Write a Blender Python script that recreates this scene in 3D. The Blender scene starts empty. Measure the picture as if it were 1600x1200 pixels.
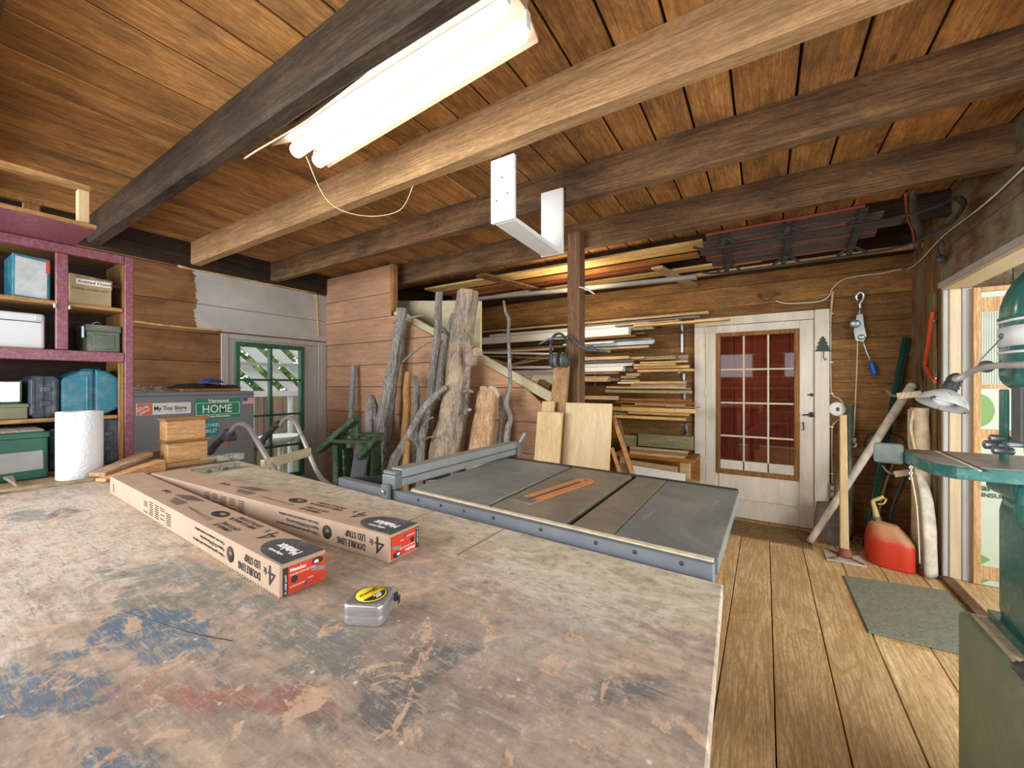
import bpy, bmesh, math, random
from mathutils import Vector, Matrix, noise
R = random.Random(7)
SC = bpy.context.scene
COL = SC.collection
PI = math.pi
V = Vector

def lin(h):
    h = h.lstrip('#')
    out = []
    for i in (0, 2, 4):
        c = int(h[i:i+2], 16) / 255
        out.append(c / 12.92 if c <= .04045 else ((c + .055) / 1.055) ** 2.4)
    return (out[0], out[1], out[2], 1)

# ------------------------------------------------------------------ camera, world, light
CAMZ, F, YAW = 1.3, 622.0, math.radians(32.4)
cam_d = bpy.data.cameras.new('camera'); cam = bpy.data.objects.new('camera', cam_d); COL.objects.link(cam)
cam_d.sensor_width = 36; cam_d.lens = F / 1600 * 36; cam_d.clip_start = .02
cam.location = (0, 0, CAMZ); cam.rotation_euler = (PI/2, 0, YAW)
SC.camera = cam
SC.view_settings.view_transform = 'Standard'; SC.view_settings.look = 'None'
SC.view_settings.gamma = 1; SC.view_settings.exposure = 0.68; SC.view_settings.use_curve_mapping = False
SC.cycles.use_denoising = True
SC.cycles.max_bounces = 8; SC.cycles.diffuse_bounces = 5; SC.cycles.glossy_bounces = 3
SC.cycles.transparent_max_bounces = 8
SC.cycles.sample_clamp_indirect = 6
W = bpy.data.worlds.new('daylight'); SC.world = W; W.use_nodes = True
bg = W.node_tree.nodes['Background']; bg.inputs[0].default_value = (.90, .96, 1, 1); bg.inputs[1].default_value = 1.5
def area(name, loc, target, sx, sy, power, color=(1, 1, 1)):
    l = bpy.data.lights.new(name, 'AREA'); l.shape = 'RECTANGLE'; l.size = sx; l.size_y = sy
    l.energy = power; l.color = color
    o = bpy.data.objects.new(name, l); COL.objects.link(o); o.location = loc
    o.rotation_euler = (V(target) - V(loc)).to_track_quat('-Z', 'Y').to_euler()
    return o
# daylight through the unwalled rear stretch, left open for light, and the right-hand opening
area('rear_opening_light', (-2.6, -1.9, 1.5), (-1.6, 2.5, 1.3), 3.2, 2.2, 165, (.95, .97, 1))
area('side_opening_light', (2.6, 0.6, 1.8), (-.6, 2.2, .9), 2.2, 1.8, 75, (.96, .98, 1))

# ------------------------------------------------------------------ coordinates
SN, CS = math.sin(YAW), math.cos(YAW)
def ray(u, v):
    t = (u - 800) / F
    return V((-SN + t * CS, CS + t * SN, (600 - v) / F))
def PX(u, v, x):
    d = ray(u, v); return V((0, 0, CAMZ)) + d * (x / d.x)
def PY(u, v, y):
    d = ray(u, v); return V((0, 0, CAMZ)) + d * (y / d.y)
def PZ(u, v, z):
    d = ray(u, v); return V((0, 0, CAMZ)) + d * ((z - CAMZ) / d.z)

# ------------------------------------------------------------------ mesh collector
class MB:
    def __init__(s, M=None):
        s.bm = bmesh.new(); s.r = s.bm.faces.layers.float.new('rnd'); s.M = M or Matrix()
    def _fin(s, verts, faces, rnd=None):
        if rnd is None: rnd = R.random()
        for v in verts: v.co = s.M @ v.co
        for f in faces: f[s.r] = rnd
    def mesh(s, co, fa, rnd=None, smooth=False):
        vs = [s.bm.verts.new(V(c)) for c in co]
        fs = []
        for f in fa:
            try: q = s.bm.faces.new([vs[i] for i in f]); q.smooth = smooth; fs.append(q)
            except ValueError: pass
        s._fin(vs, fs, rnd); return s
    def hexa(s, p, bev=0, rnd=None, seg=1):
        """8 corners: bottom 0-3 ccw, top 4-7"""
        vs = [s.bm.verts.new(V(c)) for c in p]
        fs = [s.bm.faces.new([vs[i] for i in f]) for f in ((0,3,2,1),(4,5,6,7),(0,1,5,4),(1,2,6,5),(2,3,7,6),(3,0,4,7))]
        if rnd is None: rnd = R.random()
        for f in fs: f[s.r] = rnd
        for v in vs: v.co = s.M @ v.co
        if bev:
            es = list({e for f in fs for e in f.edges})
            bmesh.ops.bevel(s.bm, geom=es, offset=bev, segments=seg, affect='EDGES', profile=.6, clamp_overlap=True)
        return s
    def box(s, a, b, bev=0, rnd=None, seg=1):
        x0, x1 = sorted((a[0], b[0])); y0, y1 = sorted((a[1], b[1])); z0, z1 = sorted((a[2], b[2]))
        return s.hexa([(x0,y0,z0),(x1,y0,z0),(x1,y1,z0),(x0,y1,z0),(x0,y0,z1),(x1,y0,z1),(x1,y1,z1),(x0,y1,z1)], bev, rnd, seg)
    def bar(s, p0, p1, w, h, up=(0,0,1), bev=0, rnd=None, roll=0):
        p0, p1 = V(p0), V(p1); d = (p1 - p0).normalized(); up = V(up)
        side = d.cross(up)
        if side.length < 1e-4: side = d.cross(V((1, 0, 0)))
        side.normalize(); u2 = side.cross(d).normalized()
        if roll:
            q = Matrix.Rotation(roll, 3, d); side = q @ side; u2 = q @ u2
        c = []
        for zz in (-1, 1):
            for (k, a) in ((0, -1), (1, -1), (1, 1), (0, 1)):
                c.append((p0 if k == 0 else p1) + side * (-a * w / 2) + u2 * (zz * h / 2))
        return s.hexa(c, bev, rnd)
    def prism(s, pts, ext, bev=0, rnd=None, seg=1, smooth=False):
        """pts: planar 3D polygon, ext: extrusion vector"""
        ext = V(ext); pts = [V(p) for p in pts]; n = len(pts)
        vs = [s.bm.verts.new(p) for p in pts] + [s.bm.verts.new(p + ext) for p in pts]
        fs = [s.bm.faces.new(vs[:n][::-1]), s.bm.faces.new(vs[n:])]
        for i in range(n):
            j = (i + 1) % n; f = s.bm.faces.new([vs[i], vs[j], vs[n+j], vs[n+i]]); f.smooth = smooth; fs.append(f)
        bmesh.ops.recalc_face_normals(s.bm, faces=fs)
        if rnd is None: rnd = R.random()
        for f in fs: f[s.r] = rnd
        for v in vs: v.co = s.M @ v.co
        if bev:
            es = list({e for f in fs[:2] for e in f.edges})
            bmesh.ops.bevel(s.bm, geom=es, offset=bev, segments=seg, affect='EDGES', profile=.6, clamp_overlap=True)
        return s
    def tube(s, path, rad, seg=10, amp=0, freq=(14, 3), sub=0, rnd=None, caps=True, flat=1.0, capamp=0):
        P = [V(p) for p in path]
        if not hasattr(rad, '__len__'): rad = [rad] * len(P)
        rad = list(rad)
        if sub and len(P) > 2:
            NP, NR = [], []
            for i in range(len(P) - 1):
                a, b, c, d = P[max(i-1, 0)], P[i], P[i+1], P[min(i+2, len(P)-1)]
                for k in range(sub):
                    t = k / sub
                    NP.append(.5 * ((2*b) + (-a + c)*t + (2*a - 5*b + 4*c - d)*t*t + (-a + 3*b - 3*c + d)*t**3))
                    NR.append(rad[i] * (1-t) + rad[i+1] * t)
            NP.append(P[-1]); NR.append(rad[-1]); P, rad = NP, NR
        elif sub and len(P) == 2:
            P2 = [P[0].lerp(P[1], k / sub) for k in range(sub + 1)]; rad = [rad[0] + (rad[1] - rad[0]) * k / sub for k in range(sub + 1)]; P = P2
        d0 = (P[1] - P[0]).normalized()
        n = d0.orthogonal().normalized(); seed = R.random() * 50
        co, fa = [], []; L = 0
        for i, p in enumerate(P):
            d = (P[min(i+1, len(P)-1)] - P[max(i-1, 0)]).normalized()
            n = (n - d * n.dot(d)); n.normalize(); b = d.cross(n)
            if i: L += (P[i] - P[i-1]).length
            for k in range(seg):
                a = 2 * PI * k / seg; r = rad[i]
                if amp:
                    q = noise.noise(V((math.cos(a) * freq[0] * .12, math.sin(a) * freq[0] * .12, L * freq[1] + seed)))
                    q2 = abs(noise.noise(V((math.cos(a) * freq[0] * .4, math.sin(a) * freq[0] * .4, L * freq[1] * 2.2 + seed))))
                    r *= 1 + amp * q * 1.2 - amp * q2 * 1.1
                co.append(p + n * (math.cos(a) * r) + b * (math.sin(a) * r * flat))
        m = len(P)
        for i in range(m - 1):
            for k in range(seg):
                k2 = (k + 1) % seg
                fa.append((i*seg+k, i*seg+k2, (i+1)*seg+k2, (i+1)*seg+k))
        if caps:
            fa.append(tuple(range(seg))[::-1]); fa.append(tuple((m-1)*seg + k for k in range(seg)))
        vs = [s.bm.verts.new(c) for c in co]; fs = []
        for i, f in enumerate(fa):
            q = s.bm.faces.new([vs[j] for j in f]); q.smooth = len(f) == 4; fs.append(q)
        s._fin(vs, fs, rnd); return s
    def lathe(s, prof, base, axis=(0,0,1), seg=24, rnd=None, smooth=True, a0=0, a1=2*PI, xdir=None):
        ax = V(axis).normalized(); n = V(xdir).normalized() if xdir else ax.orthogonal().normalized(); b = ax.cross(n); base = V(base)
        full = abs(a1 - a0 - 2*PI) < 1e-6; cnt = seg if full else seg + 1
        vs, fs = [], []
        for (r, h) in prof:
            for k in range(cnt):
                a = a0 + (a1 - a0) * k / seg
                vs.append(s.bm.verts.new(base + ax * h + n * (math.cos(a) * r) + b * (math.sin(a) * r)))
        for i in range(len(prof) - 1):
            for k in range(seg):
                k2 = (k + 1) % cnt
                q = s.bm.faces.new([vs[i*cnt+k], vs[i*cnt+k2], vs[(i+1)*cnt+k2], vs[(i+1)*cnt+k]]); q.smooth = smooth; fs.append(q)
        s._fin(vs, fs, rnd)
        bmesh.ops.remove_doubles(s.bm, verts=[v for v in vs if v.is_valid], dist=1e-5)
        return s
    def cyl(s, p0, p1, r, seg=16, bev=0):
        p0, p1 = V(p0), V(p1); L = (p1 - p0).length; b = bev
        pr = [(0, 0), (r - b, 0), (r, b), (r, L - b), (r - b, L), (0, L)] if b else [(0, 0), (r, 0), (r, L), (0, L)]
        s.lathe(pr, p0, p1 - p0, seg, smooth=False if seg < 9 else True); return s
    def ball(s, c, r, sc=(1,1,1), seg=16, rot=None):
        co, fa = [], []; n2 = seg // 2; Rm = rot or Matrix.Identity(3)
        for i in range(n2 + 1):
            th = PI * i / n2
            for k in range(seg):
                a = 2*PI*k/seg
                co.append(V(c) + Rm @ V((math.sin(th)*math.cos(a)*r*sc[0], math.sin(th)*math.sin(a)*r*sc[1], math.cos(th)*r*sc[2])))
        for i in range(n2):
            for k in range(seg):
                k2 = (k+1) % seg; fa.append((i*seg+k, (i+1)*seg+k, (i+1)*seg+k2, i*seg+k2))
        st = len(s.bm.verts)
        vs = [s.bm.verts.new(p) for p in co]; fs = []
        for f in fa:
            q = s.bm.faces.new([vs[j] for j in f]); q.smooth = True; fs.append(q)
        s._fin(vs, fs)
        bmesh.ops.remove_doubles(s.bm, verts=vs, dist=1e-5); return s
    def build(s, name, mat, parent=None, base=None, smooth=None):
        """parent: object; base: world point that becomes the origin of a top-level mesh"""
        me = bpy.data.meshes.new(name)
        bmesh.ops.recalc_face_normals(s.bm, faces=s.bm.faces[:])
        org = WO.get(parent.name, V((0,0,0))) if parent else (V(base) if base is not None else None)
        if org is None:
            xs = [v.co for v in s.bm.verts]
            if xs:
                lo = V([min(c[i] for c in xs) for i in range(3)]); hi = V([max(c[i] for c in xs) for i in range(3)])
                org = V(((lo.x+hi.x)/2, (lo.y+hi.y)/2, lo.z))
            else: org = V((0,0,0))
        for v in s.bm.verts: v.co -= org
        s.bm.to_mesh(me); s.bm.free()
        if mat: me.materials.append(mat)
        if smooth: 
            for p in me.polygons: p.use_smooth = True
        o = bpy.data.objects.new(name, me); COL.objects.link(o)
        if parent: o.parent = parent
        else: o.location = org
        WO[o.name] = org
        return o
WO = {}
def tag(o, label=None, cat=None, group=None, kind=None):
    if label: o['label'] = label
    if cat: o['category'] = cat
    if group: o['group'] = group
    if kind: o['kind'] = kind
    return o
def thing(name, loc, label, cat, group=None):
    o = bpy.data.objects.new(name, None); o.empty_display_size = .05; COL.objects.link(o); o.location = loc
    WO[o.name] = V(loc); return tag(o, label, cat, group)
def struct(name, loc=(0,0,0)):
    o = bpy.data.objects.new(name, None); o.empty_display_size = .05; COL.objects.link(o); o.location = loc
    WO[o.name] = V(loc); o['kind'] = 'structure'; return o
def text(s, size, org, xd, yd, mat, parent, name='lettering', bold=0, align='LEFT', depth=.0004, sx=1, shear=0):
    c = bpy.data.curves.new(name, 'FONT'); c.body = s; c.size = size; c.offset = bold; c.align_x = align; c.extrude = depth / 2
    c.resolution_u = 2; c.shear = shear
    t = bpy.data.objects.new('t', c); COL.objects.link(t)
    dg = bpy.context.evaluated_depsgraph_get(); me = bpy.data.meshes.new_from_object(t.evaluated_get(dg))
    bpy.data.objects.remove(t); bpy.data.curves.remove(c)
    xd, yd = V(xd).normalized(), V(yd).normalized(); zd = xd.cross(yd); O = WO.get(parent.name, V((0,0,0)))
    org = V(org) - O
    for v in me.vertices: v.co = org + xd * (v.co.x * sx) + yd * v.co.y + zd * v.co.z
    me.materials.clear(); me.materials.append(mat); me.name = name
    o = bpy.data.objects.new(name, me); COL.objects.link(o); o.parent = parent; WO[o.name] = O
    return o

# ------------------------------------------------------------------ materials
class NT:
    def __init__(s, name):
        s.m = bpy.data.materials.new(name); s.m.use_nodes = True; s.t = s.m.node_tree; s.t.nodes.clear()
        s.out = s.n('ShaderNodeOutputMaterial'); s.b = s.n('ShaderNodeBsdfPrincipled'); s.l(s.b, 0, s.out, 0)
    def n(s, t, **k):
        x = s.t.nodes.new(t)
        for a, b in k.items(): setattr(x, a, b)
        return x
    def l(s, a, i, b, j): s.t.links.new(a.outputs[i], b.inputs[j])
    def coord(s): return s.n('ShaderNodeTexCoord')
    def mapping(s, src, i, sc=(1,1,1), rot=(0,0,0), loc=(0,0,0)):
        m = s.n('ShaderNodeMapping'); m.inputs['Scale'].default_value = sc; m.inputs['Rotation'].default_value = rot; m.inputs['Location'].default_value = loc
        s.l(src, i, m, 0); return m
    def noise(s, src, scale, detail=6, rough=.6, dist=0):
        x = s.n('ShaderNodeTexNoise'); x.inputs['Scale'].default_value = scale; x.inputs['Detail'].default_value = detail
        x.inputs['Roughness'].default_value = rough; x.inputs['Distortion'].default_value = dist
        if src is not None: s.l(src, 0, x, 'Vector')
        return x
    def ramp(s, src, i, stops):
        r = s.n('ShaderNodeValToRGB'); e = r.color_ramp.elements
        while len(e) < len(stops): e.new(.5)
        for k, (p, c) in enumerate(stops):
            e[k].position = p; e[k].color = c if hasattr(c, '__len__') else (c, c, c, 1)
        s.l(src, i, r, 0); return r
    def mix(s, fac, a, b, mode='MIX'):
        m = s.n('ShaderNodeMix', data_type='RGBA', blend_type=mode)
        for (x, idx) in ((fac, 0), (a, 6), (b, 7)):
            if isinstance(x, tuple) and hasattr(x[0], 'outputs'): s.t.links.new(x[0].outputs[x[1]], m.inputs[idx])
            elif hasattr(x, 'outputs'): s.t.links.new(x.outputs[0], m.inputs[idx])
            else: m.inputs[idx].default_value = x
        return (m, 2)
    def setc(s, x):
        if isinstance(x, tuple) and hasattr(x[0], 'outputs'): s.t.links.new(x[0].outputs[x[1]], s.b.inputs['Base Color'])
        else: s.b.inputs['Base Color'].default_value = x
    def math(s, op, a, b=None, clamp=False):
        m = s.n('ShaderNodeMath', operation=op); m.use_clamp = clamp
        for i, x in enumerate((a, b)):
            if x is None: continue
            if isinstance(x, tuple): s.t.links.new(x[0].outputs[x[1]], m.inputs[i])
            elif hasattr(x, 'outputs'): s.t.links.new(x.outputs[0], m.inputs[i])
            else: m.inputs[i].default_value = x
        return m
    def bump(s, src, i=0, st=.3, dist=.01):
        b = s.n('ShaderNodeBump'); b.inputs['Strength'].default_value = st; b.inputs['Distance'].default_value = dist
        s.l(src, i, b, 'Height'); s.t.links.new(b.outputs[0], s.b.inputs['Normal']); return b
    def done(s, rough=.6, metal=0, spec=.4):
        s.b.inputs['Roughness'].default_value = rough; s.b.inputs['Metallic'].default_value = metal
        s.b.inputs['Specular IOR Level'].default_value = spec; return s.m

def plain(name, c, rough=.5, metal=0, var=.12, scale=8, bump=.05, dust=0, dustc='#b8b0a0', spec=.4):
    t = NT(name); c = lin(c); co = t.coord(); n = t.noise(None, scale, 5); t.l(co, 'Object', n, 'Vector')
    d = tuple(max(0, x * (1 - var * 2)) for x in c[:3]) + (1,); e = tuple(min(1, x * (1 + var)) for x in c[:3]) + (1,)
    r = t.ramp(n, 0, [(.3, d), (.7, e)]); x = (r, 0)
    if dust:
        n2 = t.noise(None, scale * 2.5, 8, .7); t.l(co, 'Object', n2, 'Vector')
        m = t.ramp(n2, 0, [(.5 - dust * .2, 0), (.62, dust)]); x = t.mix(m, x, lin(dustc))
    t.setc(x)
    if bump: t.bump(n, 0, bump, .005)
    return t.done(rough, metal, spec)

def wood(name, a, b, axis='X', rough=.75, stain=None, stain_amt=.5, grain=1.0, spots=0, vary=.25, bump=.25, rings=0, spec=.25, sscale=1.3, lo=.3, hi=.72, fine=1.0):
    t = NT(name); co = t.coord(); at = t.n('ShaderNodeAttribute', attribute_name='rnd')
    off = t.n('ShaderNodeVectorMath', operation='SCALE'); off.inputs[0].default_value = (13, 7, 17); t.l(at, 2, off, 3)
    add = t.n('ShaderNodeVectorMath', operation='ADD'); t.l(co, 'Object', add, 0); t.l(off, 0, add, 1)
    k = {'X': 0, 'Y': 1, 'Z': 2}[axis]
    sc = [11 * grain] * 3; sc[k] = .8 * grain
    m = t.mapping(add, 0, sc); n = t.noise(m, 2.2, 8, .62, .6)
    sc2 = [60 * grain] * 3; sc2[k] = 2.5 * grain
    m2 = t.mapping(add, 0, sc2); n2 = t.noise(m2, 2.0, 4, .6)
    base = t.ramp(n, 0, [(lo, lin(b)), (hi, lin(a))])
    dk = tuple(v * .55 for v in lin(b)[:3]) + (1,)
    x = t.mix(t.ramp(n2, 0, [(.38, .62 * fine), (.56, 0)]), base, dk)
    sc5 = [140 * grain] * 3; sc5[k] = 30 * grain
    m5 = t.mapping(add, 0, sc5); n5 = t.noise(m5, 1.0, 3, .7)
    x = t.mix(t.ramp(n5, 0, [(.40, .35 * fine), (.52, 0)]), x, dk)
    x = t.mix(t.ramp(n5, 0, [(.54, 0), (.68, .25 * fine)]), x, tuple(min(1, v * 1.25) for v in lin(a)[:3]) + (1,))
    if rings:
        sc3 = [7.5] * 3; sc3[k] = .75
        m3 = t.mapping(add, 0, sc3); n3 = t.noise(m3, 1.0, 1.2, .4, .5)
        s3 = t.math('MULTIPLY', n3, 75.0); s3 = t.math('SINE', s3); s3 = t.ramp(s3, 0, [(.45, 0), (.95, rings)])
        x = t.mix(s3, x, tuple(v * .75 for v in lin(b)[:3]) + (1,))
    # knots
    if spots:
        mk = t.mapping(add, 0, tuple(2.2 if i != k else 1.0 for i in range(3)))
        vo = t.n('ShaderNodeTexVoronoi'); vo.inputs['Scale'].default_value = 2.1; t.l(mk, 0, vo, 'Vector')
        x = t.mix(t.ramp(vo, 0, [(.035, spots), (.075, 0)]), x, tuple(v * .35 for v in lin(b)[:3]) + (1,))
    if stain:
        scs = [sscale * 2.0] * 3; scs[k] = sscale * .9
        ms = t.mapping(add, 0, scs); n4 = t.noise(ms, 1.6, 7, .68, .5)
        x = t.mix(t.ramp(n4, 0, [(.44, 0), (.66, stain_amt)]), x, lin(stain))
    hs = t.n('ShaderNodeHueSaturation'); t.t.links.new(x[0].outputs[x[1]], hs.inputs['Color'])
    mr = t.n('ShaderNodeMapRange'); mr.inputs[3].default_value = 1 - vary; mr.inputs[4].default_value = 1 + vary * .6; t.l(at, 2, mr, 0); t.l(mr, 0, hs, 'Value')
    t.setc((hs, 0))
    if bump: t.bump(n2, 0, bump, .004)
    return t.done(rough, 0, spec)

def emit(name, c, s):
    t = NT(name); e = t.n('ShaderNodeEmission'); e.inputs[0].default_value = lin(c); e.inputs[1].default_value = s; t.l(e, 0, t.out, 0); return t.m
def glass(name, tint='#ffffff', refl=.12, rough=.02):
    t = NT(name); tr = t.n('ShaderNodeBsdfTransparent'); tr.inputs[0].default_value = lin(tint)
    g = t.n('ShaderNodeBsdfGlossy'); g.inputs['Roughness'].default_value = rough
    lw = t.n('ShaderNodeLayerWeight'); lw.inputs[0].default_value = .25
    ad = t.math('ADD', (lw, 0), refl, True); mx = t.n('ShaderNodeMixShader'); t.l(ad, 0, mx, 0); t.l(tr, 0, mx, 1); t.l(g, 0, mx, 2); t.l(mx, 0, t.out, 0); return t.m

M = {}
M['ceil'] = wood('ceiling_wood', '#d79d5c', '#ab733c', 'Y', stain='#54402e', stain_amt=.7, spots=.8, sscale=1.5, rings=.25, lo=.25, hi=.65)
M['joist'] = wood('joist_wood', '#93704c', '#62452c', 'X', stain='#33271f', stain_amt=.8, spots=.5, vary=.0, sscale=1.1)
M['joist_light'] = wood('joist_wood_light', '#cda374', '#a17a4e', 'X', stain='#7a614a', stain_amt=.45, spots=.6, vary=.0, sscale=.8)
M['joist_dark'] = wood('joist_wood_dark', '#63523f', '#3d3026', 'X', stain='#2a241f', stain_amt=.8, spots=.3, vary=.0)
M['backwall'] = wood('back_wall_boards', '#a5783f', '#74502a', 'X', stain='#47301b', stain_amt=.6, spots=.6, vary=.22, rings=.2)
M['rightwall'] = wood('right_wall_boards', '#8a643a', '#5c3f22', 'Z', stain='#8f8a70', stain_amt=.55, spots=.3, vary=.2)
M['darkbeam'] = wood('plate_beam', '#4c3628', '#2e211a', 'Y', stain='#201914', stain_amt=.7, vary=.1)
M['darkbeamx'] = wood('plate_beam_x', '#5a4028', '#38271a', 'X', stain='#241a12', stain_amt=.7, vary=.1)
M['partition'] = wood('partition_boards', '#c79c7a', '#aa7d5d', 'X', stain='#85705f', stain_amt=.55, spots=.6, vary=.08, fine=.5)
M['floor'] = wood('floor_boards', '#f2d6a4', '#d2a76e', 'Y', stain='#98744a', stain_amt=.45, spots=.35, vary=.10, rings=.6, rough=.6)
M['door_white'] = wood('old_white_paint', '#ddd4c2', '#cfc5b2', 'Z', stain='#a0957f', stain_amt=.4, vary=.06, rough=.55, fine=.18)
M['grey_white'] = wood('grey_white_paint', '#bab5ad', '#a8a39b', 'Z', stain='#8d8881', stain_amt=.3, vary=.06, rough=.6, fine=.18)
M['white_paint'] = plain('white_paint', '#e6e4df', .5, var=.04)
M['cream'] = wood('cream_paint', '#cfc6a4', '#bdb390', 'X', stain='#948a6c', stain_amt=.3, vary=.05, fine=.18)
M['tan'] = wood('tan_board', '#d9bd95', '#b8966b', 'X', vary=.15, rough=.7)
M['yellow'] = wood('yellow_pine_board', '#ecc888', '#c89a58', 'X', vary=.12, rough=.65)
M['orange'] = wood('orange_board', '#bd8142', '#8f5a28', 'X', vary=.15)
M['whiteb'] = wood('white_painted_board', '#e8e6e0', '#cfccc4', 'X', vary=.05, rough=.5, fine=.18)
M['greyb'] = wood('weathered_board', '#a39a88', '#7f7564', 'X', vary=.15)
M['brownb'] = wood('brown_board', '#7c5636', '#563820', 'X', vary=.15)
M['olive'] = wood('treated_board', '#b0a47a', '#8b8059', 'X', vary=.1, spots=.5)
M['pine_z'] = wood('pine_upright', '#dcc196', '#c4a370', 'Z', spots=.9, vary=.06, fine=.4)
M['ply'] = wood('plywood', '#dcc7a0', '#bfa47a', 'Z', spots=.8, vary=.04, fine=.25, stain='#c0a274', stain_amt=.4)
M['plank_z'] = wood('rough_plank', '#c49c70', '#9a734c', 'Z', spots=.7, vary=.05)
M['post'] = wood('old_post', '#93704e', '#644631', 'Z', stain='#4a3526', stain_amt=.6, vary=0)
M['orange_z'] = wood('orange_strip', '#c08b58', '#99673a', 'Z', vary=.1)
M['cabwood'] = wood('cabinet_inside_wood', '#a87f4e', '#84602f', 'Z', vary=.05)
M['shelfwood'] = wood('shelf_wood', '#c49a68', '#a07646', 'Y', vary=.05)
M['cedar'] = wood('cedar_block', '#d9ab78', '#c4935f', 'Y', spots=.4, vary=.08)
M['wedgewood'] = wood('walnut_offcut', '#b89a7c', '#94775c', 'Y', vary=.08)
M['maroon'] = plain('maroon_paint', '#7b3c48', .4, var=.12, scale=30, dust=.25, dustc='#a98a92')
M['bark'] = wood('grey_bark', '#b9b4ac', '#858079', 'Z', rough=.9, bump=1.0, vary=.08, stain='#6b6256', stain_amt=.65, sscale=4, fine=1.5)
M['bark_brown'] = wood('brown_bark', '#b9aa9a', '#8a7b6d', 'Z', rough=.9, bump=.9, vary=.05, fine=1.5, stain='#d2b488', stain_amt=.6, sscale=2.6)
M['barkless'] = wood('peeled_log', '#d5a768', '#a97742', 'Z', rough=.8, bump=.5, vary=.05, stain='#8b6a48', stain_amt=.5, sscale=3)
M['splitlog'] = wood('split_log', '#dbb88c', '#ab8460', 'Z', rough=.85, bump=.8, stain='#8d6b4b', stain_amt=.6, vary=.04, sscale=2)
M['endgrain'] = plain('log_end', '#c9b79b', .85, var=.2, scale=25, bump=.3)
M['chrome'] = plain('chrome', '#dde1e4', .32, .8, var=.05)
M['steel'] = plain('dull_steel', '#9aa0a4', .4, .85, var=.12)
M['alu'] = plain('aluminium', '#a9adae', .38, .7, var=.06, dust=.2)
M['rail'] = plain('blue_grey_rail', '#7e858d', .4, .55, var=.06)
M['darkmetal'] = plain('dark_metal', '#3c3e40', .5, .5)
M['black'] = plain('black_rubber', '#34363a', .5, 0, dust=.3, dustc='#77706a')
M['ink'] = plain('black_ink', '#2c2826', .7, bump=0, var=.05)
M['inkgrey'] = plain('dark_grey_ink', '#44464a', .6, bump=0, dust=.25, dustc='#8f8a84')
M['whiteink'] = plain('white_ink', '#eceae6', .6, bump=0, var=.02)
M['red'] = plain('red_ink', '#c23a1e', .45, bump=0, var=.05)
M['card'] = plain('cardboard', '#a88e78', .8, var=.05, scale=20)
M['card2'] = plain('cardboard_shelf', '#a8956f', .8, var=.12)
M['green_plastic'] = plain('green_plastic', '#2f5132', .45, dust=.35, dustc='#83866f')
M['grey_plastic'] = plain('grey_plastic', '#6d7378', .5)
M['teal'] = plain('teal_plastic', '#166b80', .45, var=.1, dust=.15)
M['navy'] = plain('navy_plastic', '#252f3c', .45, var=.15, dust=.3, dustc='#76797c')
M['olive_metal'] = plain('olive_metal', '#6c6f52', .45, .1)
M['ammo'] = plain('army_green_metal', '#596353', .45, .2, dust=.2)
M['greentin'] = plain('dark_green_tin', '#0b4a34', .4, .1, var=.12)
M['greymetal'] = plain('grey_enamel', '#77787a', .45, .1, var=.03, scale=3)
M['greysign'] = plain('grey_plate', '#8a8a84', .55, .3, var=.1)
M['signgreen'] = plain('sign_green', '#12805c', .45, bump=0, var=.04)
M['orange_ink'] = plain('orange_ink', '#e0662a', .5, bump=0, var=.02)
M['tealsign'] = plain('teal_sticker', '#148a90', .5, bump=0, var=.03)
M['flagblue'] = plain('flag_blue', '#3a4a8c', .5, bump=0)
M['flagred'] = plain('flag_red', '#c56a72', .5, bump=0)
M['yellow_p'] = plain('yellow_plastic', '#e8cf2c', .4, bump=0, var=.04)
M['sashgreen'] = plain('sash_green', '#2f6048', .5, dust=.2, dustc='#6c7f70')
M['brownsash'] = wood('brown_sash', '#a0713c', '#7a5128', 'Z', vary=.05)
M['bandgreen'] = plain('machine_green', '#1f7a6c', .28, .15, var=.2, scale=5, dust=.45, dustc='#8fa79a')
M['bandgrey'] = plain('stand_green_grey', '#86967f', .5, .1, var=.06, scale=4, dust=.3, dustc='#aab5a2')
M['sawdust'] = plain('sawdust', '#cfc2a6', .95, var=.12, scale=40, bump=.5)
M['redcan'] = plain('red_plastic', '#cf3f26', .45, var=.06, scale=6, dust=.25, dustc='#c99070')
M['matgrey'] = plain('grey_green_carpet', '#767a66', .95, var=.25, scale=60, bump=.6, dust=.6, dustc='#97937c')
M['doormat'] = plain('brown_carpet', '#86663e', .95, var=.3, scale=40, bump=.6, dust=.4, dustc='#5f5a40')
M['canvas'] = plain('canvas', '#c2ab8a', .9, var=.15, scale=12, bump=.3)
M['whiteboard_bark'] = plain('whitewashed_wood', '#c7bda9', .85, var=.18, scale=14, bump=.3)
M['cable'] = plain('cream_cable', '#cfc4ac', .6)
M['rope'] = plain('rope', '#d8c9a6', .8)
M['blue'] = plain('blue_plastic', '#1c4f9e', .4)
M['orange_saw'] = plain('orange_red_enamel', '#c04a22', .4)
M['rust'] = plain('rusty_steel', '#6b5a4c', .7, .3, var=.2, scale=20)
M['sledblack'] = wood('sled_black', '#474340', '#2b2826', 'X', vary=.05)
M['sledred'] = plain('sled_red', '#8a332c', .5, dust=.25, dustc='#6b4a3e')
M['sledwood'] = wood('sled_wood', '#5f5046', '#3d332c', 'X', vary=.12)
M['zinc'] = plain('zinc', '#a9acab', .35, .6)
M['whitecase'] = plain('white_laminate_case', '#c9cbcc', .45, var=.03); M['greyprint'] = plain('grey_printed_front', '#b9bfc0', .5, var=.12, scale=14)

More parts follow.
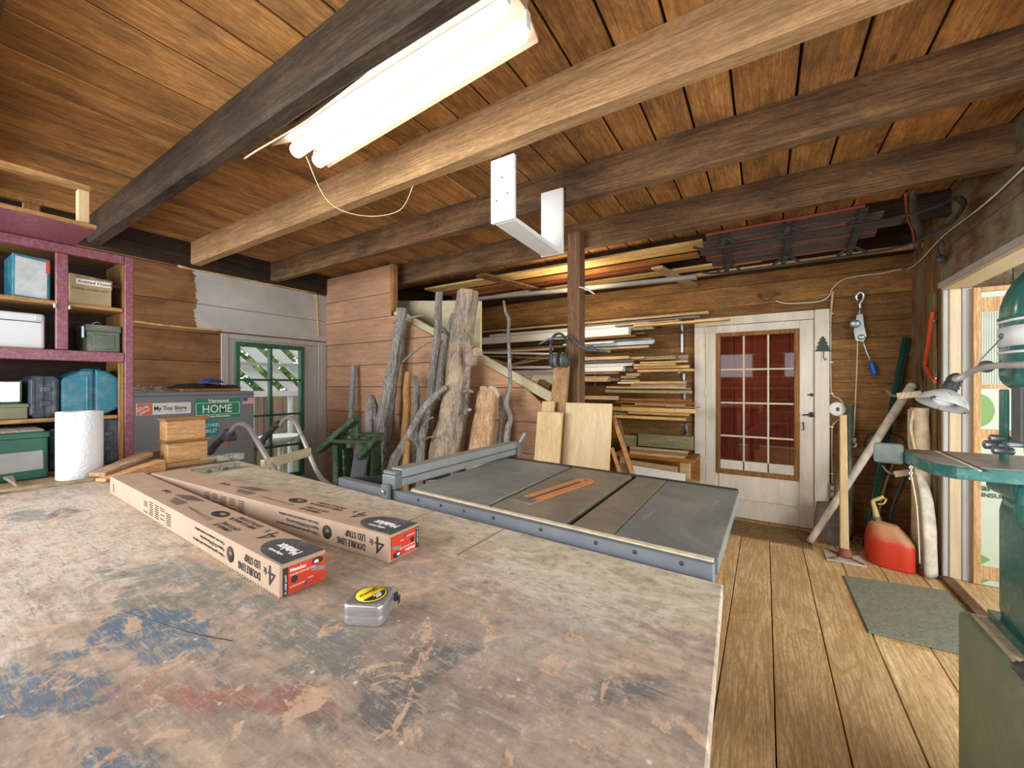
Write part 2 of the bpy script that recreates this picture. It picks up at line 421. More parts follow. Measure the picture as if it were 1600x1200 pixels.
# saw table cast iron: dull grey-green with rubbed streaks
t = NT('cast_iron_top'); co = t.coord(); n = t.noise(None, 3, 8, .7, 1.2); t.l(co, 'Object', n, 'Vector')
mp = t.mapping(co, 'Object', (30, 2, 1), (0, 0, .5)); n2 = t.noise(mp, 1.5, 6, .7, 1.0)
x = t.mix(t.ramp(n, 0, [(.35, 0), (.7, 1.0)]), lin('#6d7674'), lin('#93978f')); x = t.mix(t.ramp(n2, 0, [(.58, 0), (.75, .55)]), x, lin('#c2bfb2'))
t.setc(x); M['iron'] = t.done(.42, .35, .4)
t = NT('brown_steel_top'); co = t.coord(); n = t.noise(None, 4, 8, .7, 1.2); t.l(co, 'Object', n, 'Vector')
x = t.mix(t.ramp(n, 0, [(.35, 0), (.7, 1.0)]), lin('#736e64'), lin('#98917f')); t.setc(x); M['iron2'] = t.done(.42, .35, .4)

# left wall: brown boards with an area brushed grey-white (the brush stopped along a ragged line)
def leftwall():
    t = NT('left_wall_boards'); co = t.coord(); at = t.n('ShaderNodeAttribute', attribute_name='rnd')
    off = t.n('ShaderNodeVectorMath', operation='SCALE'); off.inputs[0].default_value = (13, 7, 17); t.l(at, 2, off, 3)
    add = t.n('ShaderNodeVectorMath', operation='ADD'); t.l(co, 'Object', add, 0); t.l(off, 0, add, 1)
    m = t.mapping(add, 0, (11, .9, 11)); n = t.noise(m, 2.2, 8, .62, .6)
    wd = t.ramp(n, 0, [(.3, lin('#70492b')), (.7, lin('#936a42'))])
    m4 = t.mapping(add, 0, (2.2, 1.3, 2.2)); n4 = t.noise(m4, 1.6, 7, .68, .5)
    x = t.mix(t.ramp(n4, 0, [(.45, 0), (.66, .7)]), wd, lin('#4f3220'))
    sep = t.n('ShaderNodeSeparateXYZ'); t.l(co, 'Object', sep, 0)
    mn = t.mapping(co, 'Object', (1, 5, 9)); nn = t.noise(mn, 2, 8, .75)
    yy = t.math('ADD', (sep, 1), t.math('MULTIPLY', nn, .16)); a = t.math('GREATER_THAN', yy, 1.555)
    b = t.math('GREATER_THAN', (sep, 2), 1.79); zz = t.math('ADD', (sep, 2), t.math('MULTIPLY', nn, .03)); c = t.math('LESS_THAN', zz, 2.325)
    msk = t.math('MULTIPLY', t.math('MULTIPLY', a, b), c)
    pn = t.noise(None, 3, 6); t.l(co, 'Object', pn, 'Vector')
    pc = t.ramp(pn, 0, [(.35, lin('#aca79e')), (.65, lin('#c0bcb4'))])
    x = t.mix(msk, x, pc); t.setc(x); t.bump(n, 0, .15, .004); return t.done(.75, 0, .25)
M['leftwall'] = leftwall()

# bench top: worn painted plywood, coordinates are the bench's own (origin = world 0,0)
def benchtop():
    t = NT('worn_painted_bench_top'); co = t.coord()
    mg = t.mapping(co, 'Object', (2.2, 16, 1), (0, 0, -.12)); g = t.noise(mg, 1.6, 10, .72, .8)
    mg2 = t.mapping(co, 'Object', (9, 60, 1), (0, 0, -.12)); g2 = t.noise(mg2, 1.6, 6, .7, .4)
    x = t.mix(t.ramp(g, 0, [(.35, 0), (.65, 1.0)]), lin('#938578'), lin('#bea893'))
    x = t.mix(t.ramp(g2, 0, [(.35, .25), (.6, 0)]), x, lin('#6a625c'))
    b0 = t.noise(None, 8.5, 9, .72, .5); t.l(co, 'Object', b0, 'Vector')
    b1 = t.noise(None, 12, 7, .7, .9); t.l(co, 'Object', b1, 'Vector')
    mpx = t.mapping(co, 'Object', (8, 15, 1), (0, 0, -.12)); b3 = t.noise(mpx, 1.6, 9, .7, .8)
    b4 = t.noise(mg2, 2.4, 9, .75, 1.2); b5 = t.noise(None, 42, 8, .8); t.l(co, 'Object', b5, 'Vector')
    def blob(cx, cy, rx, ry, rot=0):
        m = t.mapping(co, 'Object', (1, 1, 0), (0, 0, 0), (-cx - 1.2, -cy + .4, 0)); v = t.n('ShaderNodeVectorRotate'); v.rotation_type = 'Z_AXIS'; v.inputs['Angle'].default_value = -rot; t.l(m, 0, v, 0)
        m2 = t.mapping(v, 0, (1/rx, 1/ry, 0)); L = t.n('ShaderNodeVectorMath', operation='LENGTH'); t.l(m2, 0, L, 0)
        r = t.n('ShaderNodeMapRange'); r.inputs[1].default_value = 1.25; r.inputs[2].default_value = .1; t.l(L, 'Value', r, 0); return r
    def layer(x, blobs, col, nz, lo, hi, amt):
        acc = None
        for bl in blobs:
            r = blob(*bl); acc = r if acc is None else t.math('MAXIMUM', acc, r)
        s = t.math('MULTIPLY', acc, .42); s = t.math('ADD', s, nz)
        brk = t.ramp(b4, 0, [(.50, 1.0), (.58, .1)])
        return t.mix(t.math('MULTIPLY', t.ramp(s, 0, [(lo, 0), (hi, amt)]), brk), x, lin(col))
    # pale dust / whitewash on the far left and the far strip
    x = layer(x, [(-1.45, .26, .75, .3, 0), (-.35, .72, .35, .14, 0), (-1.9, .3, .5, .5, 0), (-1.2, .1, .5, .1, 0)], '#cbc3b3', b3, .66, .84, .85)
    x = layer(x, [(-.12, .82, .12, .2, 0), (-.3, .55, .28, .2, .3)], '#a9a59a', b1, .8, .9, .6)
    x = layer(x, [(-1.0, .33, .45, .12, .1), (-.62, .36, .3, .10, 0), (-1.9, .24, .2, .08, 0), (-.93, .25, .2, .1, 0)], '#65726e', b0, .755, .81, .72)
    x = layer(x, [(-.47, .44, .22, .12, .7), (-.62, .20, .3, .06, .45), (-.30, .40, .25, .10, .6)], '#726a64', b4, .62, .95, .75)
    x = layer(x, [(-.42, .42, .18, .05, .9), (-.15, .52, .17, .045, .6), (-.42, .36, .1, .12, .5), (-1.85, .3, .17, .06, 0), (-.48, .28, .12, .08, 0)], '#55595b', b0, .74, .84, .75)
    x = layer(x, [(-.80, .24, .26, .10, .25), (-.78, .11, .2, .12, .2), (-.60, .12, .2, .06, .2)], '#4d6a80', b0, .78, .83, .8)
    x = layer(x, [(-.60, .225, .22, .04, .45), (-.50, .28, .12, .04, .5), (-1.1, .05, .06, .03, 0)], '#a0675a', b3, .68, .88, .65)
    # chipped spots that show bare tan wood
    b2 = t.noise(None, 14, 8, .7, .6); t.l(co, 'Object', b2, 'Vector')
    x = t.mix(t.ramp(b2, 0, [(.59, 0), (.60, .8)]), x, lin('#c6a68b'))
    vo = t.n('ShaderNodeTexVoronoi'); vo.inputs['Scale'].default_value = 24; t.l(co, 'Object', vo, 'Vector')
    x = t.mix(t.ramp(vo, 0, [(.05, .8), (.09, 0)]), x, lin('#d8d2c6'))
    # far strip beyond the plywood sheet: pale dusty boards
    sep = t.n('ShaderNodeSeparateXYZ'); t.l(co, 'Object', sep, 0)
    f = t.math('ADD', t.math('ADD', (sep, 1), t.math('MULTIPLY', (sep, 0), .02)), t.math('MULTIPLY', b3, .12))
    x = t.mix(t.ramp(f, 0, [(.375, 0), (.455, .8)]), x, t.mix(t.ramp(b3, 0, [(.4, 0), (.6, 1.0)]), lin('#a69b84'), lin('#cfc5ad')))
    x = t.mix(t.ramp(b5, 0, [(.36, .45), (.48, 0)]), x, lin('#5a544e')); x = t.mix(t.ramp(b5, 0, [(.54, 0), (.68, .45)]), x, lin('#d9d2c4'))
    t.setc(x); t.bump(b5, 0, .15, .002); return t.done(.6, 0, .35)
M['bench'] = benchtop()
M['strip_paint'] = wood('flaking_cream_strip', '#c4bb98', '#8d8468', 'Y', stain='#5e4a34', stain_amt=.8, sscale=7, vary=.1)

# ------------------------------------------------------------------ the setting
ZJ, ZC = 2.35, 2.54          # joist undersides, ceiling boards
XL, YB, YP, XR = -4.26, 4.43, 2.72, 1.0
# floor
m = MB(); xs = [-4.3 + .215 * i for i in range(19)] + [-.168, .034, .253, .473, .69, .90, 1.02]
xs = sorted(x for x in xs if x < -.3 or x >= -.17)
for i in range(len(xs) - 1):
    a, b = xs[i] + .0025, xs[i+1] - .0025
    cuts = [-1.0, 4.45]
    if abs(xs[i] - .034) < .01: cuts = [-1.0, 2.62, 4.45]
    elif xs[i] > .46: cuts = [-1.0, 1.9 + .3 * (i % 2), 2.72, 4.45]
    elif i % 3 == 0: cuts = [-1.0, R.uniform(.5, 3), 4.45]
    for k in range(len(cuts) - 1):
        m.box((a, cuts[k] + .002, -.03), (b, cuts[k+1] - .002, R.uniform(-.002, 0)), bev=.002)
fl = m.build('floor', M['floor'], base=(0, 0, 0)); tag(fl, kind='structure')
m = MB(); m.box((-4.4, -1.1, -.05), (1.02, 4.5, -.031))
m.build('subfloor', M['darkbeam'], fl)
m = MB()
for i in range(6): m.box((1.05 + .2*i, 1.2, -.03), (1.247 + .2*i, 3.9, .02), bev=.002)
tag(m.build('floor', M['floor'], base=(0, 0, 0)), kind='structure')
m = MB(); m.box((.985, 1.2, 0), (1.05, 3.78, .026), bev=.006)
tag(m.build('trim_1', M['post'], base=(1, 2.5, 0)), kind='structure')
# ceiling boards
m = MB(); x = -4.3
while x < 2.3:
    w = R.uniform(.17, .27)
    m.box((x + .0055, -1.0, ZC), (x + w - .0055, 4.5, ZC + .02), bev=.003); x += w
ce = m.build('ceiling', M['ceil'], base=(0, 0, 0)); tag(ce, kind='structure')
MB().box((-4.4, -1.1, ZC + .021), (2.3, 4.5, ZC + .04)).build('upper_boards', M['darkbeam'], ce)
# joists (rough sawn timbers spanning left to right)
def joist(y0, y1, z0, mat, seed):
    m = MB(); n = 60; co, fa = [], []
    for i in range(n + 1):
        x = -4.3 + 6.5 * i / n
        e = lambda k: noise.noise(V((x * 1.7, k * 3.1, seed))) * .006
        co += [(x, y0 + e(1), z0 + .010 + e(2)), (x, y0 + .010 + e(1), z0 + e(2)), (x, y1 - .010 + e(3), z0 + e(4)), (x, y1 + e(3), z0 + .010 + e(4)), (x, y1, ZC - .001), (x, y0, ZC - .001)]
    for i in range(n):
        for k in range(6):
            k2 = (k+1) % 6; fa.append((i*6+k, i*6+k2, (i+1)*6+k2, (i+1)*6+k))
    fa += [tuple(range(6)), tuple(n*6+k for k in range(6))]
    m.mesh(co, fa, rnd=seed * .13 % 1)
    return m.build('joist', M[mat], ce)
joist(.805, .881, ZJ, 'joist_dark', 1); joist(1.435, 1.518, ZJ, 'joist_light', 2)
joist(2.10, 2.18, ZJ, 'joist', 3); joist(2.86, 2.94, ZJ - .01, 'joist', 4); joist(3.62, 3.70, ZJ + .03, 'joist_dark', 5)
joist(.10, .18, ZJ, 'joist', 6); joist(-.62, -.54, ZJ, 'joist', 7)
MB().box((-4.26, -1, 2.322), (-4.238, 2.73, 2.43), bev=.002).box((-4.26, -1, 2.432), (-4.238, 2.73, ZC - .001), bev=.002).build('wall_plate', M['darkbeam'], ce)
MB().box((-4.3, 4.20, 2.35), (1.02, 4.43, ZC - .001), bev=.006).build('wall_plate', M['darkbeamx'], ce)
# left wall with its doorway
zr = [0, .24, .5, .74, .985, 1.24, 1.5, 1.755, 2.015, 2.31, 2.54]
DY0, DY1, DZ = 1.671, 2.715, 1.775
m = MB()
for i in range(len(zr) - 1):
    a, b = zr[i] + .002, zr[i+1] - .002
    r = R.random()
    if b <= 1.76: m.box((XL - .03, -1, a), (XL, DY0, b), bev=.002, rnd=r)
    elif a < DZ: m.box((XL - .03, -1, a), (XL, DY0, b), bev=.002, rnd=r); m.box((XL - .03, DY0, DZ + .002), (XL, 2.75, b), bev=.002, rnd=r)
    else: m.box((XL - .03, -1, a), (XL, 2.75, b), bev=.002, rnd=r)
wl = m.build('wall_left', M['leftwall'], base=(0, 0, 0)); tag(wl, kind='structure')
MB().box((XL - .06, -1, 0), (XL - .031, DY0, 2.54)).box((XL - .06, DY0, DZ), (XL - .031, 2.76, 2.54)).build('sheathing', M['darkbeam'], wl)
# expanding-foam beads along the seams of the left wall
def bead(p, q, name='foam_bead'):
    n = 34; pts, rr = [], []
    for i in range(n + 1):
        c = V(p).lerp(V(q), i / n); c.z += noise.noise(c * 6) * .008; pts.append(c); rr.append(.006 + abs(noise.noise(c * 19)) * .012)
    return MB().tube(pts, rr, 8, .3, (10, 20)).build(name, M['foam'], wl)
M['foam'] = plain('yellowed_foam', '#c7a766', .9, scale=40, bump=.4)
bead((XL + .004, 1.35, 2.312), (XL + .004, 2.60, 2.325)); bead((XL + .004, .75, 1.80), (XL + .004, 1.66, 1.79)); bead((XL + .004, 2.60, 2.31), (XL + .004, 2.63, 1.83))
# old door with a green sash in the left wall
d1 = struct('door_1', (XL, 2.2, 0))
m = MB(); m.box((XL - .05, DY0, 0), (XL + .012, DY0 + .06, DZ), bev=.004); m.box((XL - .05, 2.62, 0), (XL + .012, DY1, DZ), bev=.004); m.box((XL - .05, DY0 + .06, DZ - .05), (XL + .010, 2.62, DZ), bev=.004)
m.build('door_frame', M['grey_white'], d1)
SY0, SY1, SZ0, SZ1 = 1.785, 2.459, .31, 1.706
m = MB(); X0, X1 = XL - .035, XL + .004
m.box((X0, DY0 + .062, .01), (X1, SY0, DZ - .052), bev=.003); m.box((X0, SY1, .01), (X1, 2.618, DZ - .052), bev=.003)
m.box((X0, SY0, SZ1), (X1, SY1, DZ - .052), bev=.003); m.box((X0, SY0, .01), (X1, SY1, SZ0), bev=.003)
m.box((X0, 2.618, .01), (X1 - .006, 2.622, DZ - .06))
m.build('door_leaf', M['grey_white'], d1)
m = MB(); f = .042
m.box((X0 - .01, SY0, SZ0), (X1 + .012, SY0 + f, SZ1), bev=.004); m.box((X0 - .01, SY1 - f, SZ0), (X1 + .012, SY1, SZ1), bev=.004)
m.box((X0 - .01, SY0 + f, SZ1 - f), (X1 + .012, SY1 - f, SZ1), bev=.004); m.box((X0 - .01, SY0 + f, SZ0), (X1 + .012, SY1 - f, SZ0 + f), bev=.004)
m.box((X0, 2.097, SZ0 + f), (X1 + .01, 2.125, SZ1 - f), bev=.004)
for z in (1.341, .982, .655): m.box((X0, SY0 + f, z - .011), (X1 + .010, SY1 - f, z + .011), bev=.004)
m.build('sash', M['sashgreen'], d1)
M['glass'] = glass('window_glass', refl=.02); M['glass2'] = glass('door_glass', '#e9e2e2', refl=.04, rough=.03)
MB().box((XL - .012, SY0 + f, SZ0 + f), (XL - .010, SY1 - f, SZ1 - f)).build('pane', M['glass'], d1)
m = MB(); z = .02
for h in (.26, .33, .22, .35, .19, .38):
    if z + h > 1.80: h = 1.80 - z
    m.box((XL + .001, 2.655, z), (XL + .016, YP - .006, z + h - .004), bev=.002); z += h
tag(m.build('trim_2', M['grey_white'], base=(XL, 2.68, 0)), kind='structure')
# partition beside the old door (boards), cut away above the stairs
m = MB(); zp = [0, .24, .49, .75, 1.0, 1.27, 1.5, 1.74, 1.985, 2.22, 2.52]
xa = PY(612, 470, YP).x; top_r = PY(640, 470, YP)
def stair_z(x):   # lower edge of the stringer
    a, b = PY(613, 490, YP), PY(862, 630, YP); return a.z + (b.z - a.z) * (x - a.x) / (b.x - a.x)
XP2 = PY(880, 640, YP).x
for i in range(len(zp) - 1):
    a, b = zp[i] + .0025, zp[i+1] - .0025; r = R.random()
    if a > 1.80:
        m.box((XL, YP, a), (xa - .01, YP + .02, min(b, 2.50)), bev=.0015, rnd=r)
    else:
        za, zb = stair_z(xa), stair_z(XP2); inv = lambda z: xa + (z - za) / (zb - za) * (XP2 - xa)
        xt, xb = max(min(inv(b), XP2), xa), max(min(inv(a), XP2), xa)
        poly = [(XL, YP, a), (xb, YP, a), (xt, YP, b), (XL, YP, b)]
        if b < zb: poly = [(XL, YP, a), (XP2, YP, a), (XP2, YP, b), (XL, YP, b)]
        m.prism(poly, (0, .02, 0), bev=.0015, rnd=r)
wp = m.build('wall_middle', M['partition'], base=(0, 0, 0)); tag(wp, kind='structure')
MB().box((xa - .01, YP - .012, stair_z(xa) + .02), (xa + .035, YP + .05, 2.50), bev=.004).build('edge_strip', M['orange_z'], wp)
# stringer of the stairs and the pale soffit behind it
m = MB(); a, b = PY(614, 491, YP + .03), PY(868, 634, YP + .03); n = (b - a).normalized(); up = V((-n.z, 0, n.x)); up = up if up.z > 0 else -up
m.prism([a, b, b + up * .075, a + up * .075], (0, .03, 0), bev=.004)
tag(m.build('trim_3', M['cream'], base=a), kind='structure')
c0 = PY(616, 474, 2.80); 
m = MB(); m.prism([PY(600, 470, 3.0), PY(600, 480, 3.0), PY(750, 562, 3.0), PY(750, 470, 3.0)], (0, .03, 0))
tag(m.build('trim_4', M['cream'], base=c0), kind='structure')
# back wall with its doorway
BX0, BX1, BZ = PY(1085, 600, 4.40).x, PY(1296, 600, 4.40).x, 1.955
BO0, BO1 = PY(1102, 600, 4.40).x, PY(1272, 600, 4.40).x
zb = [0, .22, .45, .68, .91, 1.10, 1.31, 1.515, 1.69, 1.83, 2.05, 2.25, 2.54]
m = MB()
for i in range(len(zb) - 1):
    a, b = zb[i] + .0015, zb[i+1] - .0015; r = R.random()
    if a < BZ - .1:
        m.box((-4.3, YB, a), (BO0, YB + .025, min(b, 9)), bev=.002, rnd=r); m.box((BO1, YB, a), (XR + .05, YB + .025, b), bev=.002, rnd=r)
        if b > BZ: m.box((BO0, YB, BZ - .06), (BO1, YB + .025, b), bev=.002, rnd=r)
    else: m.box((-4.3, YB, a), (XR + .05, YB + .025, b), bev=.002, rnd=r)
wb = m.build('wall_back', M['backwall'], base=(0, 0, 0)); tag(wb, kind='structure')
MB().box((-4.4, YB + .026, 0), (BO0, YB + .05, 2.54)).box((BO1, YB + .026, 0), (XR + .1, YB + .05, 2.54)).box((BO0, YB + .026, BZ - .05), (BO1, YB + .05, 2.54)).build('sheathing', M['darkbeam'], wb)
MB().box((XL - .03, YP + .02, 0), (XL, YB, 2.54)).build('side_boards', M['darkbeam'], wb)
# back door
d2 = struct('door_2', ((BX0 + BX1) / 2, 4.40, 0))
m = MB(); m.box((BX0, 4.395, 0), (BO0 - .002, YB - .001, BZ - .08), bev=.004); m.box((BO1 + .002, 4.385, 0), (BX1, YB - .001, BZ), bev=.004); m.box((BX0, 4.395, BZ - .078), (BO1, YB - .001, BZ), bev=.004)
m.build('door_casing', M['door_white'], d2)
def bp(u, v): return PY(u, v, 4.405)
gx0, gx1, gz0, gz1 = bp(1119, 600).x, bp(1249, 600).x, bp(1249, 752).z, bp(1119, 521).z
m = MB(); y0, y1 = 4.405, 4.44
m.box((BO0, y0, .015), (gx0, y1, BZ - .082), bev=.003); m.box((gx1, y0, .015), (BO1, y1, BZ - .082), bev=.003)
m.box((gx0, y0, gz1), (gx1, y1, BZ - .082), bev=.003); m.box((gx0, y0, .56), (gx1, y1, gz0), bev=.003); m.box((gx0, y0, .015), (gx1, y1, .17), bev=.003)
m.box((gx0, y0 + .014, .17), (gx1, y1, .56))
m.box((gx0 + .02, y0 + .006, .19), (gx1 - .02, y0 + .018, .54), bev=.005)
m.build('door_leaf', M['door_white'], d2)
m = MB(); f = .038
m.box((gx0, y0 - .012, gz0), (gx0 + f, y1, gz1), bev=.004); m.box((gx1 - f, y0 - .012, gz0), (gx1, y1, gz1), bev=.004)
m.box((gx0 + f, y0 - .012, gz1 - f), (gx1 - f, y1, gz1), bev=.004); m.box((gx0 + f, y0 - .012, gz0), (gx1 - f, y1, gz0 + f + .01), bev=.004)
m.build('sash', M['brownsash'], d2)
m = MB(); ix0, ix1, iz0, iz1 = gx0 + f, gx1 - f, gz0 + f + .01, gz1 - f
for k in (1, 2): m.box((ix0 + (ix1-ix0)*k/3 - .008, y0, iz0), (ix0 + (ix1-ix0)*k/3 + .008, y1 - .004, iz1), bev=.003)
for k in (1, 2, 3): m.box((ix0, y0 + .001, iz0 + (iz1-iz0)*k/4 - .008), (ix1, y1 - .005, iz0 + (iz1-iz0)*k/4 + .008), bev=.003)
m.build('glazing_bars', M['cream'], d2)
MB().box((ix0, y0 + .015, iz0), (ix1, y0 + .018, iz1)).build('pane', M['glass2'], d2)
# latch, bolt, handle, hinges
m = MB(); lx = bp(1264, 600).x
p = bp(1268, 648); m.box((p.x - .018, y0 - .010, p.z - .022), (p.x + .018, y0, p.z + .022), bev=.003); m.cyl((p.x - .005, y0 - .01, p.z), (p.x - .005, y0 - .045, p.z), .007, 10)
m.tube([(p.x - .005, y0 - .045, p.z), (p.x - .05, y0 - .045, p.z + .001), (p.x - .065, y0 - .04, p.z - .006)], .006, 8, sub=3)
m.build('latch', M['darkmetal'], d2)
p = bp(1268, 617); m = MB(); m.box((p.x - .03, y0 - .006, p.z - .005), (p.x + .03, y0, p.z + .005), bev=.002).box((p.x - .008, y0 - .012, p.z - .014), (p.x + .008, y0, p.z + .014), bev=.002); m.build('bolt', M['darkmetal'], d2)
p = bp(1255, 666); MB().tube([(p.x, y0, p.z + .035), (p.x - .002, y0 - .03, p.z + .025), (p.x, y0 - .032, p.z - .02), (p.x, y0, p.z - .035)], .005, 8, sub=4).build('pull_handle', M['darkmetal'], d2)
for v in (515, 612, 720):
    p = bp(1101, v); m = MB(); m.cyl((p.x, y0 - .006, p.z - .035), (p.x, y0 - .006, p.z + .035), .006, 8).box((p.x - .02, y0 - .003, p.z - .025), (p.x + .022, y0, p.z + .025), bev=.001); m.build('hinge', M['door_white'], d2)
# the red boarded door seen through the glass
m = MB(); x = BO0 - .25
M['redboards'] = wood('red_boards', '#b8553c', '#96412c', 'Z', vary=.12, fine=.5)
while x < BO1 + .3:
    m.box((x + .002, 4.80, 0), (x + .158, 4.83, 2.2), bev=.005); x += .16
m.box((BO0 - .3, 4.831, 0), (BO1 + .4, 4.84, 2.2))
d3 = m.build('door_3', M['redboards'], base=(0, 4.8, 0)); tag(d3, kind='structure')
m = MB(); a, b = bp(1125, 745), bp(1250, 670)
m.bar((a.x - .02, 4.78, .62), (b.x + .10, 4.78, 1.12), .10, .03, up=(0, 1, 0)); m.box((BO0 - .2, 4.77, 1.30), (BO1 + .3, 4.797, 1.42)); m.box((BO0 - .2, 4.77, .35), (BO1 + .3, 4.797, .47))
m.build('brace', M['redboards'], d3)
MB().box((BO0 - .3, YB + .05, -.03), (BO1 + .4, 4.9, 0)).build('sill', M['darkbeamx'], d3)
# right wall: corner strip, header over the wide opening, jambs
m = MB(); y = 3.80
while y < YB - .02:
    w = min(R.uniform(.13, .2), YB - y); m.box((XR, y + .0015, 0), (XR + .03, y + w - .0015, 1.97 if y < 3.8 else ZC), bev=.002); y += w
wr = m.build('wall_right', M['rightwall'], base=(XR, 4, 0)); tag(wr, kind='structure')
m = MB(); z = 1.985
for h in (.2, .2, .16): m.box((XR, -1, z), (XR + .03, 3.80, min(z + h - .003, ZC)), bev=.002); z += h
M['rw2'] = wood('upper_right_boards', '#7a5430', '#50341c', 'Y', stain='#a3a890', stain_amt=.55, vary=.1, sscale=.7)
m.build('upper_boards', M['rw2'], wr)
m = MB(); m.box((XR - .008, -1, 1.945), (XR, 3.83, 1.982), bev=.002)
tag(m.build('trim_5', M['grey_white'], base=(XR, 1.5, 1.93)), kind='structure')
m = MB(); m.box((XR, -1, 1.925), (XR + .13, 3.80, 1.95), bev=.003)
M['soffit'] = wood('pale_soffit', '#d9c6a2', '#c9b088', 'Y', vary=.05, fine=.3); tag(m.build('trim_6', M['soffit'], base=(XR, 1.5, 1.925)), kind='structure')
m = MB(); m.box((XR + .002, 3.772, .02), (XR + .028, 3.80, 1.925), bev=.003)
tag(m.build('trim_7', M['grey_white'], base=(XR, 3.78, 0)), kind='structure')
M['cream_z'] = wood('cream_upright', '#d8c5a2', '#c6b18c', 'Z', fine=.3, vary=.03, stain='#a39274', stain_amt=.3)
m = MB(); m.box((XR + .030, 3.765, .02), (XR + .085, 3.79, 1.925), bev=.003)
tag(m.build('trim_8', M['cream_z'], base=(XR + .05, 3.78, 0)), kind='structure')
m = MB(); m.box((XR + .087, 3.76, .02), (XR + .135, 3.79, 1.925), bev=.003)
tag(m.build('trim_9', M['grey_white'], base=(XR + .11, 3.78, 0)), kind='structure')
M['greenpost'] = wood('green_stained_board', '#8d6c40', '#6b4c28', 'Z', stain='#6d7a4a', stain_amt=.8, vary=.02, sscale=.6)
MB().box((XR - .02, 3.865, 0), (XR - .001, 3.96, 1.93), bev=.003).build('corner_board', M['greenpost'], wr)
m = MB()
for i in range(6): m.box((XR + .14 + .2*i, 3.86, .02), (XR + .337 + .2*i, 3.89, 2.5), bev=.003)
tag(m.build('wall_annex', M['rw2'], base=(1.7, 3.87, 0)), kind='structure')
# rear wall behind the camera: boards with two windows beside a stretch left open for light
m = MB(); wins = [(-.5, -.22, 1.45, 1.85), (.35, .6, 1.45, 1.85)]; z = 0
while z < 2.5:
    a, b = z + .002, min(z + .24, 2.54); z += .242
    segs = [(-1.0, 1.05)]
    for (p, q, w0, w1) in wins:
        if b > w0 and a < w1: segs = [t2 for (c, d) in segs for t2 in ((c, p), (q, d)) if (p > c and q < d)] if any(p > c and q < d for c, d in segs) else segs
    r = R.random()
    for (c, d) in sorted(set(segs)): m.box((c, -1.08, a), (d, -1.05, b), bev=.002, rnd=r)
tag(m.build('wall_rear', M['backwall'], base=(0, -1.05, 0)), kind='structure')
m = MB().box((1.13, .9, 2.5), (2.5, 3.9, 2.52)); tag(m.build('ceiling_annex', M['rw2'], base=(1.7, 2.5, 2.5)), kind='structure')
# porch outside the green sash
po = thing('porch_roof', (-5.6, 2.6, 0), 'weathered white rafters of a lean-to roof outside the green-framed glass', 'roof')
for i in range(11):
    y = .7 + i * .31
    MB().bar((-5.7, y, 2.65), (-5.7, y + 1.55, 1.18), .06, .11, up=(0, 0, 1)).build('rafter', M['white_paint'], po)
MB().bar((-5.66, 1.2, 1.17), (-5.66, 4.6, 1.17), .07, .075).build('beam', M['white_paint'], po)
for y in (2.05, 2.55, 3.05, 3.6): MB().box((-5.7, y, 0), (-5.64, y + .045, 1.135), bev=.003).build('porch_post', M['white_paint'], po)
for z in (1.55, 2.0): MB().bar((-5.62, 1.0, z), (-5.62, 4.0, z + .02), .03, .045).build('batten', M['grey_white'], po)
m = MB(); y = 1.2
M['oldred'] = wood('weathered_red_boards', '#c4aa98', '#9a7866', 'Z', vary=.35)
while y < 5.2: m.box((-6.2, y, 0), (-6.17, y + .13, 1.12), bev=.003); y += .136
tag(m.build('boarded_fence', M['oldred']), 'weathered reddish vertical boards below the lean-to rafters, outside the window', 'wall')
m = MB(); m.lathe([(0, .60), (.22, .60), (.24, .62), (.24, .66), (.235, .665), (0, .665)], (-5.05, 2.62, 0), seg=28).cyl((-5.05, 2.62, .02), (-5.05, 2.62, .6), .03, 12).lathe([(0, 0), (.17, 0), (.17, .02), (0, .03)], (-5.05, 2.62, 0), seg=24)
tag(m.build('round_table', M['white_paint']), 'round white garden table outside the window, behind the chrome handlebars', 'table')
m = MB(); m.box((-4.95, 1.98, .70), (-4.75, 2.16, 1.02), bev=.04, seg=3)
tag(m.build('white_tank', M['white_paint'], base=(-4.85, 2.07, 0)), 'white rounded plastic tank just outside the window', 'tank')
tag(MB().box((-4.98, 1.92, 0), (-4.7, 2.2, .698), bev=.01).build('wooden_crate', M['oldred']), 'weathered wooden crate under the white plastic tank outside', 'crate')
ou = MB(); ou.box((-9, -1, -.06), (-4.4, 8, -.03)); M['lawn'] = plain('lawn', '#6f8a4c', .95, scale=20, var=.3); tag(ou.build('lawn', M['lawn'], base=(-7, 3, -.06)), kind='structure')
M['leaf'] = plain('leaves', '#7fa35c', .7, scale=2.2, var=.45)
def shrub(x, y, z, r, n, lab):
    m = MB(); rr = random.Random(int(x * 100 + y * 10))
    for i in range(n):
        d = V((rr.gauss(0, 1), rr.gauss(0, 1), rr.gauss(0, 1))).normalized() * r * rr.uniform(.55, 1) ; c = V((x, y, z)) + V((d.x, d.y * 1.2, d.z))
        a = V((rr.gauss(0,1), rr.gauss(0,1), rr.gauss(0,1))).normalized() * .09; b = a.orthogonal().normalized() * .05
        m.mesh([c - a, c + b, c + a, c - b], [(0, 1, 2, 3)], rnd=.5)
    t_ = thing('shrub', (x, y, 0), lab, 'shrub')
    m.build('foliage', M['leaf'], t_); MB().tube([(x, y, -.03), (x + .05, y, z)], [.07, .04], 8).build('stem', M['bark'], t_)
shrub(-7.6, 2.8, 1.6, 1.25, 2600, 'leafy green bush outside, seen through the left column of panes')
shrub(-7.9, 6.0, 1.5, 1.35, 2600, 'leafy green bush outside, seen through the right column of panes')

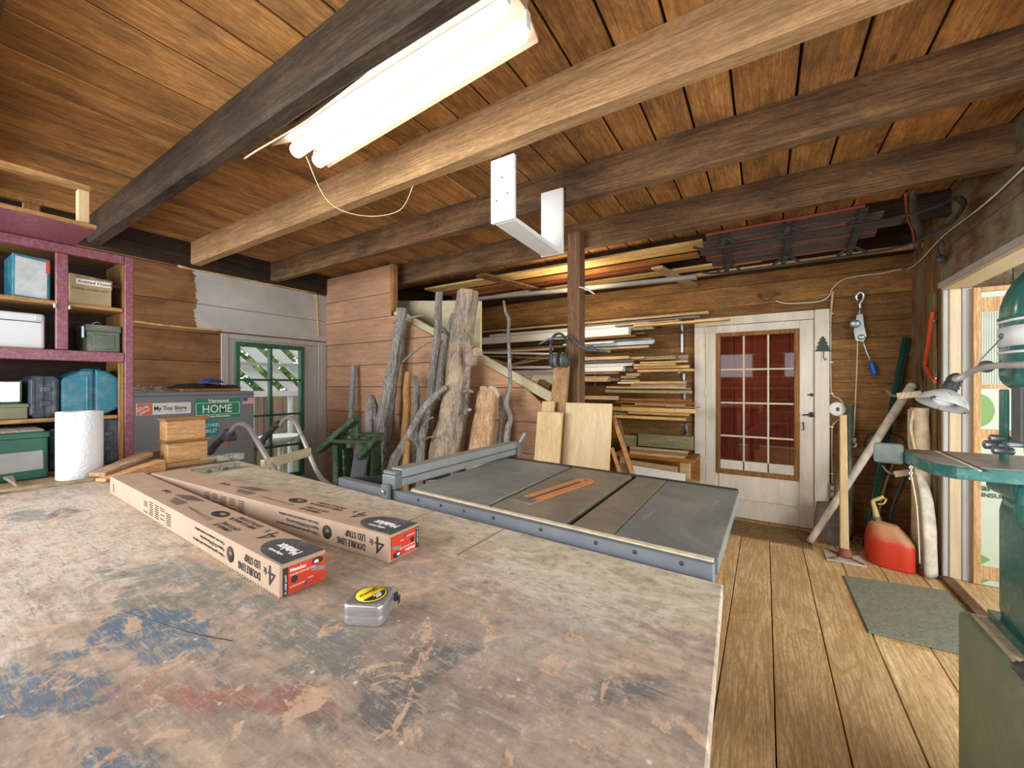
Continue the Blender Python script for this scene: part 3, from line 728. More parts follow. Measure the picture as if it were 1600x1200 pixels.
# ------------------------------------------------------------------ workbench
TOP = .90
wk = thing('workbench', (-1.2, .4, 0), 'large workbench with a worn paint-stained plywood top in the foreground', 'workbench')
C = [(-2.33, -.55, 0), (-.005, -.55, 0), (-.070, .898, 0), (-2.33, .992, 0)]
m = MB()
NX, NY = 1, 1
m.prism([(c[0], c[1], TOP - .03) for c in C], (0, 0, .03), bev=.003)
m.build('tabletop', M['bench'], wk)
m = MB(); 
def on_edge(x): return .898 + (x + .07) / (-2.26) * .094
m.prism([(-2.31, -.53, TOP - .12), (-.03, -.53, TOP - .12), (-.092, .87, TOP - .12), (-2.31, .965, TOP - .12)], (0, 0, .089), bev=.003)
m.build('frame', M['post'], wk)
for (x, y) in ((-.19, .76), (-.13, -.42), (-2.2, .84), (-2.2, -.42), (-1.2, .8)):
    MB().box((x - .05, y - .05, 0), (x + .05, y + .05, TOP - .12), bev=.005).build('leg', M['post'], wk)
MB().prism([(-2.25, -.45, .25), (-.1, -.45, .25), (-.16, .80, .25), (-2.25, .88, .25)], (0, 0, .025)).build('lower_shelf', M['post'], wk)
for (x, y0, y1) in ((-.607, .72, .916), (-.878, .80, .927), (-1.35, .86, .948)):
    MB().box((x - .003, y0, TOP - .001), (x + .003, y1, TOP + .0006)).build('seam', M['wedgewood'], wk)
MB().tube([(-.70, .29, TOP - .0006), (-.62, .30, TOP - .0003), (-.80, .265, TOP - .0003), (-.95, .22, TOP - .0003)][:1] + [(-.78, .262, TOP - .0002), (-.95, .225, TOP - .0006)], .0012, 6).build('crack', M['black'], wk)
# flaking strips beside the bench and the ledge they edge
lg = thing('side_counter', (-2.7, .3, 0), 'low plain counter against the maroon shelves, edged with flaking cream strips', 'counter')
MB().box((-3.15, -1.0, .87), (-2.405, .95, .898), bev=.003).build('counter_top', M['wedgewood'], lg)
MB().box((-2.40, -.9, .865), (-2.37, .70, .906), bev=.003, rnd=.2).build('edge_strip', M['strip_paint'], lg)
MB().box((-2.365, -.9, .865), (-2.34, .66, .912), bev=.003, rnd=.7).build('edge_strip', M['strip_paint'], lg)
MB().box((-3.1, -.95, 0), (-2.43, .72, .869), bev=.004).build('counter_body', M['cabwood'], lg)

# ------------------------------------------------------------------ LED strip cartons
def carton(name, label, p0, p1, wdt, h, flip, tilt=0):
    """p0: near-left bottom corner, p1: far-left bottom corner (towards -X)"""
    p0, p1 = V((p0[0], p0[1], TOP + .0005)), V((p1[0], p1[1], TOP + .0005)); L = (p1 - p0).length
    ex = (p1 - p0) / L; ey = V((0, 0, 1)).cross(ex) * -1; ez = V((0, 0, 1))      # ex to the far end, ey away from the camera
    if ey.y < 0: ey = -ey
    t = thing(name, p0 + ex * L / 2 + ey * wdt / 2, label, 'box', 'long cardboard cartons on the workbench')
    P = lambda a, b, c: p0 + ex * a + ey * b + ez * c
    MB().hexa([P(0,0,0), P(0,wdt,0), P(L,wdt,0), P(L,0,0), P(0,0,h), P(0,wdt,h), P(L,wdt,h), P(L,0,h)], bev=.0015).build('carton', M['card'], t)
    # lid flap edge, slightly lifted at the near end
    MB().hexa([P(.001,-.001,h), P(.001,wdt-.002,h+.0006), P(L*.4,wdt-.002,h), P(L*.4,-.001,h), P(-.003,-.0012,h+.0012), P(-.003,wdt-.002,h+.0012), P(L*.4,wdt-.002,h+.0012), P(L*.4,-.001,h+.0012)], bev=.0004).build('lid_flap', M['card'], t)
    for zz in (.0008,):
        m = MB()
        k = 0
        while k < L - .01:
            m.box((0,0,0),(0,0,0)) if False else None
            a = P(k, -.0006, .0015); b = P(k + .006, -.0006, .0015)
            m.bar(a, b, .0012, .002); k += .012
        m.build('perforation', M['card2'], t)
    f = -.0009; th = h + .0014
    # front face (towards the camera): print stands upside down, reading from the near end to the far end
    xd, yd = ex, -ez
    T = lambda s, sz, a, c, **k: text(s, sz, P(a, f, c), xd, yd, M['ink'], t, **k)
    T('4', .056, .014, h * .86, name='printed_number', bold=-.0004, sx=1.15); T('ft', .020, .050, h * .72, name='printed_unit')
    T('DOUBLE LENS', .022, .076, h * .44, name='printed_words', sx=.72, bold=.0002); T('LED STRIP', .022, .076, h * .80, name='printed_words', sx=.72, bold=.0002)
    m = MB(); c = P(.215, f, h * .5); m.lathe([(0, .0), (.017, .0), (.017, .0005), (0, .0005)], c, -ey, 28); m.build('round_mark', M['ink'], t)
    text('50K', .009, P(.206, f - .0008, h * .6), xd, yd, M['card2'], t, name='printed_mark', sx=.9)
    for q, s in enumerate(('• Uniform, glare-free performance with Double lens', '• Replaces 2T8 (32W) fluorescent lamp', '• Direct wire, continuous row mount installation')):
        T(s, .0105, .245, h * (.36 + .22 * q), name='printed_line', sx=.85)
    for g in range(5):
        a0 = .60 + g * .052; mm = MB()
        for r in range(7):
            if R.random() < .9: mm.bar(P(a0, f, .012 + r * .006), P(a0 + .040 * R.uniform(.7, 1), f, .012 + r * .006), .0004, .0022, up=ez)
        mm.build('small_print', M['ink'], t)
    mm = MB()
    for r in range(6): mm.bar(P(1.20, f, .016 + r * .005), P(1.212, f, .016 + r * .005), .0004, .003, up=ez)
    mm.build('small_print', M['ink'], t)
    # top face
    xd2, yd2 = ex, -ey; zt = th
    U = lambda s, sz, a, b, **k: text(s, sz, P(a, b, zt), xd2, yd2, k.pop('mat', M['ink']), t, **k)
    pts = [P(-.002, .004, zt), P(-.002, wdt - .004, zt)]
    arc = [P(.06 + .075 * math.sin(q * PI / 14), wdt/2 + (wdt/2 - .004) * math.cos(q * PI / 14), zt) for q in range(0, 15)]
    MB().prism(pts + arc, (0, 0, .0005)).build('dark_panel', M['inkgrey'], t)
    text('Metalux', .028, P(.020, wdt * .60, zt + .0008), xd2, yd2, M['whiteink'], t, name='printed_name', bold=.0007, sx=.85)
    text('ceiling mount', .010, P(.040, wdt * .30, zt + .0008), xd2, yd2, M['whiteink'], t, name='printed_words')
    U('4', .068, .150, wdt * .88, name='printed_number', bold=-.0004); U('ft', .022, .196, wdt * .84, name='printed_unit')
    U('LENTILLE DOUBLE', .015, .24, wdt * .86, name='printed_words', bold=.0002); U('RAMPE A ECLAIRAGE DEL', .015, .24, wdt * .70, name='printed_words', bold=.0002, sx=.8)
    U('LENTE DOBLE', .015, .26, wdt * .42, name='printed_words', bold=.0002); U('LUMINARIA LED', .015, .27, wdt * .26, name='printed_words', bold=.0002, sx=.8)
    m = MB(); c = P(.43, wdt * .62, zt); n = 28
    m.prism([c + ex * (.036 * math.cos(2*PI*k/n)) + ey * (.017 * math.sin(2*PI*k/n)) for k in range(n)], (0, 0, .0004)); m.build('oval_mark', M['ink'], t)
    text('LED', .013, P(.412, wdt * .70, zt + .0006), xd2, yd2, M['card2'], t, name='printed_mark')
    m = MB(); m.bar(P(.40, wdt*.30, zt + .0002), P(.58, wdt*.34, zt + .0002), .001, .0004).bar(P(.405, wdt*.22, zt+.0002), P(.58, wdt*.34, zt+.0002), .0008, .0004).bar(P(.40, wdt*.18, zt+.0002), P(.40, wdt*.34, zt+.0002), .001, .0004); m.build('lamp_drawing', M['ink'], t)
    mm = MB()
    for r in range(5): mm.bar(P(.60 + .012 * r, wdt*(.82 - .06*r), zt + .0002), P(.71 + .012*r, wdt*(.82 - .06*r), zt + .0002), .002, .0004)
    mm.build('small_print', M['ink'], t); mm = MB()
    for r in range(4): mm.bar(P(.62, wdt*(.44 - .07*r), zt + .0002), P(.72 - .01*r, wdt*(.44 - .07*r), zt + .0002), .002, .0004)
    mm.build('small_print', M['ink'], t)
    for q in range(2):
        for r in range(4): pass
    text('u! v.8', .022, P(.80, wdt * .62, zt), xd2, yd2, M['ink'], t, name='printed_symbols', bold=.0006)
    # near end: red label
    xe, ye = (ey, ez) if not flip else (-ey, -ez); o = P(-.0006, 0, 0); cen = o + ey * (wdt * .52) + ez * (h * .47)
    E = lambda a, b: cen + xe * (a * wdt) + ye * (b * h) - ex * .0006
    e = -ex
    MB().prism([E(-.46, -.43), E(.46, -.43), E(.46, .40), E(-.46, .40)], e * .0006).build('end_label', M['red'], t)
    E2 = lambda a, b: E(a, b) + e * .0010
    MB().prism([E2(-.46, -.43), E2(-.36, -.43), E2(-.36, .40), E2(-.46, .40)], e * .0003).build('label_bar', M['ink'], t)
    text("ST. STRIP LIGHT", .0052, E2(-.39, -.40) + e * .0005, ye, -xe, M['whiteink'], t, name='label_words')
    text('Metalux', .0095, E2(-.32, .22), xe, ye, M['whiteink'], t, name='label_name', bold=.0002)
    text('DOUBLE LENS LED STRIP', .0045, E2(-.32, .10), xe, ye, M['whiteink'], t, name='label_words')
    text('LUMINAIRE DEL', .0042, E2(-.32, -.26), xe, ye, M['whiteink'], t, name='label_words'); text('Lentes', .0042, E2(.06, -.18), xe, ye, M['whiteink'], t, name='label_words')
    MB().prism([E2(-.30 + .09 * (1 + math.cos(2*PI*k/20)) / 1.3, -.03 + .11 * math.sin(2*PI*k/20)) for k in range(20)], e * .0003).build('label_disc', M['ink'], t)
    MB().prism([E2(.28 + .13 * math.cos(2*PI*k/20), .28 + .11 * math.sin(2*PI*k/20)) for k in range(20)], e * .0003).build('label_badge', M['ink'], t)
    text('4ft', .009, E2(.19, .22) + e * .0005, xe, ye, M['whiteink'], t, name='badge_number', bold=.0003)
    MB().prism([E2(.12, .02), E2(.22, .12), E2(.44, .04), E2(.44, -.10)], e * .0003).build('lamp_picture', M['greysign'], t)
    MB().prism([E2(-.02, -.34), E2(.05, -.34), E2(.05, -.24), E2(-.02, -.24)], e * .0003).build('label_square', M['flagblue'], t)
    return t
carton('light_carton', 'long cardboard light-strip carton nearest the tape measure, red end label upright', (-.762, .3936), (-2.022, .4415), .090, .0615, False)
carton('light_carton', 'long cardboard light-strip carton on the side of the table saw, red end label upside down', (-.7064, .6017), (-1.965, .541), .094, .0615, True)

# ------------------------------------------------------------------ tape measure
tp0 = V((-.589, .403, TOP + .001)); ang = math.atan2(.032, .061)
ex = V((math.cos(ang), math.sin(ang), 0)); ey = V((-math.sin(ang), math.cos(ang), 0)); ez = V((0, 0, 1))
tm = thing('tape_measure', tp0 + ex * .035 + ey * .034, 'small chrome tape measure with a yellow and black round label lying on the bench', 'tape measure')
W_, D_, H_ = .069, .066, .036
def outline(ins):
    # square case with one strongly rounded corner side
    pts = []
    def arc(cx, cy, r, a0, a1, n=8):
        for k in range(n + 1):
            a = a0 + (a1 - a0) * k / n; pts.append((cx + r * math.cos(a), cy + r * math.sin(a)))
    i = ins
    arc(.012, .012, .012 - i, -PI, -PI/2); arc(W_ - .012, .012, .012 - i, -PI/2, 0); arc(W_ - .012, D_ - .012, .012 - i, 0, PI/2); arc(.030, D_ - .030, .030 - i, PI/2, PI)
    return pts
lv = [(0, .0025), (.003, 0), (.0155, 0), (.0175, .0008), (.0195, 0), (.031, 0), (.0345, .0012), (.036, .004)]
co, fa = [], []
for (z, i) in lv: co += [tp0 + ex * a + ey * b + ez * z for (a, b) in outline(i)]
n = len(outline(0))
for j in range(len(lv) - 1):
    for k in range(n): fa.append((j*n+k, j*n+(k+1)%n, (j+1)*n+(k+1)%n, (j+1)*n+k))
fa += [tuple(range(n))[::-1], tuple((len(lv)-1)*n + k for k in range(n))]
M['tapechrome'] = plain('worn_chrome', '#c8c8cc', .22, .8, var=.05, scale=20, bump=0)
o = MB().mesh(co, fa).build('case', M['tapechrome'], tm)
for p in o.data.polygons: p.use_smooth = len(p.vertices) == 4
cc = tp0 + ex * .036 + ey * .034 + ez * .0362
MB().lathe([(0, 0), (.0265, 0), (.0265, .0006), (0, .0008)], cc, ez, 40).build('label_rim', M['ink'], tm)
MB().lathe([(0, 0), (.0252, 0), (.0252, .0010), (0, .0011)], cc, ez, 40).build('yellow_disc', M['yellow_p'], tm)
R2 = Matrix.Rotation(math.radians(62), 3, 'Z'); xa_ = R2 @ ex; ya_ = R2 @ ey
n = 24; pts = [cc + ez * .0011 + xa_ * (.0235 * math.cos(-PI/2 + -1.25 + 2.5 * k / n)) + ya_ * (.0235 * math.sin(-PI/2 - 1.25 + 2.5 * k / n)) for k in range(n + 1)]
MB().prism(pts, ez * .0004).build('black_segment', M['ink'], tm)
text('STANLEY', .0088, cc + ez * .0014 - xa_ * .018 + ya_ * .005, xa_, ya_, M['ink'], tm, name='label_name', bold=.0001)
text('POWERLOCK', .0062, cc + ez * .0018 - xa_ * .0195 - ya_ * .0055, xa_, ya_, M['yellow_p'], tm, name='label_words')
text("25'", .0125, cc + ez * .0018 - xa_ * .004 - ya_ * .0185, xa_, ya_, M['whiteink'], tm, name='label_number', bold=.0003)
m = MB(); q = tp0 + ex * (W_ + .0005) + ey * .050 + ez * .016
m.hexa([q, q + ex*.006, q + ex*.006 + ey*.009, q + ey*.009, q + ez*.014, q + ex*.005 + ez*.014, q + ex*.005 + ey*.009 + ez*.014, q + ey*.009 + ez*.014], bev=.001); m.bar(q + ex*.008 - ez*.004 + ey*.004, q + ex*.0085 + ez*.010 + ey*.004, .009, .0012); m.build('hook', M['darkmetal'], tm)

# ------------------------------------------------------------------ table saw
SZ = .93
ts = thing('table_saw', (-.6, 1.35, 0), 'table saw with dusty grey iron wings and an orange throat plate beyond the bench', 'table saw')
def ny(x): return .945 + (x + .083) / (-.977) * .055     # near edge
def fy(x): return 1.585 + (x + .074) / (-1.036) * .085   # far edge
def panel(xn0, xn1, xf0, xf1, name, mat, th=.03, dz=0):
    MB().hexa([(xn0, ny(xn0), SZ-th+dz), (xn1, ny(xn1), SZ-th+dz), (xf1, fy(xf1), SZ-th+dz), (xf0, fy(xf0), SZ-th+dz), (xn0, ny(xn0), SZ+dz), (xn1, ny(xn1), SZ+dz), (xf1, fy(xf1), SZ+dz), (xf0, fy(xf0), SZ+dz)], bev=.003, seg=2).build(name, M[mat], ts)
panel(-1.06, -.80, -1.11, -.83, 'left_wing', 'iron'); panel(-.797, -.716, -.827, -.735, 'left_strip', 'iron')
panel(-.702, -.450, -.722, -.452, 'main_table', 'iron2'); panel(-.428, -.315, -.430, -.316, 'right_strip', 'iron2'); panel(-.312, -.083, -.313, -.074, 'right_wing', 'iron', .035)
MB().box((-1.04, 1.01, SZ - .05), (-.11, 1.57, SZ - .031)).build('table_frame', M['darkmetal'], ts)
# throat plate
ax0, ax1, w = V((-.642, 1.065, SZ + .0004)), V((-.578, 1.425, SZ + .0004)), .037
d = (ax1 - ax0).normalized(); sd = V((d.y, -d.x, 0)); pts = []
for k in range(13):
    a = PI * k / 12; pts.append(ax1 + sd * (w * math.cos(a)) + d * (w * math.sin(a)))
pts += [ax0 - sd * w, ax0 + sd * w]
M['orangeplate'] = plain('orange_plate', '#c98450', .5, var=.1)
MB().prism(pts, (0, 0, .0025), bev=.0008).build('throat_plate', M['orangeplate'], ts)
MB().prism([ax0 + sd*w*.98, ax0 + sd*w*.98 + d*.05, ax0 - sd*w*.98 + d*.05, ax0 - sd*w*.98], (0, 0, .0032), bev=.0006).build('plate_end', M['steel'], ts)
MB().bar(ax0 + d * .03 + V((0,0,.0030)), ax0 + d * .335 + V((0,0,.0030)), .010, .001).build('blade_slot', M['black'], ts)
MB().lathe([(0,0),(.007,0),(.006,.001),(0,.001)], ax1 + d*.008 + V((0,0,.0026)), (0,0,1), 16).build('finger_hole', M['black'], ts)
# front rail with holes
r0, r1 = V((-1.433, .967, 0)), V((-.088, .912, 0)); rd = (r1 - r0).normalized(); rn = V((rd.y, -rd.x, 0))
m = MB(); m.hexa([r0 + V((0,0,SZ-.06)), r1 + V((0,0,SZ-.06)), r1 - rn*.028 + V((0,0,SZ-.06)), r0 - rn*.028 + V((0,0,SZ-.06)), r0 + V((0,0,SZ-.002)), r1 + V((0,0,SZ-.002)), r1 - rn*.028 + V((0,0,SZ-.002)), r0 - rn*.028 + V((0,0,SZ-.002))], bev=.002)
m.build('front_rail', M['rail'], ts)
MB().hexa([V((-1.04,.0,SZ-.0015))+V((0,ny(-1.04)-.022,0)), V((-.09,ny(-.09)-.024,SZ-.0015)), V((-.09,ny(-.09)-.002,SZ-.0015)), V((-1.04,ny(-1.04)-.002,SZ-.0015)), V((-1.04,ny(-1.04)-.018,SZ+.0015)), V((-.09,ny(-.09)-.020,SZ+.0015)), V((-.09,ny(-.09)-.003,SZ+.0015)), V((-1.04,ny(-1.04)-.004,SZ+.0015))], bev=.001).build('sawdust', M['sawdust'], ts)
for u in (527, 654, 689, 725, 771, 845, 931, 992, 1065):
    t_ = (u - 800) / F; dx, dy = -SN + t_ * CS, CS + t_ * SN
    # intersection of the sight line with the rail's front face
    A = r0; den = dx * rd.y - dy * rd.x; s_ = (A.x * rd.y - A.y * rd.x) / den; p = V((dx * s_, dy * s_, SZ - .014))
    MB().lathe([(0, 0), (.0052, 0), (.0052, .0008), (0, .0008)], p + rn * .0003 , rn, 14).build('rail_hole', M['black'], ts)
MB().bar(V((-1.40, 1.0, SZ - .02)), V((-1.14, 1.30, SZ - .02)), .015, .03, bev=.002).build('rail_brace', M['darkmetal'], ts)
MB().bar(V((-1.12, 1.72, SZ - .03)), V((-.08, 1.625, SZ - .03)), .03, .05, bev=.003).build('rear_rail', M['darkmetal'], ts)
m = MB().box((-.95, 1.06, .12), (-.35, 1.52, SZ - .051), bev=.01); m.build('cabinet', M['greymetal'], ts)
for (x, y) in ((-.93, 1.08), (-.37, 1.08), (-.93, 1.5), (-.37, 1.5)): MB().box((x-.03, y-.03, 0), (x+.03, y+.03, .119), bev=.004).build('foot', M['darkmetal'], ts)
# fence
M['clampgrey'] = plain('clamp_grey', '#6a6e6e', .45, .3, var=.12)
fn = thing('rip_fence', (-1.12, 1.35, SZ), 'long grey aluminium rip fence lying across the left wing of the saw', 'fence')
f0, f1 = V((-1.115, .985, SZ)), V((-1.115, 1.76, SZ)); fd = (f1 - f0).normalized(); fs = V((-fd.y, fd.x, 0))
for (z0, z1, off) in ((.004, .033, .004), (.036, .068, 0)):
    MB().hexa([f0 + V((-.0, 0, z0)) + fs*(-.027+off), f0 + V((0,0,z0)) + fs*(.027-off), f1 + V((0,0,z0)) + fs*(.027-off), f1 + V((0,0,z0)) + fs*(-.027+off), f0 + V((0,0,z1)) + fs*(-.027+off), f0 + V((0,0,z1)) + fs*(.027-off), f1 + V((0,0,z1)) + fs*(.027-off), f1 + V((0,0,z1)) + fs*(-.027+off)], bev=.002).build('beam', M['alu'], fn)
MB().box((-1.137, .99, SZ + .0325), (-1.093, 1.755, SZ + .0365)).build('groove', M['darkmetal'], fn)
m = MB(); m.box((-1.150, .948, SZ + .001), (-1.085, .984, SZ + .05), bev=.004, seg=2).box((-1.135, .930, SZ - .045), (-1.10, .947, SZ + .02), bev=.003).box((-1.150, .952, SZ + .050), (-1.085, .98, SZ + .064), bev=.003); m.build('clamp_head', M['clampgrey'], fn)
MB().cyl((-1.118, .930, SZ - .004), (-1.118, .921, SZ - .004), .007, 14, bev=.001).build('clamp_bolt', M['steel'], fn)
m = MB(); m.box((-1.15, 1.76, SZ - .01), (-1.08, 1.80, SZ + .066), bev=.008, seg=2); m.build('rear_clamp', M['clampgrey'], fn)
m = MB(); m.bar((-1.09, 1.785, SZ + .05), (-1.055, 1.80, SZ + .115), .02, .02, up=(1, 0, 0), bev=.004); m.build('lever', M['clampgrey'], fn)

# ------------------------------------------------------------------ paper towel, blocks, wedges
pt = thing('paper_towel_roll', (-2.474, .448, TOP), 'thick white roll of paper towels standing upright beside the flaking strip', 'paper towel')
m = MB(); n = 64; H = .283; prof = [(.068, 0), (.0705, .003), (.0705, H*.5), (.0705, H - .002), (.0690, H)]
m.lathe(prof + [(.022, H - .001), (.021, H - .03), (.021, .02), (.022, 0), (.068, 0)], (-2.474, .448, TOP), seg=48)
t_ = NT('quilted_paper'); co_ = t_.coord(); vo = t_.n('ShaderNodeTexVoronoi'); vo.inputs['Scale'].default_value = 110; t_.l(co_, 'Object', vo, 'Vector'); t_.setc(lin('#dde1e5')); t_.bump(vo, 0, .35, .004); M['paper'] = t_.done(.95, 0, .1)
m.build('paper', M['paper'], pt)
MB().lathe([(.0208, .003), (.0208, H - .004), (.0198, H - .004), (.0198, .003), (.0208, .003)], (-2.474, .448, TOP), seg=32).build('core', M['card'], pt)
MB(Matrix.Translation((-.019, .003, 0))).hexa([(-2.397, .415, TOP + .001), (-2.394, .425, TOP + .001), (-2.3945, .4265, TOP + .001), (-2.3975, .416, TOP + .001), (-2.390, .407, TOP + H), (-2.388, .418, TOP + H), (-2.3885, .420, TOP + H), (-2.391, .409, TOP + H)]).build('loose_sheet', M['paper'], pt)
def pz(u, v, z): return PZ(u, v, z)
# the two cedar blocks stacked, each with a thin cap
def cedar(z0, h, cx, cy, lx, ly, rot, lab, o):
    t = thing('cedar_box', (cx, cy, z0), lab, 'wooden box', 'small cedar boxes stacked on the bench end')
    Mx = Matrix.Translation((cx, cy, z0)) @ Matrix.Rotation(rot, 4, 'Z')
    MB(Mx).box((-lx/2, -ly/2, 0), (lx/2, ly/2, h - .014), bev=.002).build('body', M['cedar'], t)
    MB(Mx).hexa([(-lx/2-.004, -ly/2-.004, h-.0138), (lx/2+.004, -ly/2-.004, h-.0138), (lx/2+.004, ly/2+.004, h-.0138), (-lx/2-.004, ly/2+.004, h-.0138), (-lx/2-o, -ly/2-o, h), (lx/2+o, -ly/2-o, h), (lx/2+o, ly/2+o, h), (-lx/2-o, ly/2+o, h)], bev=.0012).build('cap', M['shelfwood'], t)
    return t
cedar(TOP + .021, .105, -2.445, .802, .080, .165, .06, 'lower of two stacked cedar boxes, with a wide overhanging cap', .018)
cedar(TOP + .1265, .108, -2.447, .797, .076, .160, .06, 'upper of two stacked cedar boxes, in front of the green plate', .014)
tag(MB().hexa([(-2.50, .715, TOP), (-2.39, .715, TOP), (-2.385, .90, TOP), (-2.50, .90, TOP), (-2.50, .715, TOP + .02), (-2.39, .715, TOP + .02), (-2.385, .90, TOP + .02), (-2.50, .90, TOP + .02)], bev=.003).build('base_board', M['shelfwood']), 'thin pale board lying under the two stacked cedar boxes', 'board')
# two tapered offcuts lying crossed
def wedge(p, q, w, h0, h1, mat, lab):
    p, q = V(p), V(q); d = (q - p).normalized(); s = V((-d.y, d.x, 0)) * w / 2
    m = MB(); m.hexa([p - s, p + s, q + s, q - s, p - s + V((0,0,h0)), p + s + V((0,0,h0)), q + s + V((0,0,h1)), q - s + V((0,0,h1))], bev=.003)
    return tag(m.build('wood_offcut', M[mat]), lab, 'offcut')
wedge((-2.335, .47, TOP + .014), (-2.46, .66, TOP + .060), .07, .018, .020, 'wedgewood', 'upper brown offcut propped on another, beside the paper towels')
wedge((-2.285, .47, TOP + .001), (-2.355, .685, TOP + .003), .06, .012, .048, 'cedar', 'lower reddish tapered offcut on the bench, left of the cedar boxes')
# dusty plastic channels
def channel(p, q, w, h, lab):
    p, q = V(p), V(q); d = (q - p).normalized(); s = V((-d.y, d.x, 0)); t = thing('plastic_channel', (p + q) / 2, lab, 'channel')
    up = V((0, 0, 1))
    MB().bar(p + up * .002, q + up * .002, w, .004, bev=.001).build('base', M['clear'], t)
    for k in (-1, 1): MB().bar(p + s*(k*w/2) + up*(h/2), q + s*(k*w/2) + up*(h/2), .003, h, bev=.001).build('side_wall', M['clear'], t)
    MB().bar(q + s*(w/2) + up*(h/2), q - s*(w/2) + up*(h/2), .003, h).build('end_wall', M['clear'], t)
    m = MB(); rr = random.Random(3)
    for i in range(26):
        c = p.lerp(q, rr.random()) + s * rr.uniform(-.4, .4) * w + up * .008; m.ball(c, rr.uniform(.006, .014), (1.4, 1, .6), 8)
    m.build('sawdust', M['dustdark'], t); return t
M['clear'] = plain('dusty_clear_plastic', '#6e7064', .35, var=.3, scale=30, dust=.6, dustc='#b5ae98'); M['dustdark'] = plain('dark_sawdust', '#5f5a4c', .95, var=.3, scale=60, bump=.5)
channel(PZ(312, 723, TOP) , PZ(380, 716, TOP), .05, .030, 'dusty clear plastic channel behind the farther carton')
channel(PZ(300, 742, TOP), PZ(372, 731, TOP), .028, .022, 'shorter dusty clear plastic channel touching the farther carton')
m = MB(Matrix.Translation((0, 0, .0135))); m.prism([PZ(0, 752, TOP) + V((-.02, 0, 0)), PZ(26, 768, TOP), PZ(22, 748, TOP), PZ(0, 742, TOP) + V((-.03, 0, 0))], (0, 0, .012), bev=.003)
tag(m.build('wood_scrap', M['greyb']), 'thin grey wood scrap in front of the dark green tin', 'scrap')

# ------------------------------------------------------------------ maroon shelves on the left
CX = -2.75
def cy(u): return PX(u, 600, CX).y
def cz(u, v): return PX(u, v, CX).z
sh = thing('shelf_unit', (-2.9, .2, 0), 'open shelf unit with a maroon painted front frame at the left', 'shelf')
yR, yS = cy(209), cy(195)
zt, zb_, zm = cz(205, 402), cz(205, 567), cz(205, 484)
zl = cz(205, 653)
YM1, YM0 = cy(107), cy(87)
def bxo(name, a, b, mat, par, bev=.003): return MB().box(a, b, bev=bev).build(name, M[mat], par)
bxo('stile', (CX - .02, yS, TOP - .001), (CX, yR, zt), 'maroon', sh)
bxo('stile', (CX - .02, YM0, zb_ + .052), (CX + .002, YM1, zt - .045), 'maroon', sh)
bxo('rail', (CX - .02, -.8, zt - .044), (CX, yS - .0005, zt), 'maroon', sh); bxo('rail', (CX - .02, -.8, zb_), (CX, yS - .0005, zb_ + .05), 'maroon', sh)
bxo('side_panel', (-3.08, yS + .002, TOP), (CX - .021, yR - .002, zt - .002), 'cabwood', sh)
bxo('side_trim', (CX - .019, yS - .022, TOP), (CX - .004, yS - .001, zb_ - .001), 'cabwood', sh)
bxo('back_panel', (-3.11, -.8, TOP), (-3.085, yR - .002, zt - .002), 'darkbeam', sh)  # dark wood puts the shade inside the shelves into the back panel
bxo('top_panel', (-3.08, -.8, zt - .02), (CX - .021, yS, zt - .002), 'cabwood', sh)
bxo('bottom_panel', (-3.08, -.8, zb_ + .030), (CX - .021, yS, zb_ + .050), 'cabwood', sh)
zs = cz(195, 481) - .02
bxo('shelf_board', (-3.08, -.8, zs), (CX - .021, yS, zs + .018), 'shelfwood', sh)
bxo('shelf_board', (-3.08, -.8, zl), (CX - .012, yS - .023, zl + .018), 'shelfwood', sh)
bxo('bracket', (CX + .002, YM0 - .008, cz(85, 478) - .01), (CX + .008, YM0 + .001, cz(85, 478) + .012), 'steel', sh, .001)
bxo('bracket', (CX + .002, YM1 - .001, cz(108, 481) - .008), (CX + .008, YM1 + .006, cz(108, 481) + .010), 'steel', sh, .001)
# things on the upper shelves
def onz(z): return z + .001
zf1 = zs + .018; zf0 = zb_ + .050
def casebox(name, label, cat, y0, y1, x0, x1, z0, z1, mat, bev=.006, seg=2, **k):
    t = thing(name, ((x0+x1)/2, (y0+y1)/2, z0), label, cat)
    MB().box((x0, y0, z0), (x1, y1, z1), bev=bev, seg=seg).build('body', M[mat], t); return t
t = thing('product_box', (-2.86, .14, zf1), 'tall teal printed box on the top shelf with a red stripe', 'box')
a, b = cy(20) , cy(83); 
m = MB(); m.hexa([(-2.80, cy(22), zf1 + .001), (-2.80, cy(82), zf1 + .001), (-3.02, cy(82), zf1 + .001), (-3.02, cy(22), zf1 + .001), (-2.785, cy(22), cz(22, 392)), (-2.795, cy(82), cz(82, 404)), (-3.02, cy(82), cz(82, 402)), (-3.02, cy(22), cz(22, 390))], bev=.002); m.build('carton', M['teal'], t)
m = MB(); m.hexa([(-2.799, cy(26), zf1 + .012), (-2.799, cy(77), zf1 + .006), (-2.801, cy(77), zf1 + .006), (-2.801, cy(26), zf1 + .012), (-2.784, cy(26), cz(22, 396)), (-2.7925, cy(77), cz(82, 409)), (-2.803, cy(77), cz(82, 409)), (-2.803, cy(26), cz(22, 396))]); m.build('printed_front', M['greyprint'] if 'greyprint' in M else M['whiteb'], t)
m = MB(); m.box((-2.794, cy(75), cz(75, 425)), (-2.79, cy(81), cz(75, 406))); m.build('red_stripe', M['red'], t)
bx_ = thing('cardboard_box', (-2.86, cy(145), zf1), 'small cardboard box labelled Knitted Outerwear on the top shelf', 'box')
y0, y1, z1 = cy(112), cy(178), cz(145, 431)
MB().box((-2.98, y0, zf1 + .001), (-2.79, y1, z1 - .045), bev=.002).build('carton', M['card2'], bx_)
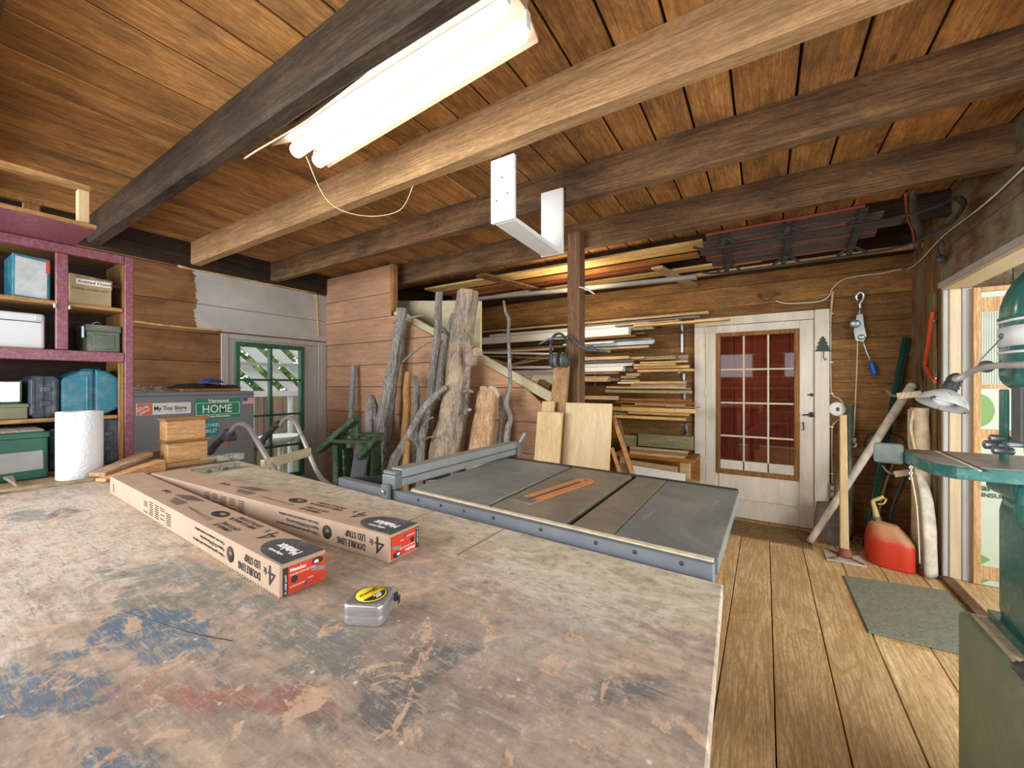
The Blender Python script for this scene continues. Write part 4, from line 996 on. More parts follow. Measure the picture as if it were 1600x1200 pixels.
MB().hexa([(-2.984, y0 - .002, z1 - .053), (-2.786, y0 - .002, z1 - .053), (-2.786, y1 + .002, z1 - .053), (-2.984, y1 + .002, z1 - .053), (-2.984, y0 - .002, z1), (-2.780, y0 - .002, z1 + .004), (-2.780, y1 + .002, z1 - .006), (-2.984, y1 + .002, z1)], bev=.002).build('lid', M['card2'], bx_)
MB().box((-2.7845, cy(122), z1 - .042), (-2.780, cy(176), z1 - .018)).build('paper_label', M['white_paint'], bx_)
text('Knitted Outerwear', .0205, (-2.7792, cy(124), z1 - .036), (0, 1, 0), (0, 0, 1), M['ink'], bx_, name='label_words', bold=.0003, sx=.95, shear=.15)
text('WOOL / WINTER', .016, (-2.7792, cy(120), z1 - .014), (0, 1, 0), (0, 0, 1), M['ink'], bx_, name='handwriting', shear=.3)
text('SCARVES, GLOVES / HATS', .014, (-2.7892, cy(114), z1 - .068), (0, 1, 0), (0, 0, 1), M['ink'], bx_, name='handwriting', shear=.3, sx=.8)
wc = casebox('tool_case', 'light grey flat case on the lower cupboard shelf at the picture edge', 'case', -.12, cy(73), -3.03, -2.785, zf0 + .001, cz(60, 489), 'whitecase' if 'whitecase' in M else 'whiteb', .012, 3)
MB().box((-2.786, -.12, cz(60, 503)), (-2.783, cy(73) - .012, cz(60, 502) + .001)).build('lid_seam', M['darkmetal'], wc)
MB().box((-2.786, cy(73) - .03, cz(60, 489) - .03), (-2.7815, cy(73) - .008, cz(60, 489) - .008), bev=.001).build('corner_cap', M['steel'], wc)
am = thing('ammunition_can', (-2.86, cy(160), zf0), 'army green metal ammunition can on the cupboard shelf', 'can')
y0, y1, z1 = cy(139), cy(192), cz(165, 507)
MB().box((-3.0, y0, zf0 + .001), (-2.79, y1, z1 - .032), bev=.006, seg=2).build('body', M['ammo'], am)
MB().box((-3.004, y0 - .004, z1 - .034), (-2.786, y1 + .004, z1), bev=.006, seg=2).build('lid', M['ammo'], am)
MB().box((-2.791, y0 + .022, zf0 + .015), (-2.786, y1 - .022, z1 - .05), bev=.003).build('panel', M['ammo'], am)
MB().tube([(-2.88, y0 + .03, z1), (-2.87, y0 + .045, z1 + .018), (-2.87, y1 - .06, z1 + .018), (-2.88, y1 - .045, z1)], .003, 8, sub=3).build('handle', M['steel'], am)
MB().box((-2.82, y0 - .014, z1 - .07), (-2.80, y0 - .004, z1 - .01), bev=.003).build('latch', M['steel'], am)
# middle shelf
zf2 = zl + .018
m_ = thing('blister_box', (-2.83, cy(15), zf2 + .1), 'crinkled clear plastic pack with teal card standing on the olive box', 'package')
ya, yb, za, zbx = -.1, cy(38), cz(20, 631), cz(30, 594)
MB().box((-2.95, ya, za), (-2.80, yb - .01, za + .055), bev=.003).build('teal_card', M['teal'], m_)
MB().box((-2.95, ya, za + .056), (-2.81, yb - .014, zbx - .01), bev=.003).build('dark_card', M['navy'], m_)
MB().box((-2.955, ya, za - .0), (-2.792, yb, zbx), bev=.008, seg=2).build('clear_shell', glass('clear_shell', refl=.12, rough=.15), m_)
MB().box((-2.8, ya, za + .026), (-2.7955, yb - .05, za + .034)).build('white_line', M['white_paint'], m_)
ob = casebox('metal_box', 'flat olive metal box under the clear plastic pack', 'box', -.1, cy(46), -2.97, -2.785, zf2 + .001, za - .001, 'olive_metal', .004)
MB().box((-2.974, -.1, za - .018), (-2.781, cy(46) + .004, za - .004), bev=.003).build('lid', M['olive_metal'], ob)
def hardcase(name, label, y0, y1, z0, z1, x0, x1, mat, ch, seam, rib=None):
    t = thing(name, ((x0+x1)/2, (y0+y1)/2, z0), label, 'case')
    ym = (y0 + y1) / 2 + seam
    pts = [(y0, z0 + ch), (y0 + ch, z0), (y1 - ch, z0), (y1, z0 + ch), (y1, z1 - ch), (y1 - ch, z1), (y0 + ch, z1), (y0, z1 - ch)]
    for (a, b) in ((y0, ym - .002), (ym + .002, y1)):
        pp = [(max(a, min(b, y)), z) for (y, z) in pts]; q = []
        for p in pp:
            if not q or (abs(p[0]-q[-1][0]) + abs(p[1]-q[-1][1])) > 1e-4: q.append(p)
        MB().prism([(x1, y, z) for (y, z) in q], (x0 - x1, 0, 0), bev=.008, seg=2).build('shell', M[mat], t)
    MB().box((x0 + .01, ym - .003, z0 + .004), (x1 - .004, ym + .003, z1 - .004)).build('seam', M['black'], t)
    if rib:
        for r in rib: MB().box((x1 - .002, r - .006, z0 + ch), (x1 + .004, r + .006, z1 - ch), bev=.002).build('rib', M[mat], t)
    for zz in (z0 + (z1-z0)*.35, z0 + (z1-z0)*.68): MB().box((x1 - .001, ym - .016, zz - .012), (x1 + .006, ym + .016, zz + .012), bev=.002).build('latch', M[mat], t)
    return t
hardcase('drill_case', 'dark blue plastic tool case standing upright, left of the teal case', cy(47), cy(96), zf2 + .001, cz(60, 587), -3.0, -2.785, 'navy', .018, .004, [cy(54), cy(88)])
# teal case with a peaked top
tc = thing('drill_case', (-2.88, cy(145), zf2), 'large teal plastic tool case with peaked top on the middle shelf', 'case')
y0, y1, ym = cy(98), cy(192), cy(151); z0 = zf2 + .001; zt1 = cz(98, 588); zt2 = cz(151, 577); zt3 = cz(192, 587)
for (pts) in ([(y0, z0 + .02), (y0 + .03, z0), (ym - .002, z0), (ym - .002, zt2 - .001), (ym - .04, zt2 - .006), (y0 + .01, zt1 - .006), (y0, zt1 - .02)], [(ym + .002, z0), (y1 - .055, z0 + .004), (y1, z0 + .035), (y1, zt3 - .02), (y1 - .02, zt3), (ym + .04, zt2 - .006), (ym + .002, zt2 - .001)]):
    MB().prism([(-2.785, y, z) for (y, z) in pts], (-.22, 0, 0), bev=.012, seg=3).build('shell', M['teal'], tc)
MB().box((-2.99, ym - .003, z0 + .01), (-2.789, ym + .003, zt2 - .012)).build('seam', M['navy'], tc)
MB().box((-2.79, ym - .028, z0 + .02), (-2.781, ym - .022, zt2 - .03), bev=.002).build('rib', M['teal'], tc)
MB().box((-2.9, ym - .03, zt2 - .006), (-2.82, ym + .03, zt2 + .004), bev=.004).build('handle', M['teal'], tc)
# lower row, on the counter
zc = .899
gt = thing('metal_tin', (-2.7, .2, zc), 'dark green metal tin with a grey plate on its front at the left edge', 'tin')
GX = -2.60
gy = lambda u: PX(u, 600, GX).y; gz = lambda u, v: PX(u, v, GX).z
MB().box((-2.93, -.15, zc), (GX, gy(76), gz(76, 676)), bev=.006, seg=2).build('body', M['greentin'], gt)
MB().box((-2.934, -.15, gz(76, 676) - .02), (GX + .004, gy(76) + .004, gz(76, 676) + .006), bev=.003).build('lid', M['greentin'], gt)
MB().box((-2.93, -.15, gz(76, 676) + .0062), (GX - .01, gy(70), gz(76, 672) + .005), bev=.002).build('folded_card', M['greyb'], gt)
MB().prism([(GX + .0005, -.1, gz(30, 743)), (GX + .0005, gy(68), gz(68, 732)), (GX + .0005, gy(67), gz(67, 703)), (GX + .0005, -.1, gz(30, 709))], (.004, 0, 0), bev=.001).build('grey_plate', M['greysign'], gt)
hardcase('drill_case', 'dark blue tool case at the right end of the bottom row, behind the offcuts', cy(150), cy(194) - .006, zc, cz(175, 655), -3.02, -2.77, 'navy', .016, .0, [cy(163)])
hardcase('drill_case', 'blue grey case squeezed between the dark green tin and the paper towels', cy(79), cy(104), zc, cz(90, 670), -3.02, -2.77, 'navy', .010, .0)
# hanging rack above the shelves
hr = thing('overhead_rack', (-2.55, .1, 1.94), 'wooden rack with a maroon bottom board hanging under the ceiling at top left', 'rack')
zr0 = 1.955; yr = PX(150, 368, -2.40).y; zr0 = max(zt + .002, PX(150, 372, -2.40).z)
MB().box((-2.84, -.8, zr0), (-2.40, yr, zr0 + .004), bev=.001).build('painted_underside', M['maroon'], hr)
MB().box((-2.84, -.8, zr0 + .0045), (-2.398, yr + .002, zr0 + .022), bev=.002).build('bottom_board', M['shelfwood'], hr)
zu = PX(140, 290, -2.41).z; yv0, yv1 = PX(122, 320, -2.41).y, PX(140, 320, -2.41).y
MB().box((-2.45, yv0, zr0 + .023), (-2.41, yv1, zu - .026), bev=.002).build('upright', M['shelfwoodz'] if 'shelfwoodz' in M else M['pine_z'], hr)
MB().box((-2.45, -.8, zu - .025), (-2.41, yv1 + .004, zu), bev=.002).build('top_rail', M['shelfwood'], hr)
MB().box((-2.82, yv0 - .10, zr0 + .023), (-2.79, yv0 - .05, zr0 + .16), bev=.002).build('upright', M['cabwood'], hr)
MB().box((-2.82, -.8, zr0 + .161), (-2.79, yv0 - .04, zr0 + .18), bev=.002).build('top_rail', M['cabwood'], hr)

# ------------------------------------------------------------------ grey cabinet with stickers
GXX = -3.55
hy = lambda u: PX(u, 600, GXX).y; hz = lambda u, v: PX(u, v, GXX).z
gc = thing('metal_cabinet', (-3.85, 1.2, 0), 'grey enamelled metal cabinet covered with stickers left of the window door', 'cabinet')
ztop = hz(300, 612)
MB().box((-4.15, hy(205) - .25, .04), (GXX, hy(397), ztop), bev=.006, seg=2).build('body', M['greymetal'], gc)
MB().box((-4.13, hy(205) - .23, 0), (GXX - .03, hy(397) - .02, .039)).build('plinth', M['darkmetal'], gc)
MB().box((GXX - .001, hy(205) - .25, ztop - .03), (GXX + .003, hy(397), ztop - .026)).build('lid_line', M['darkmetal'], gc)
xo = GXX + .0015
def sign(name, u0, v0, u1, v1, mat, rnd_=.004, th=.002, x=xo):
    y0, y1 = hy(u0), hy(u1); z1, z0 = hz((u0+u1)/2, v0), hz((u0+u1)/2, v1)
    MB().box((x - .001, y0, z0), (x + th, y1, z1), bev=rnd_ * .2).build(name, M[mat], gc); return y0, y1, z0, z1
y0, y1, z0, z1 = sign('bumper_sticker', 213, 629.5, 298, 647.5, 'white_paint')
MB().box((xo + .002, y0 + .002, z0 + .002), (xo + .003, y0 + (y1-y0)*.27, z1 - .002)).build('orange_logo', M['orange_ink'], gc)
text('HOME', .024, (xo + .0035, y0 + .006, z0 + .020), (0, .86, .5), (0, -.5, .86), M['whiteink'], gc, name='logo_word', bold=.0008)
text('THE', .014, (xo + .0035, y0 + .005, z0 + .040), (0, .86, .5), (0, -.5, .86), M['whiteink'], gc, name='logo_word', bold=.0005)
text('DEPOT', .020, (xo + .0035, y0 + .018, z0 + .003), (0, .86, .5), (0, -.5, .86), M['whiteink'], gc, name='logo_word', bold=.0008)
text('My Toy Store', .040, (xo + .0025, y0 + (y1-y0)*.30, z0 + .030), (0, 1, 0), (0, 0, 1), M['ink'], gc, name='sticker_words', bold=.0008, sx=(y1-y0)*.68/.245)
MB().box((xo + .002, y0 + (y1-y0)*.70, z0 + .016), (xo + .0028, y0 + (y1-y0)*.94, z0 + .019)).build('underline', M['ink'], gc)
y0, y1, z0, z1 = sign('licence_plate', 304, 622.5, 375.5, 653.5, 'signgreen')
yy0, yy1, a, b = y0 + .008, y1 - .008, z0 + .030, z1 - .033
m = MB()
for (p, q) in (((yy0, a), (yy1, a)), ((yy1, a), (yy1, b)), ((yy1, b), (yy0, b)), ((yy0, b), (yy0, a))):
    m.bar((xo + .0025, p[0], p[1]), (xo + .0025, q[0], q[1]), .003, .001, up=(1, 0, 0))
m.build('plate_border', M['whiteink'], gc)
text('HOME', .088, (xo + .0025, (y0+y1)/2 - .008, a + .014), (0, 1, 0), (0, 0, 1), M['whiteink'], gc, name='plate_word', align='CENTER', bold=.0008, sx=.80)
text('Vermont', .036, (xo + .0025, (y0+y1)/2, z1 - .028), (0, 1, 0), (0, 0, 1), M['whiteink'], gc, name='plate_state', align='CENTER', bold=.001, sx=1.05)
text('Green Mountains', .022, (xo + .0025, (y0+y1)/2, z0 + .010), (0, 1, 0), (0, 0, 1), M['whiteink'], gc, name='plate_motto', align='CENTER', bold=.0006)
y0, y1, z0, z1 = sign('teal_sticker', 312, 657, 341, 681, 'tealsign')
text('OWE-', .040, (xo + .0025, y0 + .030, (z0+z1)/2 + .008), (0, 1, 0), (0, 0, 1), M['whiteink'], gc, name='sticker_words', shear=.3, sx=.9)
text('BILE!', .040, (xo + .0025, y0 + .030, (z0+z1)/2 - .034), (0, 1, 0), (0, 0, 1), M['whiteink'], gc, name='sticker_words', shear=.3, sx=.9)
y0, y1, z0, z1 = sign('flag_sticker', 379, 621, 396.5, 631.5, 'whiteb')
m = MB()
for k in range(4): m.box((xo + .002, y0, z0 + (z1-z0)*(k*2)/7), (xo + .0026, y1, z0 + (z1-z0)*(k*2+1)/7))
m.build('flag_stripes', M['flagred'], gc); MB().box((xo + .002, y0, z0 + (z1-z0)*.5), (xo + .0032, y0 + (y1-y0)*.42, z1)).build('flag_canton', M['flagblue'], gc)
# clutter on the cabinet
def rag(name, y0, y1, x0, x1, z, h, mat, lab, cat, seed, fr=1.0):
    m = MB(); n = 26; co, fa = [], []
    for i in range(n + 1):
        for j in range(n + 1):
            a, b = i / n, j / n; ed = min(a, 1-a, b, 1-b) * 6; ed = min(1, ed)
            w = .5 + .5 * noise.noise(V((a * 6 * fr, b * 5 * fr, seed))) + .3 * fr * noise.noise(V((a * 16 * fr, b * 14 * fr, seed + 3)))
            co.append((x0 + (x1-x0)*a + .012 * noise.noise(V((b * 7, seed, 1))), y0 + (y1-y0)*b + .012 * noise.noise(V((a * 7, seed, 5))), z + .002 + max(.003, h * w) * ed))
    for i in range(n):
        for j in range(n): fa.append((i*(n+1)+j, (i+1)*(n+1)+j, (i+1)*(n+1)+j+1, i*(n+1)+j+1))
    base = [(c[0], c[1], z + .001) for c in co]; N = len(co)
    fa += [tuple(N + k for k in f[::-1]) for f in fa[:]]
    border = [i*(n+1) for i in range(n+1)] + [n*(n+1)+j for j in range(1, n+1)] + [i*(n+1)+n for i in range(n-1, -1, -1)] + [j for j in range(n-1, 0, -1)]
    for k in range(len(border)):
        p, q = border[k], border[(k+1) % len(border)]; fa.append((p, q, N+q, N+p))
    m.mesh(co + base, fa, smooth=True); return tag(m.build(name, M[mat]), lab, cat)
M['plasticgrey'] = plain('crinkled_grey_plastic', '#8d887e', .3, var=.3, scale=30); M['blackcloth'] = plain('black_nylon', '#22252b', .5, var=.3, scale=20); M['bluecloth'] = plain('blue_nylon', '#1b4b8c', .5)
rag('plastic_bag', hy(208), hy(282), -3.95, -3.58, ztop, .055, 'plasticgrey', 'crumpled grey plastic bag on the left of the cabinet top', 'bag', 1)
tag(MB().box((-4.0, hy(287), ztop + .001), (-3.57, hy(378), ztop + .022), bev=.003).build('folder', M['orange']), 'flat brown folder lying on the grey cabinet under the black bag', 'folder')
rag('cloth_bag', hy(288), hy(384), -3.98, -3.575, ztop + .0225, .05, 'blackcloth', 'flat black nylon bag on the brown folder on the cabinet', 'bag', 4)
rag('blue_pouch', hy(328), hy(356), -3.76, -3.60, ztop + .066, .04, 'bluecloth', 'small bright blue pouch on top of the black bag', 'pouch', 7)

# ------------------------------------------------------------------ tiller handlebars
tl = thing('garden_tiller', (-2.4, 1.3, 0), 'walk-behind machine whose chrome handlebars rise beyond the bench', 'tiller')
yA, yB = 1.12, 1.46
A = lambda u, v: PY(u, v, yA); B = lambda u, v: PY(u, v, yB)
MB().tube([A(358, 678), A(366, 668), A(375, 663), A(388, 668), A(402, 690), A(432, 738), V((-1.85, yA + .02, .62)), V((-1.75, yA + .10, .45))], .0145, 14, sub=4).build('handlebar', M['chrome'], tl)
MB().tube([B(438, 665), B(443, 657), B(452, 653), B(461, 660), B(476, 692), B(502, 748), V((-1.95, yB - .03, .62)), V((-1.78, yB - .10, .45))], .0145, 14, sub=4).build('handlebar', M['chrome'], tl)
MB().tube([A(326, 706), A(330, 703), A(340, 692), A(352, 682)], [.026, .023, .019, .021], 16, sub=3).build('grip', M['black'], tl)
MB().tube([B(409, 690), B(412, 686), B(424, 672), B(436, 661)], [.028, .022, .019, .022], 16, sub=3).build('grip', M['black'], tl)
m = MB(); p = A(358, 677); m.ball(p, .040, (1, .8, .8), 14).box(p + V((-.02, -.03, -.045)), p + V((.035, .03, .0)), bev=.01, seg=2); m.build('control_box', M['black'], tl)
p = A(360, 688); MB().bar(p + V((0, -.015, 0)), p + V((-.002, -.015, -.045)), .012, .010, up=(0, 1, 0), bev=.003).build('red_lever', M['red'], tl)
a, b = PY(431, 722, yA + .02), PY(484, 706, yB - .02)
MB().bar(a + V((.02, -.08, 0)), b, .022, .052, bev=.003).build('cross_board', M['cream'], tl)
MB().tube([B(462, 720) , PY(455, 690, 1.30), PY(470, 680, 1.32), PY(482, 664, 1.34)], .0025, 6, sub=5).build('cable', M['black'], tl)
m = MB(); m.box((-1.95, 1.05, .22), (-1.5, 1.55, .50), bev=.04, seg=3); m.build('engine_housing', M['bandgreen'], tl)
for y in (1.05, 1.55): MB().lathe([(0, -.04), (.16, -.04), (.18, -.02), (.18, .02), (.16, .04), (0, .04)], (-1.7, y + (-.05 if y < 1.2 else .05), .18), (0, 1, 0), 24).build('wheel', M['black'], tl)

# ------------------------------------------------------------------ green folding sawhorse pair
SY = 2.28
S = lambda u, v, y=SY: PY(u, v, y)
swh = thing('sawhorse', (-3.0, SY, 0), 'green folding plastic sawhorse standing beside the grey-white door frame', 'sawhorse')
def strut(a, b, w, d, name='leg', mat='green_plastic'): return MB().bar(a, b, w, d, up=(0, 1, 0), bev=.006).build(name, M[mat], swh)
strut(S(500, 704, 2.1), S(556, 654, 2.1), .045, .075, 'tray_arm'); strut(S(562, 716, 1.95), S(592, 684, 2.0), .045, .075, 'tray_arm')
MB().bar(S(518, 688, 2.12), S(588, 692, 2.02), .09, .03, bev=.006).build('top_bar', M['green_plastic'], swh)
MB().bar(S(526, 676, 2.25), S(592, 680, 2.15), .09, .03, bev=.006).build('top_bar', M['green_plastic'], swh)
for (u, y) in ((530, 2.14), (584, 2.10)):
    t0 = S(u, 694, y); MB().bar(t0, V((t0.x - .05, y + .05, 0.0)), .07, .10, up=(0, 1, 0), bev=.008).build('leg', M['green_plastic'], swh)
MB().bar(S(543, 700, 2.16), V((S(543, 700, 2.16).x, 2.2, .02)), .02, .10, up=(0, 1, 0), bev=.004).build('inner_leg', M['green_plastic'], swh)
for v in (712, 730): p = S(546, v, 2.10); MB().box(p + V((-.012, -.06, -.012)), p + V((.012, -.04, .012)), bev=.002).build('socket', M['steel'], swh)
p, q = S(583, 645, 2.35), S(553, 690, 2.3)
MB().bar(S(556, 652, 2.15), S(558, 690, 2.15), .05, .03, up=(0, 1, 0), bev=.01).build('end_cap', M['green_plastic'], swh)
tag(MB().bar(PY(567, 696, 2.02), V((PY(545, 800, 2.02).x, 2.00, .001)), .16, .02, up=(0, 1, 0), bev=.003).build('grey_panel', M['rail']), 'dark blue-grey flat panel leaning inside the green sawhorse', 'panel')
gp = MB().bar(PY(553, 571, 2.66), V((PY(540, 700, 2.5).x, 2.50, 0)), .055, .03, up=(0, 1, 0), bev=.003)
M['greyplank'] = wood('grey_primed_plank', '#9aa1a6', '#868d93', 'Z', vary=.02); tag(gp.build('plank', M['greyplank']), 'narrow grey plank leaning against the boarded partition', 'plank')

# ------------------------------------------------------------------ logs and branches leaning on the partition
def log(name, label, path, rads, mat, grp=None, amp=.24, seg=48, sub=20, stubs=(), cat='log', cut=None, freq=(16, 3.2)):
    """path entries (u, v, y) seen in the photograph, from the top down to the floor"""
    P = []
    for q in path:
        P.append(V(q) if len(q) == 4 else PY(*q)) if False else P.append(PY(*q) if q[1] is not None else V((PY(q[0], 600, q[2]).x, q[2], .004)))
    rr = [r * (.84 if name == 'tree_log' else .76) for r in rads]
    t = thing(name, (P[-1].x, P[-1].y, 0), label, cat, grp)
    MB().tube(P, rr, seg, amp, freq, sub=sub).build('trunk', M[mat], t)
    if cut: MB().lathe([(0, .004), (rr[0] * .82, .003), (rr[0] * .88, -.004)], P[0], (P[0] - P[1]), 24).build('cut_end', M['endgrain'], t)
    for (a, b, r) in stubs:
        A_, B_ = PY(*a), PY(*b); mid = A_.lerp(B_, .5) + V((0, 0, .01))
        MB().tube([A_, mid, B_], [r * 1.2, r, r * .75], 10, .15, sub=5).build('branch', M[mat], t)
    return t
log('tree_log', 'tall grey bark trunk leaning left of the fence, rising to the top of the partition', [(630, 482, 2.62), (622, 530, 2.60), (612, 590, 2.56), (600, 660, 2.50), (594, 720, 2.45), (590, None, 2.34)], [.055, .068, .080, .092, .105, .12], 'bark', cut=1,
    stubs=[((634, 500, 2.58), (661, 493, 2.50), .010), ((630, 565, 2.54), (655, 545, 2.50), .009), ((655, 545, 2.50), (676, 534, 2.48), .006), ((620, 510, 2.60), (614, 505, 2.56), .007)])
log('tree_log', 'slim grey trunk with a dark cut top standing between the two tallest trunks', [(687, 457, 2.66), (685, 480, 2.66), (684, 520, 2.63), (678, 570, 2.60), (673, 620, 2.57), (672, 700, 2.50), (672, None, 2.40)], [.038, .036, .040, .042, .046, .055, .06], 'bark', seg=28, cut=1)
log('forked_branch', 'smooth grey forked branch standing just left of the thickest trunk', [(709, 490, 2.62), (700, 520, 2.60), (692, 560, 2.57), (688, 600, 2.54), (680, 660, 2.50), (676, None, 2.34)], [.030, .034, .040, .048, .05, .055], 'bark', seg=28, amp=.08,
    stubs=[((698, 524, 2.56), (690, 514, 2.53), .008)])
log('tree_log', 'thickest brown trunk with a peeled pale streak, leaning highest of all logs', [(730, 456, 2.60), (727, 490, 2.58), (720, 540, 2.54), (716, 600, 2.48), (708, 660, 2.42), (694, 730, 2.34), (690, None, 2.22)], [.112, .108, .112, .125, .140, .155, .165], 'bark_brown', cut=1, amp=.20, seg=64,
    stubs=[((735, 565, 2.42), (748, 549, 2.36), .045), ((726, 612, 2.36), (738, 612, 2.30), .012), ((728, 645, 2.33), (734, 640, 2.26), .016)])
log('crooked_branch', 'grey crooked branch crossing diagonally in front of the slim trunks', [(698, 604, 2.34), (680, 618, 2.30), (660, 642, 2.26), (645, 670, 2.20), (628, 700, 2.15), (612, 740, 2.10), (606, None, 2.02)], [.030, .036, .042, .046, .052, .06, .065], 'bark', seg=30)
log('peeled_log', 'short yellow peeled log standing behind the crooked branch', [(638, 582, 2.50), (635, 610, 2.48), (636, 640, 2.46), (632, 700, 2.42), (632, None, 2.32)], [.040, .042, .046, .05, .055], 'barkless', seg=28, cut=1, amp=.10)
log('peeled_log', 'low yellow peeled stick at the foot of the small knotty branch', [(638, 678, 2.18), (636, 700, 2.16), (634, 740, 2.12), (634, None, 2.05)], [.030, .034, .036, .04], 'barkless', seg=24, cut=1, amp=.10)
log('broken_branch', 'short grey branch with a rounded top between the yellow log and the slim trunk', [(648, 588, 2.55), (651, 612, 2.53), (650, 660, 2.48), (652, None, 2.38)], [.030, .040, .045, .05], 'bark', seg=28, stubs=[((653, 604, 2.50), (657, 601, 2.46), .010)])
log('knotty_branch', 'small knotty branch full of side twigs standing behind the rip fence', [(662, 648, 2.30), (660, 670, 2.28), (658, 700, 2.24), (656, 745, 2.2), (655, None, 2.12)], [.034, .038, .040, .045, .05], 'bark', seg=28,
    stubs=[((662, 665, 2.26), (676, 652, 2.22), .010), ((664, 687, 2.24), (678, 683, 2.20), .009), ((654, 698, 2.22), (638, 684, 2.12), .012), ((652, 677, 2.24), (642, 675, 2.2), .009)])
log('dark_branch', 'dark bark branch in the gap between the knotty branch and the thickest trunk', [(680, 625, 2.46), (676, 660, 2.40), (671, 700, 2.36), (668, 760, 2.3), (667, None, 2.24)], [.034, .038, .042, .045, .05], 'darkbark' if 'darkbark' in M else 'post', seg=28)
log('split_log', 'pale split log with a heart-shaped cut end right of the thickest trunk', [(764, 612, 2.46), (760, 640, 2.44), (754, 680, 2.40), (748, 740, 2.36), (745, None, 2.26)], [.105, .108, .115, .125, .13], 'splitlog', seg=40, amp=.12)
# heart-shaped cut face
c = PY(764, 610, 2.42); n_ = 36; hp = []
for k in range(n_):
    a = 2 * PI * k / n_; hx = 16 * math.sin(a) ** 3; hy_ = 13 * math.cos(a) - 5 * math.cos(2*a) - 2 * math.cos(3*a) - math.cos(4*a)
    hp.append(c + V((hx * .0050, .0 + (hy_) * -.002, .0 + hy_ * .0028)))
t_ = [o for o in bpy.data.objects if o.name.startswith('split_log')][0]
MB().prism(hp, (0, .03, -.045), bev=.003).build('cut_end', M['endgrain'], t_)
log('weathered_log', 'short deeply furrowed grey log behind the green sawhorse', [(580, 617, 2.55), (582, 640, 2.54), (584, 680, 2.52), (586, None, 2.44)], [.030, .085, .115, .13], 'bark', seg=44, amp=.24, freq=(26, 3))
log('thin_stick', 'thin crooked bark stick right of the heart-ended log, reaching up to the grey trim', [(787, 470, 2.66), (790, 487, 2.65), (795, 500, 2.64), (794, 520, 2.62), (796, 560, 2.58), (797, 600, 2.54), (791, 630, 2.52), (798, 655, 2.48), (792, 690, 2.44), (790, None, 2.34)], [.012, .014, .018, .016, .020, .020, .026, .024, .032, .035], 'bark', seg=18, amp=.2, cat='stick')
log('bark_slab', 'narrow strip of bark standing behind the thin crooked stick', [(782, 618, 2.56), (783, 660, 2.53), (780, 700, 2.5), (780, None, 2.42)], [.018, .022, .025, .03], 'bark', seg=20, amp=.25, cat='bark')

# ------------------------------------------------------------------ post, leaning boards, ear muffs
def topbar(u, v, y, z=None): return PY(u, v, y)
xa_, xb_ = PY(886, 600, 2.73).x, PY(905, 600, 2.73).x
po_ = thing('support_post', ((xa_+xb_)/2, 2.78, 0), 'rough brown timber post holding up the ceiling beams', 'post')
MB().box((xa_, 2.73, 0), (xb_, 2.845, 2.43), bev=.006).build('timber', M['post'], po_)
for zz in (2.38, 2.41): MB().cyl(((xa_+xb_)/2, 2.731, zz), ((xa_+xb_)/2, 2.725, zz), .007, 10).build('nail_head', M['rust'], po_)
def leaner(name, label, cat, uL, uR, vT, yT, yB, mat, th=.02, grp=None, dyL=0, skew=0):
    """a flat board standing on the floor and leaning back"""
    a, b = PY(uL, vT, yT), PY(uR, vT, yT); z = a.z; dx = skew
    m = MB(); m.hexa([(a.x + dx, yB, .002), (b.x + dx, yB, .002), (b.x + dx, yB + th, .002), (a.x + dx, yB + th, .002), (a.x, yT, z), (b.x, yT, z), (b.x, yT + th, z), (a.x, yT + th, z)], bev=.0025)
    return tag(m.build(name, M[mat]), label, cat, grp)
leaner('leaning_plank', 'tall narrow rough plank leaning on the post below the ear muffs', 'plank', 865, 888, 572, 2.66, 2.38, 'plank_z', .035)
leaner('leaning_board', 'wide pale pine board with knots leaning in front of the tall plank', 'board', 840, 878, 643, 2.36, 2.20, 'pine_z', .025, skew=-.01)
leaner('leaning_board', 'pale pine board half hidden behind the wide knotty one at its left', 'board', 847, 866, 627, 2.55, 2.36, 'pine_z', .02)
leaner('plywood_sheet', 'clean square-cornered plywood sheet leaning in front of the post', 'plywood', 884, 956, 629, 2.46, 2.31, 'ply', .018)
for i, (u0, v0, u1, v1, y, w, lab) in enumerate([(958, 650, 1000, 775, 2.52, .035, 'orange-brown strip leaning closest to the plywood sheet edge'), (966, 657, 990, 765, 2.60, .05, 'brown leaning strip behind the orange one at the plywood sheet'), (956, 700, 985, 790, 2.45, .02, 'thin dark-edged lath between the plywood sheet and the orange strip')]):
    a = PY(u0, v0, y); b = PY(u1, v1, y - .12); d = (b - a); k = (a.z - .01) / (a.z - b.z); b = a + d * k
    tag(MB().bar(a, b, w, .022, up=(1, 0, 0), bev=.002).build('leaning_strip', M['orange_z'] if i != 1 else M['post']), lab, 'strip')
em = thing('ear_muffs', PY(874, 520, 2.60), 'black ear muffs hanging from the branch hook on the post', 'ear muffs')
c = PY(873, 545, 2.60); hb = [c + V((.066 * math.sin(a), 0, .012 + .098 * math.cos(a))) for a in [math.radians(q) for q in range(-125, 126, 12)]]
MB().tube(hb, [.011] * len(hb), 10, flat=.6).build('headband', M['black'], em)
MB().tube([p + V((0, -.014, 0)) for p in hb[4:-4]], .006, 8).build('padding', M['darkmetal'], em)
for s_ in (-1, 1):
    cc_ = PY(874, 563, 2.585) + V((s_ * .026, 0, 0))
    MB().ball(cc_ + V((s_*.024, 0, 0)), .066, (.42, .62, .84), 20).build('ear_cup', M['black'], em)
    MB().ball(cc_, .060, (.30, .66, .90), 18).build('cushion', M['clampgrey'], em)
    MB().tube([cc_ + V((s_*.050, -.01, .0)), cc_ + V((s_*.052, -.015, .03)), cc_ + V((s_ * .040, 0, .085))], .004, 8, sub=3).build('yoke', M['darkmetal'], em)
hk = thing('branch_hook', PY(905, 530, 2.72), 'small forked antler-like branch fixed across the post as a hook', 'hook')
